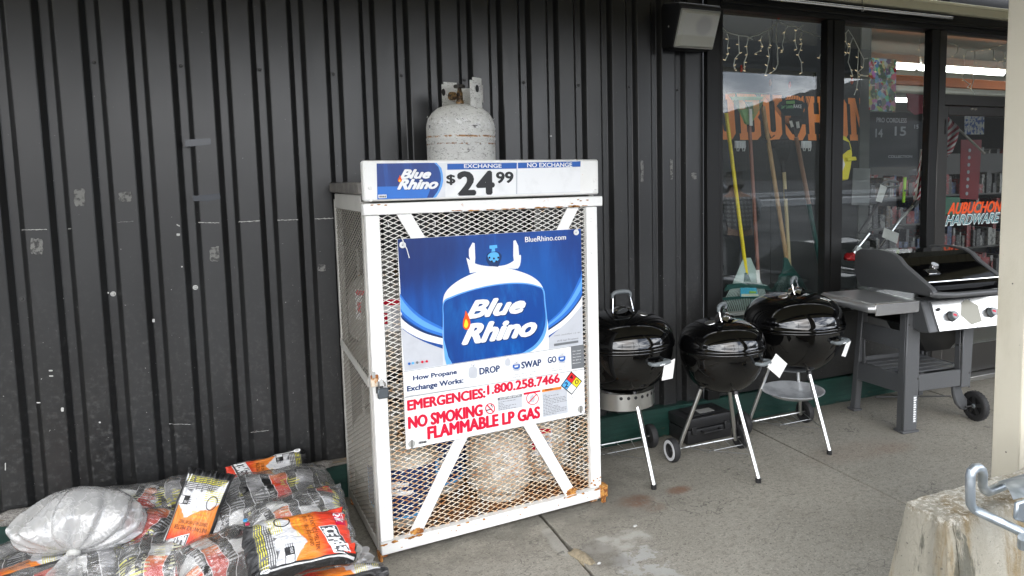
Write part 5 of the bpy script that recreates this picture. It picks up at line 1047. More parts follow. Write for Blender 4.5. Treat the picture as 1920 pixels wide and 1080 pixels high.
# ================================================================== PROPANE TANKS
def tank(label, loc, mat, rz=0, parent_cage=True, band=None, h=.43, name='propane_tank', r=.148, lb=None):
    t = thing(name, label, 'propane tank', loc, rz, 'propane tanks in and on the cage')
    b0, b1 = .03, h*.76
    prof = [(0, b0-.012), (.07, b0-.010), (.115, b0+.0), (.138, b0+.018), (r-.002, b0+.038), (r, b0+.05), (r, b0+.14), (r+.0016, b0+.143), (r+.0016, b0+.150), (r, b0+.153), (r, b1-.10), (r-.002, b1-.085), (r-.009, b1-.060), (.122, b1-.036), (.098, b1-.017), (.065, b1-.005), (.03, b1+.001), (0, b1+.002)]
    MB().lathe(prof, 40).build('body', mat, t, smooth=True)
    MB().lathe([(.105, 0), (.108, 0), (.108, .055), (.103, .055), (.103, .002), (.105, 0)], 32).build('foot_ring', mat, t, smooth=True)
    # collar: two wings of sheet joined by a band at the back
    def cf(a, z): return Vector((.098*math.cos(a), .098*math.sin(a), z))
    mb = MB(); n = 28
    for k in range(n):
        a0_, a1_ = R(-12+204*k/n), R(-12+204*(k+1)/n); u = (k+.5)/n
        def z1(a): q = abs((math.degrees(a)-90)/102); return h-.03*(1 if q < .68 else 0) if q < .68 else h
        zl = b1-.025
        wing = abs(u-.5) > .27; edge_ = .5-abs(u-.5); zt_ = (h+.004-(.012 if edge_ < .04 else 0)) if wing else h-.022
        zb_ = (zl if edge_ > .05 else zl+.012) if wing else zl+.035
        for rr0, rr1 in ((1.0, 1.035),):
            P_ = [cf(a0_, zb_), cf(a1_, zb_), cf(a1_, zt_), cf(a0_, zt_)]; O = [Vector((p.x*rr1, p.y*rr1, p.z)) for p in P_]
            V = [mb.bm.verts.new(p) for p in P_+O]
            for f in ((0,1,2,3), (4,7,6,5), (0,4,5,1), (1,5,6,2), (2,6,7,3), (3,7,4,0)): mb.bm.faces.new([V[i] for i in f])
    mb.build('collar', mat, t, weld=True)
    v = MB().lathe([(0, b1), (.016, b1), (.018, b1+.012), (.014, b1+.02), (.013, b1+.05), (.010, b1+.055), (.008, b1+.072), (0, b1+.072)], 14).build('valve', M_BRASS if mat is not M_TANKD else M_IRON, t, smooth=True)
    MB().lathe([(0, .0), (.017, .0), (.0185, .008), (.0185, .022), (.012, .022), (.011, .006)], 14, (-.008, -.045, b1+.035), axis='y').build('valve_outlet', M_BRASS, v, smooth=True)
    MB().lathe([(0, 0), (.024, 0), (.026, .006), (.024, .012), (.008, .013), (0, .013)], 9, (0, 0, b1+.072)).build('valve_knob', M_IRON, v, smooth=True)
    def wrap(z0_, z1_, a0_, a1_, m_, nm, off=.0022, shape=None, n_=60, parent=t):
        def f(u, vv): a = R(a0_+(a1_-a0_)*u); zz = z0_+(z1_-z0_)*vv if shape is None else shape(u, vv); return Vector(((r+.0012+off)*math.cos(a), (r+.0012+off)*math.sin(a), zz))
        return MB().grid(f, n_, 4).build(nm, m_, parent, smooth=True)
    if lb == 'blue':
        l = wrap(.10, .24, 190, 318, PN, 'label_blue', shape=lambda u, v_: .115+.125*v_-(1-v_)*.05*math.sin(math.pi*u)+.02*v_); 
        wrap(.10, .24, 185, 335, PTB, 'label_swoosh', .0010, shape=lambda u, v_: .108+.150*v_-(1-v_)*.055*math.sin(math.pi*u)); 
        lettering('Blue', 0, 1, 0, 1, lambda x, z: Vector(((r+.0045)*math.cos(R(236+x*32)), (r+.0045)*math.sin(R(236+x*32)), .190+z*.022)), PW, l, .05, .4); lettering('Rhino', 0, 1, 0, 1, lambda x, z: Vector(((r+.0045)*math.cos(R(234+x*40)), (r+.0045)*math.sin(R(234+x*40)), .155+z*.024)), PW, l, .05, .4)
    if lb == 'worn':
        tw = Mat('worn_label%d' % len(bpy.data.materials), (.62, .61, .58), .7); tw.color((.40, .38, .33), tw.ramp(tw.noise(24, 7, .75, (1, 1, 2)), .5, .56)); tw.color((.28, .27, .25), tw.math('MULTIPLY', tw.ramp(tw.math('SINE', tw.math('MULTIPLY', tw.Z, 900)), .3, .7), tw.ramp(tw.noise(90, 3), .45, .5)), .6)
        wrap(.12, .27, 235, 300, tw.done(), 'worn_label')
    if lb == 'red':
        l = wrap(.14, .27, 210, 270, PW, 'label_white'); wrap(.245, .268, 212, 268, M_RED, 'label_red_band', .0030, parent=l); wrap(.17, .215, 214, 240, M_RED, 'label_red_mark', .0030, parent=l); wrap(.15, .235, 246, 266, PG, 'label_print', .0030, parent=l)
    return t
def cw(x, y, z=0): return CO+EX*x+EY*y+Vector((0, 0, z))
tank('weathered grey propane tank with flaking paint standing on top of the white cage', cw(.496, .30, 1.474), M_TANK, R(-67))
# peeling paint flakes
FL = 'peeling'
tk0 = [o for o in COL.objects if o.name == 'propane_tank'][0]
rn = random.Random(5); mb = MB()
for k in range(110):
    a = R(rn.uniform(252, 400)); z = rn.choice([rn.gauss(.215, .012), rn.gauss(.175, .004), rn.gauss(.262, .008), rn.uniform(.1, .27)]); s = rn.uniform(.002, .008); r0 = .1495
    d = Vector((math.cos(a), math.sin(a), 0)); tt = Vector((-d.y, d.x, 0)); c_ = d*r0+Vector((0, 0, z)); lift = rn.uniform(.0005, .004)
    P_ = [c_+tt*s*math.cos(q)*rn.uniform(.6, 1.3)+Vector((0, 0, 1))*s*.6*math.sin(q)*rn.uniform(.6, 1.3)+d*(lift*(math.sin(q) > .3)) for q in [2*math.pi*j/6 for j in range(6)]]
    mb.flat(P_)
o = [q for q in tk0.children if q.name.startswith('collar')][0]
for a_ in (9, 188):
    d = Vector((math.cos(R(a_)), math.sin(R(a_)), 0)); tt = Vector((-d.y, d.x, 0)); c_ = d*.1018+Vector((0, 0, .388))
    for s_ in (1, -1): MB().prism([c_-d*(0 if s_ > 0 else .0048)+tt*.011*math.cos(q)+Vector((0, 0, .016))*math.sin(q) for q in [2*math.pi*j/16 for j in range(16)]], d*.0004*s_).build('hand_slot', M_BLKP, o)
tag(mb.build('paint_flake', P('flake_white', (.80, .80, .78), .45), tk0, normals=False), kind='stuff')
tank('grey propane tank with a blue label, front left on the cage floor', cw(.165, .215, .056), M_TANKG, CA+R(-5), lb='blue')
tank('grey propane tank with a worn pale label, front middle on the cage floor', cw(.60, .22, .056), M_TANKG, CA, lb='worn')
tank('grey propane tank with a white and red label, front right on the cage floor', cw(.845, .33, .056), M_TANKG, CA, lb='red')
tank('grey propane tank with a blue label standing behind the front left one in the cage', cw(.385, .44, .056), M_TANKG, CA+R(-6), lb='blue')
tank('dull brown-grey propane tank at the rear left corner of the cage floor', cw(.16, .48, .13), M_TANKD, CA)
for x, y, lb_, s_ in ((.17, .22, 'red', 'dull propane tank at the left of the upper cage shelf behind the poster'), (.50, .30, None, 'dull propane tank in the middle of the upper cage shelf behind the poster'), (.83, .25, None, 'dull propane tank at the right of the upper cage shelf behind the poster')):
    tank(s_, cw(x, y, .743), M_TANKD, CA, lb=lb_)
tank('dull propane tank at the rear left of the upper cage shelf', cw(.17, .50, .743), M_TANKD, CA, lb='red')

# ================================================================== KETTLE GRILLS
def kettle(label, cx, cy, r, zr, zl, zb, foot, wl, wr, hang=-14, tagspec=None, ash=None, vent_a=-60, group='black kettle grills on the walk', whr=.068, whitewall=None, htop=None, hrot=0, hang_r=.09):
    t = thing('kettle_grill', label, 'kettle grill', (cx, cy, 0), 0, group); n = 56
    hl = zl-zr
    lid = [(r*1.012, zr-.004), (r*1.02, zr+.002), (r*1.012, zr+.008), (r*.998, zr+.010)]
    for k in range(1, 15):
        q = k/14; a = q*math.pi/2; lid.append((r*.998*math.cos(a)**.72 if q < 1 else 0, zr+.010+(hl-.010)*math.sin(a)**1.0))
    ld = MB().lathe(lid+[(r*.5, zl-.03)][:0], n).build('lid', M_PORC, t, smooth=True, angle=60)
    bowl = [(r*.99, zr-.006), (r*1.008, zr-.008), (r*1.012, zr-.014), (r*1.0, zr-.018), (r*.985, zr-.020)]
    hb = zr-zb
    for k in range(1, 15):
        q = k/14; a = q*math.pi/2; bowl.append((r*.985*math.cos(a)**.80 if q < 1 else 0, zr-.020-(hb-.020)*math.sin(a)))
    MB().lathe(bowl, n).build('bowl', M_PORC, t, smooth=True, angle=60)
    # lid handle on its bracket with heat shield
    zt = htop; hw = .052; c_, s_ = math.cos(R(hrot)), math.sin(R(hrot))
    def hp(x, y, z): return Vector((x*c_-y*s_, x*s_+y*c_, z))
    zs = zl-.012
    MB().tube([hp(-hw*1.12, -.03, zs-.01), hp(-hw*1.1, -.015, zs+.02), hp(-hw*.9, 0, zt-.02), hp(-hw*.85, 0, zt-.012)], .0035, 6).build('handle_wire', M_CHROME, ld, smooth=True)
    MB().tube([hp(hw*1.12, -.03, zs-.01), hp(hw*1.1, -.015, zs+.02), hp(hw*.9, 0, zt-.02), hp(hw*.85, 0, zt-.012)], .0035, 6).build('handle_wire', M_CHROME, ld, smooth=True)
    MB().tube([hp(-hw*.98, 0, zt-.032), hp(-hw*.96, 0, zt-.014), hp(-hw*.72, 0, zt-.005), hp(-hw*.3, 0, zt-.002), hp(hw*.3, 0, zt-.002), hp(hw*.72, 0, zt-.005), hp(hw*.96, 0, zt-.014), hp(hw*.98, 0, zt-.032)], [.008, .010, .0105, .0105, .0105, .0105, .010, .008], 10).build('handle_grip', M_GREYP, ld, smooth=True)
    def shf(u, v): x = (u*2-1)*hw*1.05; y = (v*2-1)*.036; return hp(x, y-.012, zs+.022+.024*(1-(u*2-1)**2)-.010*(v*2-1)**2)
    MB().grid(shf, 10, 4).build('heat_shield', M_CHROME, ld, smooth=True)
    a = R(vent_a); vr = r*.42; vz = zl-hl*.075; vt = Matrix.Translation(Vector((vr*math.cos(a), vr*math.sin(a), vz)))@Matrix.Rotation(R(14), 4, Vector((-math.sin(a), math.cos(a), 0)))
    mb = MB().lathe([(0, .010), (.014, .010), (.026, .006), (.028, .001), (.028, -.004)], 18); bmesh.ops.transform(mb.bm, matrix=vt, verts=mb.bm.verts); mb.build('vent', M_ALU, ld, smooth=True)
    # side handle
    a = R(hang); d = Vector((math.cos(a), math.sin(a), 0)); e = Vector((-math.sin(a), math.cos(a), 0)); c0 = d*(r*.99)+Vector((0, 0, zr-.062))
    L_ = .105*r/.27*.95
    MB().tube([c0-d*.03-e*L_*.5, c0+d*.02-e*L_*.56, c0+d*.030-e*L_*.48, c0+d*.034, c0+d*.030+e*L_*.48, c0+d*.02+e*L_*.56, c0-d*.03+e*L_*.5], [.007, .0095, .0105, .011, .0105, .0095, .007], 10).build('side_handle', M_GREYP, t, smooth=True)
    o = [q for q in t.children if q.name.startswith('side_handle')][0]
    fx = d*(.0455)+c0
    lettering('weber', -.5, .05, -.25, .25, lambda x, z: c0+d*.0456+e*(x*L_*.7)+Vector((0, 0, z*.018)), PW, o, .04)
    # legs
    F = Vector((foot[0]-cx, foot[1]-cy, 0)); WL_ = Vector((wl[0]-cx, wl[1]-cy, whr)); WR_ = Vector((wr[0]-cx, wr[1]-cy, whr))
    def top(v): q = Vector((v.x, v.y, 0)).normalized()*r*.46; return Vector((q.x, q.y, zb+hb*.10))
    lr = .0108
    MB().tube([top(F)+Vector((0, 0, -.005)), F+Vector((0, 0, .018))], lr, 14).build('leg', M_ALU, t, smooth=True); MB().tube([F+Vector((0, 0, .022))+(top(F)-F).normalized()*.002, F+Vector((0, 0, .001))], [lr*1.2, lr*1.25], 14).build('foot_cap', M_BLKP, t)
    for V_ in (WL_, WR_): MB().tube([top(V_)+Vector((0, 0, -.005)), V_+Vector((0, 0, -.012))], lr, 14).build('leg', M_ALU, t, smooth=True)
    for V_ in (F, WL_, WR_):
        q = top(V_); dd = (V_-q).normalized(); MB().tube([q-dd*.020, q+dd*.022], lr*1.28, 12).build('leg_socket', M_BLKP, t, smooth=True)
    ax = (WR_-WL_).normalized(); MB().tube([WL_-ax*.03, WR_+ax*.03], .0048, 8).build('axle', M_ALU, t, smooth=True)
    for V_, sg_ in ((WL_, -1), (WR_, 1)):
        c_w = V_+ax*sg_*.032; w_ = MB().lathe([(whr*.55, -.016), (whr*.93, -.017), (whr, -.010), (whr, .010), (whr*.93, .017), (whr*.55, .016), (whr*.50, .008), (whr*.5, -.008), (whr*.55, -.016)], 32, c_w, axis='x').build('wheel', M_RUB, t, smooth=True, angle=50)
        MB().lathe([(0, -.012), (whr*.16, -.013), (whr*.2, -.008), (whr*.5, -.007), (whr*.54, -.012), (whr*.54, .012), (whr*.5, .007), (whr*.2, .008), (whr*.16, .013), (0, .012)], 24, c_w, axis='x').build('hub', M_BLKP, w_, smooth=True)
        if whitewall and sg_ == -1: MB().lathe([(whr*.60, -.0185), (whr*.86, -.0185), (whr*.86, -.016), (whr*.60, -.0165), (whr*.60, -.0185)], 32, c_w, axis='x').build('white_band', M_WHITEP, w_)
    # wire rack
    A = F+(top(F)-F)*.30; 
    def wt(*p, r_=.0022): MB().tube(p, r_, 6).build('rack_wire', M_WIRE, t, smooth=True)
    zz = Vector((0, 0, .002)); wt(WL_+(top(WL_)-WL_)*.02+zz, A); wt(WR_+(top(WR_)-WR_)*.02+zz, A)
    for u in (.2, .4, .6, .8):
        b = WL_.lerp(WR_, u); wt(b, b.lerp(A, .28+.3*(1-abs(u-.5)*2)*.6)+Vector((0, 0, -.02)))
    b1_ = WL_.lerp(A, .45); b2_ = WR_.lerp(A, .45); wt(b1_, b2_)
    if ash == 'tray':
        def rr_(z): return z
        tz = zb-.145; prof = [(0, tz), (.115, tz), (.125, tz+.004), (.165, tz+.030), (.172, tz+.030), (.173, tz+.034), (.166, tz+.035), (.124, tz+.008), (0, tz+.004)]
        MB().lathe(prof, 44).build('ash_plate', M_ASH, t, smooth=True)
        for V_ in (WL_, WR_, F):
            q = V_.lerp(top(V_), (tz+.03-V_.z)/(top(V_).z-V_.z)); w2 = q.normalized(); MB().tube([q, Vector((q.x, q.y, 0)).normalized()*.168+Vector((0, 0, tz+.03))], .002, 6).build('plate_hook', M_WIRE, t)
    if ash == 'can':
        z1, z0 = zb+.022, zb-.058; MB().lathe([(.0, z0+.002), (.150, z0), (.158, z0), (.158, z1), (.161, z1), (.161, z0-.003), (0, z0-.003)], 48).build('ash_catcher', M_ALU, t, smooth=True)
        me_ = MB().lathe([(0, -.0006), (.0085, -.0006), (.0085, .0), (0, 0)], 10, axis='x').mesh('vent_hole'); me_.materials.append(M_BLKP)
        for k in range(22):
            a = R(-120+k*13); o2 = link('vent_hole', me_, None, t, (.1614*math.cos(a), .1614*math.sin(a), z1-.018)); o2.rotation_euler = (0, 0, a+math.pi)
    # damper lever
    q0 = Vector((.12*r/.27, .03, zb+.01)); MB().bar(q0, q0+Vector((.13*r/.27, .01, .008)), .008, .003).build('damper_lever', M_ALU, t)
    if tagspec:
        pts = tagspec(c0, d, e); o3 = MB().prism(pts, (0, .0012, 0)).build('paper_tag', M_PAPER, t)
        cc = sum(pts, Vector())/len(pts); ux = (pts[1]-pts[0]).normalized(); uy = Vector((0, 0, -1)); uy = (uy-ux*uy.dot(ux)).normalized(); mb = MB()
        for k in range(4):
            q = cc+uy*(-.014+k*.008)-ux*.012+Vector((0, -.0008, 0)); w3 = (.022, .018, .02, .010)[k]; mb.flat([q, q+ux*w3, q+ux*w3+uy*.0022, q+uy*.0022])
        tag(mb.build('tag_print', PG, o3, normals=False), kind='stuff')
    return t
def tg1(c0, d, e):
    b = c0+d*.035+e*.030+Vector((0, 0, -.006)); return [b+Vector((-.020, .0, 0)), b+Vector((.040, .0, .02)), b+Vector((.026, -.0, -.075)), b+Vector((-.035, -.0, -.078))]
def tg2(c0, d, e):
    b = c0+d*.045+e*.035+Vector((0, 0, 0)); return [b+Vector((.0, 0, .018)), b+Vector((.018, 0, .040)), b+Vector((.088, 0, -.020)), b+Vector((.040, 0, -.085)), b+Vector((-.035, 0, -.022))]
def tg3(c0, d, e):
    b = c0+d*.035+e*.032+Vector((0, 0, -.006)); return [b+Vector((-.006, 0, 0)), b+Vector((.024, 0, .002)), b+Vector((-.012, 0, -.078)), b+Vector((-.040, 0, -.070))]
kettle('large black kettle grill with a perforated ash catcher, nearest the white cage', 1.652, 3.17, .262, .655, .803, .40, (1.652, 2.862), (1.42, 3.33), (1.872, 3.33), hang=-76, tagspec=tg1, ash='can', vent_a=-48, htop=.905, whr=.064)
kettle('small black kettle grill in front with a white-walled left wheel and a square white tag', 2.118, 2.97, .217, .625, .752, .385, (2.135, 2.697), (1.935, 3.105), (2.30, 3.10), hang=-64, tagspec=tg2, vent_a=195, htop=.83, whr=.062, whitewall=True, hrot=35)
kettle('large black kettle grill with a hanging round ash plate, beside the gas grill', 2.689, 3.10, .272, .655, .823, .385, (2.687, 2.81), (2.50, 3.255), (2.885, 3.255), hang=-73, tagspec=tg3, ash='tray', vent_a=200, htop=.905, whr=.066, hrot=35)
# black plastic case on the walk between the grills
cs = thing('tool_case', 'black plastic carrying case with a pale label, on the walk behind the small kettle grill', 'case', (2.235, 3.345, 0), R(2))
MB().box(-.15, .15, -.095, .095, .004, .085).build('case_base', M_BLKP, cs, bevel=.012, seg=2); lidc = MB().box(-.153, .153, -.098, .098, .088, .150).build('case_lid', M_BLKP, cs, bevel=.014, seg=2)
MB().box(-.10, .10, -.07, .07, .150, .156).build('lid_panel', M_BLKP, lidc, bevel=.003); MB().box(-.04, .06, -.055, .0, .1565, .158).build('label', base('label_grey', (.40, .40, .38), .5), lidc)
MB().tube([(-.06, -.098, .07), (-.06, -.122, .068), (.06, -.122, .068), (.06, -.098, .07)], .007, 8).build('handle', M_BLKP, cs, smooth=True)
for x in (-.11, .11): MB().box(x-.015, x+.015, -.106, -.097, .06, .105).build('latch', M_BLKP, cs, bevel=.002)

# ================================================================== GAS GRILL
GA = R(-6); GO = Vector((3.309, 2.843, 0)); gx = Vector((math.cos(GA), math.sin(GA), 0)); gy = Vector((-math.sin(GA), math.cos(GA), 0))
gg = thing('gas_grill', 'grey two-burner gas grill cart with a black lid and stainless control panel', 'gas grill', GO, GA)
def gb(x0, x1, y0, y1, z0, z1, name, mat=M_GFRAME, bev=.004, par=None): return MB().box(x0, x1, y0, y1, z0, z1).build(name, mat, par or gg, bevel=bev)
c7 = lambda x, y: (1520+x/2.5725, 420+y/2.5714)
def gF(x, y, o=0): q = onpl(*c7(x, y), GO+gy*o, gy)-GO; return Vector((q.dot(gx), o, q.z))
def gS(x, y, o=0): q = onpl(*c7(x, y), GO+gx*o, gx)-GO; return Vector((o, q.dot(gy), q.z))
def gZ(x, y, z): q = onpl(*c7(x, y), (0, 0, z), Vector((0, 0, 1)))-GO; return Vector((q.dot(gx), q.dot(gy), z))
# cart legs
MB().prism([Vector(p) for p in ((-.042, 0, .012), (.052, 0, .012), (.060, 0, .30), (.060, 0, .76), (-.030, 0, .76), (-.038, 0, .30))], (0, .016, 0)).build('leg', M_GFRAME, gg, bevel=.004)
MB().prism([Vector(p) for p in ((-.0405, .017, .012), (-.0365, .017, .30), (-.030, .017, .74), (-.030, .06, .74), (-.036, .06, .30), (-.040, .06, .012))], (.008, 0, 0)).build('leg_flange', M_GFRAME, gg, bevel=.002)
gb(-.052, .064, -.008, .070, 0, .014, 'foot', M_GFRAME)
MB().prism([Vector((-.03, y, z)) for y, z in ((.36, .70), (.405, .70), (.470, .012), (.425, .012))], (.045, 0, 0)).build('leg', M_GFRAME, gg, bevel=.005); gb(-.040, .022, .415, .485, 0, .014, 'foot')
MB().prism([Vector(p) for p in ((.366, 0, .222), (.437, 0, .222), (.452, 0, .61), (.375, 0, .61))], (0, .016, 0)).build('leg', M_GFRAME, gg, bevel=.004)
MB().prism([Vector((.366+.002*0, y, z)) for y, z in ((.017, .224), (.055, .224), (.055, .61), (.017, .61))], (.006, 0, 0)).build('leg_flange', M_GFRAME, gg, bevel=.002)
MB().prism([Vector((.44, y, z)) for y, z in ((.36, .70), (.405, .70), (.44, .05), (.40, .05))], (.04, 0, 0)).build('leg', M_GFRAME, gg, bevel=.005)
# wheel brackets (curved down to the axle)
mb = MB(); pr = [(.372, .222), (.434, .222), (.440, .19), (.455, .155), (.49, .12), (.50, .085), (.485, .055), (.445, .06), (.405, .10), (.380, .16)]; mb.prism([Vector((min(x, .487), .062, z)) for x, z in pr], (0, .026, 0)); mb.build('wheel_bracket', M_GFRAME, gg, bevel=.006)
# frame panels
gb(.061, .365, .003, .018, .232, .330, 'front_rail'); 
def sidepanel(x):
    MB().prism([Vector((x, y, z)) for y, z in ((.062, .47), (.378, .47), (.370, .572), (.062, .578))], (.008, 0, 0)).build('side_rail', M_GFRAME, gg, bevel=.003)
    MB().prism([Vector((x, y, z)) for y, z in ((.062, .222), (.425, .205), (.410, .318), (.062, .333))], (.008, 0, 0)).build('side_rail', M_GFRAME, gg, bevel=.003)
    MB().prism([Vector((x, y, z)) for y, z in ((.345, .319), (.372, .319), (.368, .4695), (.352, .4695))], (.008, 0, 0)).build('side_stay', M_GFRAME, gg, bevel=.002)
sidepanel(-.027); sidepanel(.445)
for k in range(5): gb(-.015, .44, .075+k*.065, .128+k*.065, .318, .326, 'shelf_slat', M_GFRAME, .002)
gb(-.018, .44, .405, .42, .30, .345, 'back_rail')
for p in ((.052, .20), (.052, .31), (.045, .625), (-.02, .625), (.43, .60), (.425, .305), (.425, .222)): MB().lathe([(0, -.003), (.006, -.002), (.007, 0)], 10, (p[0], -.0005, p[1]), axis='y').build('bolt', M_SCREW, gg, smooth=True)
# instruction sticker on the leg
st = MB().prism([Vector(p) for p in ((.022, -.0008, .055), (.047, -.0008, .055), (.047, -.0008, .215), (.022, -.0008, .215))], (0, .0006, 0)).build('sticker', PDG, gg)
rn = random.Random(9)
for k in range(11): mbz = .062+k*.0135; MB().prism([Vector((.024, -.0016, mbz)), Vector((.024+rn.uniform(.012, .021), -.0016, mbz)), Vector((.024+rn.uniform(.012, .021), -.0016, mbz+.009)), Vector((.024, -.0016, mbz+.009))], (0, .0005, 0)).build('sticker_print', PW, st)
# wheels
def gwheel(c, r_=.088):
    w_ = MB().lathe([(r_*.66, -.018), (r_*.92, -.020), (r_*.99, -.014), (r_*.99, .014), (r_*.92, .020), (r_*.66, .018), (r_*.62, .010), (r_*.62, -.010), (r_*.66, -.018)], 40, c, axis='x').build('wheel', M_RUB, gg, smooth=True, angle=50)
    mb = MB()
    for k in range(26):
        a = 2*math.pi*k/26; q = Vector(c)+Vector((0, math.cos(a)*r_*.985, math.sin(a)*r_*.985)); tq = Vector((0, -math.sin(a), math.cos(a))); mb.bar(q+Vector((-.015, 0, 0))+tq*.003, q+Vector((.015, 0, 0))-tq*.003, .005, .005, (0, math.cos(a), math.sin(a)))
    mb.build('tread', M_RUB, w_)
    for s in (-1, 1):
        mb = MB()
        for k in range(5):
            a = 2*math.pi*k/5+.3; d0 = Vector((0, math.cos(a), math.sin(a))); tq = Vector((0, -math.sin(a), math.cos(a))); q = Vector(c)+Vector((s*.011, 0, 0)); mb.prism([q+d0*r_*.1-tq*.008, q+d0*r_*.1+tq*.008, q+d0*r_*.66+tq*.013, q+d0*r_*.66-tq*.013], (s*.004, 0, 0))
        mb.build('spokes', M_BLKP, w_)
    MB().lathe([(0, -.006), (r_*.63, -.006), (r_*.63, .006), (0, .006)], 24, c, axis='x').build('disc', base('wheel_back', (.006, .006, .006), .7), w_); MB().lathe([(0, .019), (.010, .019), (.014, .015), (.014, -.015), (.010, -.019), (0, -.019)], 14, c, axis='x').build('hub_cap', M_GREYP, w_, smooth=True)
gwheel((.512, .030, .088)); gwheel((.455, .50, .070), .070)
MB().tube([(.44, .035, .088), (.56, .035, .088)], .006, 8).build('axle', M_SCREW, gg); MB().tube([(.02, .30, .12), (.50, .20, .10)], .004, 6).build('brace_rod', M_SCREW, gg)
# side tables
tl = gb(-.318, -.006, -.045, .385, .752, .772, 'side_table', M_TABLE, .008)
gb(-.300, -.006, -.056, -.048, .705, .770, 'front_lip', M_SS, .002, tl); MB().tube([(-.30, -.050, .744), (-.322, -.035, .744), (-.326, 0, .746), (-.326, .36, .746)], .0235, 10).build('table_edge', M_TABLE, tl, smooth=True)
for y in (.10, .17): gb(-.322, -.312, y, y+.02, .716, .726, 'hook', M_TABLE, .002, tl)
gb(-.30, -.01, -.02, .36, .728, .751, 'under_tray', M_GFRAME, .004, tl)
tr_ = gb(.585, .86, .0, .385, .752, .772, 'side_table', M_TABLE, .008); gb(.585, .86, -.030, -.002, .715, .768, 'front_lip', M_SS, .002, tr_)
# firebox
gb(.02, .56, .05, .40, .60, .755, 'firebox', M_PORC, .01)
MB().prism([Vector(p) for p in ((.06, .06, .60), (.52, .06, .60), (.40, .12, .42), (.22, .12, .42))], (0, .22, 0)).build('drip_tray', base('tray_black', (.012, .012, .012), .5), gg, bevel=.004)
MB().tube([(.40, .05, .55), (.42, .03, .50), (.36, .03, .47), (.41, .03, .43)], .006, 8).build('gas_hose', M_BLKP, gg, smooth=True); MB().lathe([(0, -.008), (.008, -.008), (.008, .012), (0, .012)], 10, (.41, .02, .425), axis='y').build('hose_fitting', M_CHROME, gg)
# control panel: grey end wedge and slanted stainless face
pt_, pb_ = (-.055, .762), (-.125, .600)
MB().prism([Vector((.005, y, z)) for y, z in ((.05, .765), pt_, pb_, (-.06, .590), (.05, .610))], (.055, 0, 0)).build('panel_end', M_GFRAME, gg, bevel=.006)
MB().prism([Vector((.0605, y, z)) for y, z in ((.05, .765), (pt_[0]+.003, pt_[1]), (pb_[0]+.003, pb_[1]), (.0, .605))], (.52, 0, 0)).build('panel_body', M_GFRAME, gg, bevel=.003)
fn = Vector((0, -(pt_[1]-pb_[1]), (pt_[0]-pb_[0]))).normalized(); fv = Vector((0, pt_[0]-pb_[0], pt_[1]-pb_[1]))
def pc(x, v, o=.002): return Vector((x, pb_[0], pb_[1]))+fv*v+fn*o
cp = MB().prism([pc(.068, .02), pc(.335, .02), pc(.335, .97), pc(.068, .97)], fn*.002).build('control_panel', M_SS, gg, bevel=.001); MB().prism([pc(.337, .02), pc(.575, .02), pc(.575, .97), pc(.337, .97)], fn*.002).build('control_panel', M_SS, gg, bevel=.001)
MB().prism([pc(.245, .45, .0045), pc(.275, .85, .0045), pc(.315, .95, .0045), pc(.385, .72, .0045), pc(.380, .2, .0045), pc(.30, .12, .0045)], fn*.0006).build('panel_sheet', base('panel_dull', (.25, .24, .20), .45, metal=.8), cp)
def disc3(c, n_, r_, h_, mat, name, par, seg=26, taper=.85):
    n_ = n_.normalized(); a = n_.cross(Vector((1, 0, 0))).normalized(); b = n_.cross(a); mb = MB()
    R0 = [c+(a*math.cos(q)+b*math.sin(q))*r_ for q in [2*math.pi*k/seg for k in range(seg)]]; R1 = [c+n_*h_+(a*math.cos(q)+b*math.sin(q))*r_*taper for q in [2*math.pi*k/seg for k in range(seg)]]
    V0 = [mb.bm.verts.new(p) for p in R0]; V1 = [mb.bm.verts.new(p) for p in R1]; mb.bm.faces.new(V1); mb.bm.faces.new(V0[::-1])
    for k in range(seg): mb.bm.faces.new((V0[k], V0[(k+1) % seg], V1[(k+1) % seg], V1[k]))
    return mb.build(name, mat, par, smooth=True, angle=45)
for x in (.175, .455):
    k_ = disc3(pc(x, .45, .0045), fn, .031, .008, M_SCREW, 'knob_ring', cp); k_ = disc3(pc(x, .45, .012), fn, .027, .026, M_GREYP, 'knob', gg); disc3(pc(x, .45, .0385), fn, .020, .001, base('knob_face', (.28, .29, .30), .4), 'knob_face', k_, taper=1)
    MB().prism([pc(x-.016, .44, .0402), pc(x+.006, .40, .0402), pc(x+.006, .48, .0402), pc(x-.016, .50, .0402)], fn*.0005).build('knob_mark', M_RED, k_)
disc3(pc(.100, .70, .0045), fn, .009, .012, M_BLKP, 'igniter_button', cp)
# manual in a plastic bag hanging at the right end and a red tag
MB().prism([Vector(p) for p in ((.585, -.045, .585), (.72, -.045, .625), (.73, -.045, .72), (.60, -.045, .70))], (0, .008, 0)).build('manual_bag', M_PAPER, gg, bevel=.002); MB().prism([Vector(p) for p in ((.45, -.050, .585), (.515, -.050, .600), (.515, -.050, .622), (.45, -.050, .607))], (0, .003, 0)).build('red_tag', M_RED, gg)
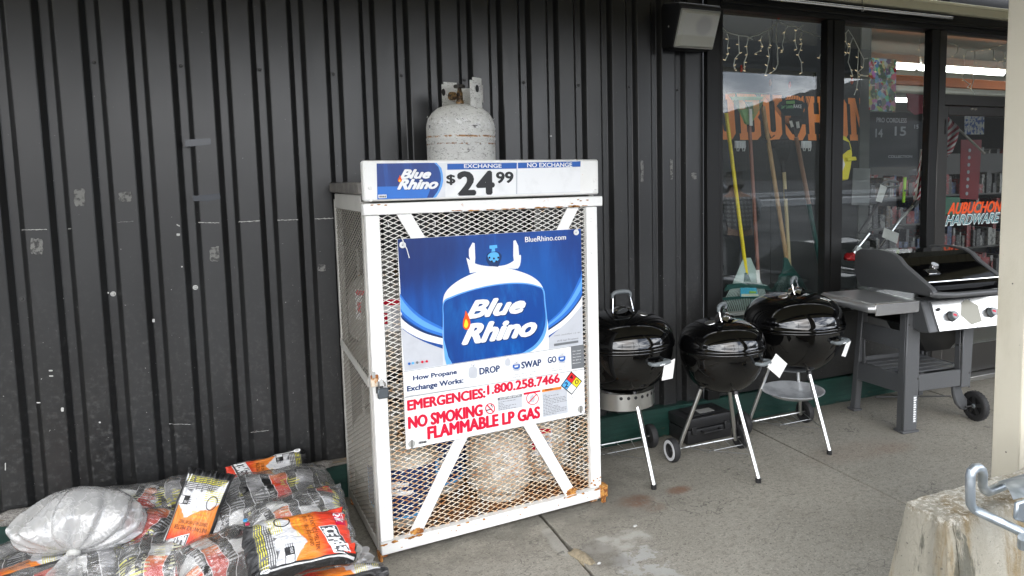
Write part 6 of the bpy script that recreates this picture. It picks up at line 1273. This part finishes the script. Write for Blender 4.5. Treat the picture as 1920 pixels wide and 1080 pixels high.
# lid
cap = [(.437, .782), (.485, .86), (.487, .965), (.470, .995), (.440, 1.010), (.28, 1.022), (.18, 1.012), (.125, .990), (.075, .950), (-.125, .845), (-.140, .830), (-.142, .815), (-.120, .805)]
def lidcap(x, s): return MB().prism([Vector((x, y, z)) for y, z in cap], (s*.035, 0, 0)).build('lid_end', M_GFRAME, gg, bevel=.008, seg=2)
lc = lidcap(0, 1); lidcap(.575, -1)
band = [(.470, .97), (.440, 1.002), (.28, 1.014), (.185, 1.004), (.130, .982), (.085, .945), (-.070, .868)]
mb = MB(); 
for (a, b) in zip(band, band[1:]):
    mb.quadbox([Vector((x, y, z)) for x, (y, z) in ((.036, a), (.539, a), (.539, b), (.036, b))]+[Vector((x, y-.001, z-.006)) for x, (y, z) in ((.036, a), (.539, a), (.539, b), (.036, b))])
ld = mb.build('lid', M_PORC, gg, smooth=True, angle=40)
MB().prism([Vector((.0365, y, z)) for y, z in ((-.072, .8665), (-.085, .848), (-.088, .81), (-.075, .81))], (.502, 0, 0)).build('lid_front', M_PORC, gg)
MB().tube([(.036, -.070, .868), (.539, -.070, .868)], .0055, 8).build('lid_trim', M_CHROME, gg, smooth=True)
MB().tube([(.0, -.118, .815), (.05, -.150, .812), (.14, -.158, .806), (.44, -.158, .806), (.53, -.150, .812), (.575, -.118, .815)], .0155, 12).build('lid_handle', M_GFRAME, gg, smooth=True)
MB().box(.05, .525, -.128, .05, .786, .800).build('front_shroud', M_GFRAME, gg, bevel=.004)
ln = Vector((0, -(.945-.868), (.085+.070))).normalized(); 
def lf(x, v, o=.001): return Vector((x, -.070+(.155)*v, .868+.077*v))+ln*o
th_ = disc3(lf(.205, .86), ln, .027, .012, M_CHROME, 'thermometer', gg); disc3(lf(.205, .86, .0135), ln, .020, .001, PG, 'thermometer_face', th_, taper=1)
np_ = MB().prism([lf(.105, .42), lf(.185, .42), lf(.185, .70), (lf(.105, .70))], ln*.004).build('name_plate', M_CHROME, gg, bevel=.001); 
lettering('weber', .112, .178, .46, .64, lambda x, v: lf(x, v, .0056), M_BLKP, np_, .03)

# ================================================================== CONCRETE BLOCK AND GALVANISED FITTING
blk = thing('concrete_block', 'stained concrete barrier block at the lower right corner of the photo', 'concrete block', (1.54, 1.26, 0))
def blockmesh():
    bm = bmesh.new(); x0, x1, y0, y1, h_ = 0, 1.25, -.068, .070, .60; 
    nx, ny, nz_ = 60, 10, 26
    def f(u, v, w_):   # u,v,w in 0..1
        bat = (1-w_)*.10; X = -bat*.55+u*(x1+bat*.55); Yv = (y0-bat)+(y1-y0+2*bat)*v; return Vector((X, Yv, w_*h_))
    S = {}
    def vert(i, j, k):
        key = (i, j, k)
        if key not in S:
            p = f(i/nx, j/ny, k/nz_); 
            if i == 0: 
                q = abs(j/ny-.5)*2; p.x += .006*max(0, q-.7)*10*.3
                if j == 0: p.x += .018; p.y += .004
                if j in (4, 5): p.x += .006
            n_ = noise.noise(p*22)*.004+noise.noise(p*60+Vector((3, 0, 0)))*.002
            if k == nz_: p.z += noise.noise(p*16)*.007+noise.noise(p*55)*.003-(.010*max(0, noise.noise(p*9+Vector((5, 5, 5)))) if (j < 4) else 0)
            if j == 0 and k >= nz_-1: p.y += .006+.010*abs(noise.noise(p*20)); p.z -= .004*(k == nz_)
            p.y += n_*(1 if j in (0, ny) else 0); p.x += n_*(1 if i == 0 else 0)
            S[key] = bm.verts.new(p)
        return S[key]
    for i in range(nx):
        for j in range(ny): bm.faces.new([vert(i, j, nz_), vert(i+1, j, nz_), vert(i+1, j+1, nz_), vert(i, j+1, nz_)])
        for k in range(nz_):
            bm.faces.new([vert(i, 0, k), vert(i+1, 0, k), vert(i+1, 0, k+1), vert(i, 0, k+1)]); bm.faces.new([vert(i, ny, k), vert(i+1, ny, k), vert(i+1, ny, k+1), vert(i, ny, k+1)])
    for j in range(ny):
        for k in range(nz_): bm.faces.new([vert(0, j, k), vert(0, j+1, k), vert(0, j+1, k+1), vert(0, j, k+1)]); bm.faces.new([vert(nx, j, k), vert(nx, j+1, k), vert(nx, j+1, k+1), vert(nx, j, k+1)])
    bmesh.ops.recalc_face_normals(bm, faces=bm.faces); me = bpy.data.meshes.new('block_body'); bm.to_mesh(me); bm.free(); me.polygons.foreach_set('use_smooth', [True]*len(me.polygons)); me.set_sharp_from_angle(angle=R(40)); return me
link('block_body', blockmesh(), M_BLOCK, blk)
gl = thing('galvanised_fitting', "galvanised steel bracket with a bent rod loop resting on the concrete block", 'steel bracket', (1.75, 1.22, .6))
c8 = lambda x, y: (1560+x/3.858, 800+y/3.857)
def gq(x, y, yy): return Y(*c8(x, y), yy)-gl.location
PTS = [(1480, 810, 1.03), (1389, 770, 1.06), (1220, 690, 1.10), (1060, 615, 1.14), (1025, 595, 1.15), (1003, 560, 1.15), (1001, 500, 1.15), (1000, 360, 1.15), (1008, 325, 1.15), (1035, 300, 1.15), (1062, 297, 1.15), (1085, 315, 1.155), (1092, 350, 1.16), (1090, 420, 1.17), (1100, 455, 1.175), (1128, 470, 1.18), (1165, 458, 1.19), (1230, 432, 1.20), (1330, 400, 1.21), (1500, 345, 1.22)]
MB().tube([gq(*p) for p in PTS], .0115, 14).build('bent_rod', M_GALV, gl, smooth=True)
# curved sheet over the rod
def shp(u, v):
    a = Vector((1190+u*320, 400-u*95)); b = Vector((1310+u*210, 545-u*55)); q = a.lerp(b, v); r_ = math.sin(v*math.pi*.9)*.018; p = gq(q.x, q.y, 1.19-.10*v); p.z += r_; return p
MB().grid(shp, 10, 10).build('curved_cover', M_GALV, gl, smooth=True)
MB().prism([gq(1310, 540, 1.085), gq(1500, 480, 1.085), gq(1500, 735, 1.085), gq(1300, 662, 1.085)], (0, -.012, 0)).build('side_plate', M_GALV, gl, bevel=.004)
MB().tube([gq(1380, 800, 1.05), gq(1376, 870, 1.06)], .011, 10).build('pin', M_GALV, gl)
# ================================================================== ICE MELT BAGS
def spow(a, p): return math.copysign(abs(a)**p, a)
t = Mat('bag_print', (.80, .045, .012), .28, spec=.6, coord='uv', coat=.3, coatr=.15)
wob = t.math('ADD', t.X, t.math('MULTIPLY', t.math('SUBTRACT', t.noise(3.2, 3), .5), .16))
wob2 = t.math('ADD', t.X, t.math('ADD', t.math('MULTIPLY', t.math('SUBTRACT', t.noise(2.1, 3, dist=.6), .5), .35), t.math('MULTIPLY', t.math('POWER', t.math('SUBTRACT', t.Y, .45), 2), -.7)))
t.color((.88, .25, .02), t.ramp(wob, .27, .44)); t.color((.80, .80, .82), t.ramp(wob2, .50, .52)); t.color((.45, .48, .55), t.math('MULTIPLY', t.ramp(t.noise(26, 6, .7), .5, .6), t.ramp(wob2, .52, .6)), .6)
t.color((.055, .055, .06), t.ramp(wob2, .73, .76), .95)
def dashes(c, ylo, yhi, xlo, xhi, rows, seed):   # fine lines of print too small to read, running across the bag
    ln = t.math('SINE', t.math('MULTIPLY', t.X, rows)); m1 = t.ramp(ln, .1, .4); m2 = t.ramp(t.noise(34, 2, .5, (.35, 1.5, 1), vec=None), .40, .44)
    mk = t.math('MULTIPLY', t.math('MULTIPLY', m1, m2), t.math('MULTIPLY', t.math('MULTIPLY', t.ramp(t.X, xlo-.005, xlo), t.ramp(t.X, xhi+.005, xhi)), t.math('MULTIPLY', t.ramp(t.Y, ylo-.01, ylo), t.ramp(t.Y, yhi+.01, yhi)))); t.color(c, mk, .95)
dashes((.80, .74, .03), .10, .93, .86, .915, 330, 1); dashes((.70, .70, .70), .12, .92, .775, .85, 330, 2); dashes((.75, .68, .03), .60, .95, .68, .80, 330, 3); dashes((.05, .05, .06), .12, .35, .62, .70, 330, 4)
t.color((.012, .012, .013), t.ramp(t.Y, .10, .09)); t.color((.012, .012, .013), t.ramp(t.Y, .945, .955)); t.color((.75, .75, .75), t.math('MULTIPLY', t.ramp(t.Y, .075, .072), t.ramp(t.Y, .055, .058)))
t.color((.010, .010, .011), t.ramp(t.X, .925, .93)); t.color((.010, .010, .011), t.ramp(t.X, .022, .018))
t.bump(t.noise(7, 5, .6, (1, 2.5, 1), dist=.7), .02, .8).bump(t.noise(30, 3), .002, .3); M_BAG = t.done()
# bundled bags seen through their wrap
def bundlemat(name, seed, dark=.5, dusty=.25):
    t = Mat(name, (.09, .09, .095), .45, coord='obj')
    mp = t.N('ShaderNodeMapping'); t.L(t.v, mp.inputs[0]); mp.inputs['Location'].default_value = (seed*1.7, seed*.9, seed*2.3); v = mp.outputs[0]; t.v = v
    sp = t.N('ShaderNodeSeparateXYZ'); t.L(v, sp.inputs[0]); wv = t.math('ADD', sp.outputs[0], t.math('MULTIPLY', t.math('SUBTRACT', t.noise(4, 3, vec=v), .5), .14)); wy = t.math('ADD', sp.outputs[1], t.math('MULTIPLY', t.math('SUBTRACT', t.noise(5, 3, vec=v), .5), .10))
    # stacked bags show as bands of uneven width; each band runs through its own stretch of the print
    sc = t.math('MULTIPLY', wv, 11); cell = t.math('FLOOR', sc); fr_ = t.math('FRACT', sc)
    wn = t.N('ShaderNodeTexWhiteNoise', noise_dimensions='1D'); t.L(cell, wn.inputs['W']); rv = wn.outputs['Value']
    pos = t.math('FRACT', t.math('ADD', t.math('MULTIPLY', wy, 2.1), rv)); kind = t.math('FRACT', t.math('MULTIPLY', rv, 7.3))
    t.color((.30, .30, .31), t.ramp(pos, .10, .12)); t.color((.035, .035, .038), t.ramp(pos, .30, .31)); band = t.ramp(kind, .15, .18)
    t.color((.62, .04, .02), t.math('MULTIPLY', t.math('MULTIPLY', t.ramp(pos, .38, .39), band), t.ramp(pos, .72, .70)), .95); t.color((.72, .18, .02), t.math('MULTIPLY', t.math('MULTIPLY', t.ramp(pos, .62, .71), band), t.ramp(pos, .74, .73)), .9)
    t.color((.58, .58, .57), t.math('MULTIPLY', t.ramp(pos, .735, .745), t.ramp(pos, .86, .85)), .9); t.color((.013, .013, .014), t.ramp(pos, .86, .87))
    t.color((.010, .010, .011), t.ramp(fr_, .24, .22)); t.color((.62, .62, .62), t.math('MULTIPLY', t.ramp(fr_, .225, .23), t.ramp(fr_, .265, .26)), .9); t.color((.010, .010, .011), t.ramp(fr_, .88, .90)); t.color((.60, .60, .60), t.math('MULTIPLY', t.ramp(fr_, .86, .865), t.ramp(fr_, .89, .885)), .8)
    ln = t.math('MULTIPLY', t.ramp(t.math('SINE', t.math('MULTIPLY', sp.outputs[1], 520)), 0, .3), t.ramp(t.noise(30, 2, .5, (1.4, .4, 1), vec=v), .5, .54))
    t.color((.70, .66, .06), t.math('MULTIPLY', ln, t.ramp(t.noise(5, 2, vec=v), .52, .56)), .9); t.color((.6, .6, .6), t.math('MULTIPLY', ln, t.ramp(t.noise(6, 2, vec=v), .48, .44)), .6)
    t.color((.30, .29, .27), t.ramp(t.noise(7, 6, .7, vec=v), .5, .7), dusty*.7)
    t.bump(t.noise(6, 4, .6, vec=v, dist=.5), .012, .5); return t.done()
BM = [bundlemat('bundle_print_%s' % n, s, dusty=d) for n, s, d in (('one', 0, .15), ('two', 1.3, .3), ('three', 2.9, .7), ('four', 4.4, .4))]
def pillow_h(a, b, H, seed, sharp=.55, wr=.10, end=0.0):
    """half thickness of a filled bag at a,b in -1..1"""
    q = max(0, 1-abs(a)**3.0)**sharp*max(0, 1-abs(b)**3.0)**sharp
    n = noise.noise(Vector((a*1.7, b*1.7, seed)))*.22+noise.noise(Vector((a*5, b*4, seed+5)))*.07
    cre = -abs(noise.noise(Vector((a*3.1+seed, b*7, 1))))*wr*(1-.5*q)+abs(noise.noise(Vector((a*9, b*3+seed, 2))))*wr*.45*abs(a)**2
    return H/2*(q*(1+n)+cre*min(1, q*3))
def bagmesh(L_, W_, H, seed, mat, flat=1.0, crimp=.018, nu=56, nv=36, wr=.10, sag=.0, uvflip=True):
    mb = MB(); mb.uv = mb.bm.loops.layers.uv.new('UVMap')
    def outline(a, b):   # the plan narrows slightly to the ends and waves at the seams
        x = a*L_/2*(1+.02*noise.noise(Vector((b*4, seed, a)))-.03*(1-abs(b)**2)*0); y = b*W_/2*(1-.07*(1-abs(a))**.5*(.4)-.06*(1-abs(a)**2)*.8+.03*noise.noise(Vector((a*4, seed+3, b))))
        return x, y
    def S(a, b, s):
        x, y = outline(a, b); h = pillow_h(a, b, H, seed+(0 if s > 0 else 40), wr=wr)
        cz = crimp*noise.noise(Vector((a*2+seed, b*6, 8)))*(abs(a)**6+.4*abs(b)**6)*2-sag*(a*a)
        return Vector((x, y, cz+(s*h if s > 0 else s*h*flat)+.0006*s))
    for s in (1, -1):
        V = [[mb.bm.verts.new(S(-1+2*i/nu, -1+2*j/nv, s)) for j in range(nv+1)] for i in range(nu+1)]
        for i in range(nu):
            for j in range(nv):
                q = [V[i][j], V[i+1][j], V[i+1][j+1], V[i][j+1]]; uvq = [(i, j), (i+1, j), (i+1, j+1), (i, j+1)]
                if s < 0: q = q[::-1]; uvq = uvq[::-1]
                f = mb.bm.faces.new(q)
                for l, (a, b) in zip(f.loops, uvq): l[mb.uv].uv = (1-a/nu, b/nv)
    return mb, S
def place(o, px, py, z, yaw=0, tilt=0, roll=0):
    p = Z(px, py, z); o.matrix_world = Matrix.Translation(p)@Matrix.Rotation(R(yaw), 4, 'Z')@Matrix.Rotation(R(tilt), 4, 'X')@Matrix.Rotation(R(roll), 4, 'Y')
    o.location = p; o.rotation_euler = (Matrix.Rotation(R(yaw), 3, 'Z')@Matrix.Rotation(R(tilt), 3, 'X')@Matrix.Rotation(R(roll), 3, 'Y')).to_euler(); return o
CRIM = P('bag_crimson', (.52, .0, .05)); BBLK = P('bag_black', (.012, .012, .013)); BDG = P('bag_charcoal', (.06, .06, .065)); BRB = P('bag_brown_print', (.16, .02, .01)); BYL = P('bag_yellow_print', (.72, .55, .03))
def meltbag(label, px, py, z, yaw, tilt, roll, L_=.36, W_=.225, H=.075, seed=1, words=True, axes=None):
    t = thing('ice_melt_bag', label, 'bag', group='printed ice melt bags in the pile'); mb, S = bagmesh(L_, W_, H, seed, M_BAG, flat=.8, wr=.17, crimp=.025); b = mb.build('bag_body', M_BAG, t, smooth=True, angle=70, normals=False)
    hx, hy = L_/2, W_/2
    def dr(lift):
        def f(a, c):    # a runs along the reading direction (-y), c up (+x), both in -1..1
            return S(max(-1, min(1, c)), max(-1, min(1, -a)), 1)+Vector((0, 0, lift))
        return f
    def patchd(pts, mat, name, lift, n=10):
        """polygon in reading coordinates draped on the bag (fan of small quads)"""
        f = dr(lift); mb = MB(); (x0, y0), (x1, y1), (x2, y2), (x3, y3) = pts
        mb.grid(lambda u, v: f((x0*(1-u)+x1*u)*(1-v)+(x3*(1-u)+x2*u)*v, (y0*(1-u)+y1*u)*(1-v)+(y3*(1-u)+y2*u)*v), n, n); return mb.build(name, mat, b, smooth=True, normals=False)
    if words:
        patchd([(-.72, .66), (-.12, .66), (-.12, .90), (-.72, .90)], CRIM, 'logo_box', .0012)
        patchd([(-.14, .30), (.78, .50), (.88, .86), (-.10, .66)], PW, 'name_box', .0012); patchd([(-.12, .32), (.765, .515), (.855, .84), (-.08, .655)], BDG, 'name_box', .0018)
        lettering('JOE', -.60, -.30, .84, .89, dr(.0020), PW, b, .03); lettering('QIK', -.66, -.20, .69, .82, dr(.0020), PW, b, .04, .2)
        f_ = dr(.0026); lettering('ICE MELT', -.06, .80, .36, .60, lambda a, c: f_(a, c+.20*(a+.06)), PW, b, .06)
        lettering('INSTANT ICE MELTER', -.78, .62, .17, .25, dr(.0020), BRB, b, .012); lettering('DERRITE HIELO INSTANTANEO', -.74, .50, .06, .13, dr(.0020), BRB, b, .008)
        lettering('MELTS FAST & DEEP', -.60, .05, -.06, -.01, dr(.0020), BYL, b, .01); lettering('WORKS AT LOW TEMPERATURES', -.55, .10, -.14, -.10, dr(.0020), BYL, b, .01)
        patchd([(.40, -.42), (.84, -.42), (.84, -.24), (.40, -.24)], BBLK, 'info_box', .0016); patchd([(.64, -.405), (.82, -.405), (.82, -.255), (.64, -.255)], PW, 'info_panel', .0022); lettering('ICE MELTER', .44, .60, -.32, -.27, dr(.0022), PW, b, .0)
        lettering('10', .70, .93, -.86, -.70, dr(.002), PW, b, .03)
        fr = dr(.0018); mbr = MB(); n = 28
        for k in range(n):
            q = []
            for kk, rr_ in ((k, 1), (k+1, 1), (k+1, .86), (k, .86)): a = 2*math.pi*kk/n; q.append(fr(-.60+.22*rr_*math.cos(a), -.34+.15*rr_*math.sin(a)))
            mbr.flat(q)
        mbr.build('seal_ring', BBLK, b, normals=False)
    place(t, px, py, z, yaw, tilt, roll)
    if axes:
        xd = Vector(axes[0]).normalized(); zd = Vector(axes[1]); zd = (zd-xd*zd.dot(xd)).normalized(); yd = zd.cross(xd); t.location = Y(*axes[2:]); t.rotation_euler = Matrix((xd, yd, zd)).transposed().to_euler()
    return t
meltbag("printed ice melt bag lying front right on the pile, red end towards the cage", 562, 1020, .285, 9, 34, 8, L_=.335, W_=.215, H=.12, seed=2.2)
meltbag('ice melt bag standing on its red end in the middle of the pile', 365, 962, .25, 112, 30, 26, L_=.34, W_=.17, H=.065, seed=5.1, axes=((-.36, -.40, -.84), (-.15, -.8, .5), 365, 972, 2.90))
meltbag('ice melt bag at the back of the pile against the green board', 502, 877, .262, 186, 35, 0, L_=.33, W_=.20, H=.07, seed=7.7, axes=((-1, 0, -.05), (0, -.6, .8), 502, 892, 3.33))
meltbag('ice melt bag with yellow print at the bottom left corner of the photo', 38, 1078, .16, 195, 20, 0, L_=.33, W_=.22, H=.08, seed=9.2, words=False)
meltbag('ice melt bag under the front bag at the bottom edge of the photo', 628, 1092, .10, 180, 25, 0, L_=.34, W_=.22, H=.09, seed=11.4, words=False)
def bale(label, px, py, z, yaw, tilt, roll, L_, W_, H, seed, bm_, haze=M_FILM, cat='wrapped bundle', tail=True):
    t = thing('wrapped_bundle', label, cat, group='plastic wrapped bundles of ice melt bags'); mb, S = bagmesh(L_, W_, H, seed, bm_, wr=.11, nu=50, nv=36); mb.build('printed_bags', bm_, t, smooth=True, angle=80, normals=False)
    mb, S2 = bagmesh(L_*1.05, W_*1.06, H*1.10, seed+.35, haze, wr=.16, crimp=.03, nu=64, nv=44); mb.build('clear_wrap', haze, t, smooth=True, angle=80, normals=False)
    place(t, px, py, z, yaw, tilt, roll); return t
bale("largest clear-wrapped bundle of ice melt bags, in front of the green board", 500, 960, .17, 10, 14, 0, .52, .35, .26, 21, BM[0])
bale('clear-wrapped bundle directly under the front right ice melt bag', 560, 985, .20, 5, 22, -4, .34, .26, .19, 23, BM[1])
bale('clear-wrapped bundle at the bottom edge left of the front ice melt bag', 422, 1054, .13, 20, 22, 0, .29, .22, .19, 25, BM[1])
bale('dusty wrapped bundle with an orange corner at the bottom edge, below the standing bag', 296, 1066, .12, 4, 20, 0, .28, .23, .19, 27, BM[3])
bale('black and yellow printed wrapped bundle to the right of the knotted clear bag', 262, 1006, .17, -30, 22, 0, .26, .21, .18, 29, BM[0])
bale('dusty wrapped bundle behind the knotted clear bag by the wall', 232, 955, .19, -18, 24, 0, .29, .20, .14, 31, BM[3])
bale('dusty grey wrapped bundle behind the standing ice melt bag', 316, 946, .17, 15, 22, 0, .25, .20, .17, 33, BM[2])
bale('wrapped bundle with red stripes under the knotted clear bag at the bottom left', 130, 1098, .09, 4, 18, 0, .52, .34, .24, 35, BM[1])
bale('dark torn wrapped bundle at the left edge of the pile beside the board', 34, 1052, .12, 30, 20, 0, .22, .18, .12, 37, BM[0])
# torn film scrap at the right of the pile
# big clear bag tied in a knot
kb = thing('knotted_clear_bag', "large cloudy clear plastic bag tied in a knot, on the left of the pile", 'bag')
def kf(u, v, sc=1.0):
    """v 0 at the knot, 1 at the far pole; u round the axis"""
    a = u*2*math.pi; th = v*math.pi; pole = math.sin(th)**.75 if 0 < v < 1 else 0; rr_ = .175*pole*sc
    fold = (1-v)**1.4; cre = .22*fold*math.sin(a*13+3*noise.noise(Vector((math.cos(a)*2, math.sin(a)*2, 1))))+.07*fold*math.sin(a*29+1)+.22*noise.noise(Vector((math.cos(a)*1.3, math.sin(a)*1.3, v*2.2)))-.16*abs(noise.noise(Vector((math.cos(a)*2.6, math.sin(a)*2.6, v*4+3))))
    rr_ *= (1+cre); ax_ = -.145*math.cos(th)*(1.0 if v > .5 else .55)
    return Vector((rr_*math.cos(a)*1.10, rr_*math.sin(a)*.66, ax_))
mb = MB(); mb.grid(lambda u, v: kf(u, v), 120, 48); mb.build('clear_film', M_FILM2, kb, smooth=True, angle=80, normals=False)
mb = MB(); mb.grid(lambda u, v: kf(u, v, .86)*.93+Vector((.0, -.006, 0)), 60, 30); mb.build('inner_bag', (lambda t: (t.color((.42, .42, .42), t.ramp(t.noise(7, 6, .6), .4, .62)), t.color((.25, .25, .25), t.ramp(t.noise(9, 6, .7), .55, .66), .7), t.color((.55, .06, .03), t.blob((.19, -.03, .0), (.05, .06, .2), .4, .7, 8), .8), t.done())[-1])(Mat('bag_inside_grey', (.56, .56, .56), .6, coord='obj')), kb, smooth=True, angle=80, normals=False)
mb = MB()
def tail(u, v): a = u*2*math.pi; r_ = (.014+.055*v**1.1)*(1+.28*math.sin(a*5+2)+.2*math.sin(a*9+v*3)); return Vector((r_*math.cos(a)+.01*v, r_*math.sin(a)*.45, -.079-.095*v))
mb.grid(tail, 40, 12); mb.build('tied_tail', M_FILM2, kb, smooth=True, angle=80, normals=False)
MB().lathe([(.012, -.012), (.020, -.008), (.022, 0), (.020, .008), (.012, .012)], 20, (0, 0, -.083)).build('knot', base('knot_film', (.55, .55, .52), .35), kb, smooth=True)
p = Z(150, 992, .275); kb.location = p
# axis of the bag: the knot end points down towards the viewer
ax_dir = Vector((.14, .72, .68)).normalized(); side = Vector((1, 0, -.10)); side = (side-ax_dir*side.dot(ax_dir)).normalized(); yv_ = ax_dir.cross(side)
kb.rotation_euler = Matrix((side, yv_, ax_dir)).transposed().to_euler()
# torn strips of film at the right side of the pile
for i, (px, py, z, yaw, lb_) in enumerate(((664, 1050, .10, 60, 'crumpled strip of torn clear film at the right end of the pile beside the cage'),)):
    mb = MB(); mb.grid(lambda u, v: Vector(((u-.5)*.16, (v-.5)*.10+.015*math.sin(u*17), .05*noise.noise(Vector((u*5, v*5, 2)))+.02*math.sin(u*12+v*7))), 24, 14); o = mb.build('film_scrap', M_FILM2, None, smooth=True, normals=False); place(o, px, py, z, yaw, 50); tag(o, lb_, 'plastic scrap')
# blue bottle caps lying on the bundle
for i, (px, py, cc, lb_) in enumerate(((460, 977, (.05, .35, .75), 'small light blue cap on the big wrapped bundle'), (464, 984, (.6, .05, .12), 'small pink-red cap below the blue cap on the big wrapped bundle'))):
    pp_ = Z(px, py, .31); o = MB().lathe([(0, 0), (.007, 0), (.007, .006), (0, .007)], 12, (0, 0, 0)).build('bottle_cap', base('cap_%d' % i, cc, .4), None, smooth=True); o.location = pp_; tag(o, lb_, 'cap')

# ================================================================== BEHIND THE CAMERA: seen only as reflections
def suv(loc, rotz, col, label):
    t = thing('parked_car', label, 'car', loc, rotz); m_ = base('car_paint_%s' % label[:4], col, .25, metal=.4, coat=.6)
    lo_ = [(-2.3, .35), (-2.3, .85), (-2.15, 1.0), (-1.2, 1.08), (-.55, 1.60), (-.2, 1.68), (1.6, 1.66), (2.2, 1.10), (2.3, .95), (2.3, .35)]
    MB().prism([Vector((x, -.9, z)) for x, z in lo_], (0, 1.8, 0)).build('body', m_, t, bevel=.08, seg=3)
    for s in (-.915, .905): MB().prism([Vector((x, s, z)) for x, z in ((-1.0, 1.12), (-.48, 1.55), (1.55, 1.56), (2.0, 1.12))], (0, .01, 0)).build('side_window', M_BLKP, t)
    for x in (-1.45, 1.45):
        for y in (-.86, .70): MB().lathe([(0, 0), (.2, -.0), (.34, .02), (.36, .06), (.36, .16), (.34, .2), (0, .2)], 28, (x, y, .36), axis='y').build('wheel', M_RUB, t, smooth=True)
    for y in (-.7, .45): MB().box(-2.33, -2.29, y, y+.3, .72, .86).build('headlight', M_WHITEP, t, bevel=.02)
suv((10.3, -9.5, -.14), R(170), (.30, .31, .33), 'silver parked car across the lot, seen as a reflection in the left window pane')
suv((22.8, -10.5, -.14), R(185), (.02, .02, .022), 'black parked pickup-like car across the lot, seen as a reflection in the door glass')
# person in a checked shirt leaning forward
pe = thing('person', "person in a grey checked shirt and dark trousers, reflected in the left window pane", 'person', (5.9, -.9, -.26), R(200))
def skin(name, V, E, mat, par, sub=2):
    me = bpy.data.meshes.new(name); me.from_pydata([v[:3] for v in V], E, []); o = bpy.data.objects.new(name, me); COL.objects.link(o)
    md = o.modifiers.new('s', 'SKIN'); md.use_smooth_shade = True; sub_ = o.modifiers.new('u', 'SUBSURF'); sub_.levels = sub_.render_levels = sub
    for i, v in enumerate(V): me.skin_vertices[0].data[i].radius = (v[3], v[4] if len(v) > 4 else v[3]); 
    me.skin_vertices[0].data[0].use_root = True; me.materials.append(mat); o.parent = par; return o
t = Mat('checked_shirt', (.42, .42, .42), .8, coord='obj'); sx = t.math('SINE', t.math('MULTIPLY', t.X, 110)); sz = t.math('SINE', t.math('MULTIPLY', t.Z, 110)); t.color((.05, .05, .055), t.ramp(sx, .0, .1), .6); t.color((.04, .04, .045), t.ramp(sz, .0, .1), .6); M_SHIRT = t.done()
M_SKIN = base('skin_tone', (.45, .27, .19), .5); M_TR = base('dark_trousers', (.02, .022, .028), .8); M_HAIR = base('grey_hair', (.12, .11, .10), .7)
skin('body', [(0, 0, .95, .15, .12), (0, .05, 1.10, .16, .12), (0, .14, 1.28, .19, .13), (0, .22, 1.40, .16, .12), (0, .28, 1.48, .06), (0, .34, 1.60, .085, .10), (0, .36, 1.68, .07), (-.20, .20, 1.38, .065), (-.27, .22, 1.12, .05), (-.20, .42, 1.02, .038), (-.19, .50, 1.0, .03), (.20, .20, 1.38, .065), (.27, .22, 1.12, .05), (.20, .42, 1.02, .038), (.19, .50, 1.0, .03), (-.10, 0, .86, .095), (-.11, .02, .48, .065), (-.11, -.02, .08, .045), (-.11, .12, .04, .04), (.10, 0, .86, .095), (.11, .02, .48, .065), (.11, -.02, .08, .045), (.11, .12, .04, .04)],
     [(0, 1), (1, 2), (2, 3), (3, 4), (4, 5), (5, 6), (3, 7), (7, 8), (8, 9), (9, 10), (3, 11), (11, 12), (12, 13), (13, 14), (0, 15), (15, 16), (16, 17), (17, 18), (0, 19), (19, 20), (20, 21), (21, 22)], M_SKIN, pe)
skin('shirt', [(0, 0, .93, .175, .145), (0, .05, 1.10, .185, .145), (0, .14, 1.28, .215, .15), (0, .22, 1.40, .175, .135), (-.21, .20, 1.38, .082), (-.275, .22, 1.13, .066), (-.22, .36, 1.05, .055), (.21, .20, 1.38, .082), (.275, .22, 1.13, .066), (.22, .36, 1.05, .055)], [(0, 1), (1, 2), (2, 3), (3, 4), (4, 5), (5, 6), (3, 7), (7, 8), (8, 9)], M_SHIRT, pe)
skin('trousers', [(0, 0, .93, .165, .14), (-.10, 0, .84, .115), (-.11, .02, .48, .085), (-.11, -.01, .12, .07), (.10, 0, .84, .115), (.11, .02, .48, .085), (.11, -.01, .12, .07)], [(0, 1), (1, 2), (2, 3), (0, 4), (4, 5), (5, 6)], M_TR, pe)
skin('hair', [(0, .33, 1.64, .105), (0, .35, 1.71, .085), (0, .30, 1.58, .07)], [(0, 1), (0, 2)], M_HAIR, pe)
# leafless tree trunks and poles of the street, thin dark lines in the enamel reflections
for i, (x, y, h_, r_) in enumerate(((1.2, -11, 8.5, .13), (5.4, -19, 9, .14), (-7, -14, 9, .14))):
    t = thing('utility_pole', ['utility pole behind the camera nearest the walk', 'utility pole across the road, right', 'utility pole across the road, left'][i], 'utility pole', (x, y, -.14)); MB().tube([(0, 0, 0), (0, 0, h_)], [r_, r_*.7], 12).build('pole', base('pole_wood%d' % i, (.09, .075, .06), .9), t, smooth=True); MB().box(-1.1, 1.1, -.05, .05, h_-.9, h_-.78).build('crossarm', base('arm_wood%d' % i, (.09, .075, .06), .9), t)
    for dx in (-1, -.5, .5, 1): MB().lathe([(0, 0), (.04, 0), (.05, .05), (.03, .12), (0, .12)], 8, (dx, 0, h_-.78)).build('insulator', M_GREYP, t)
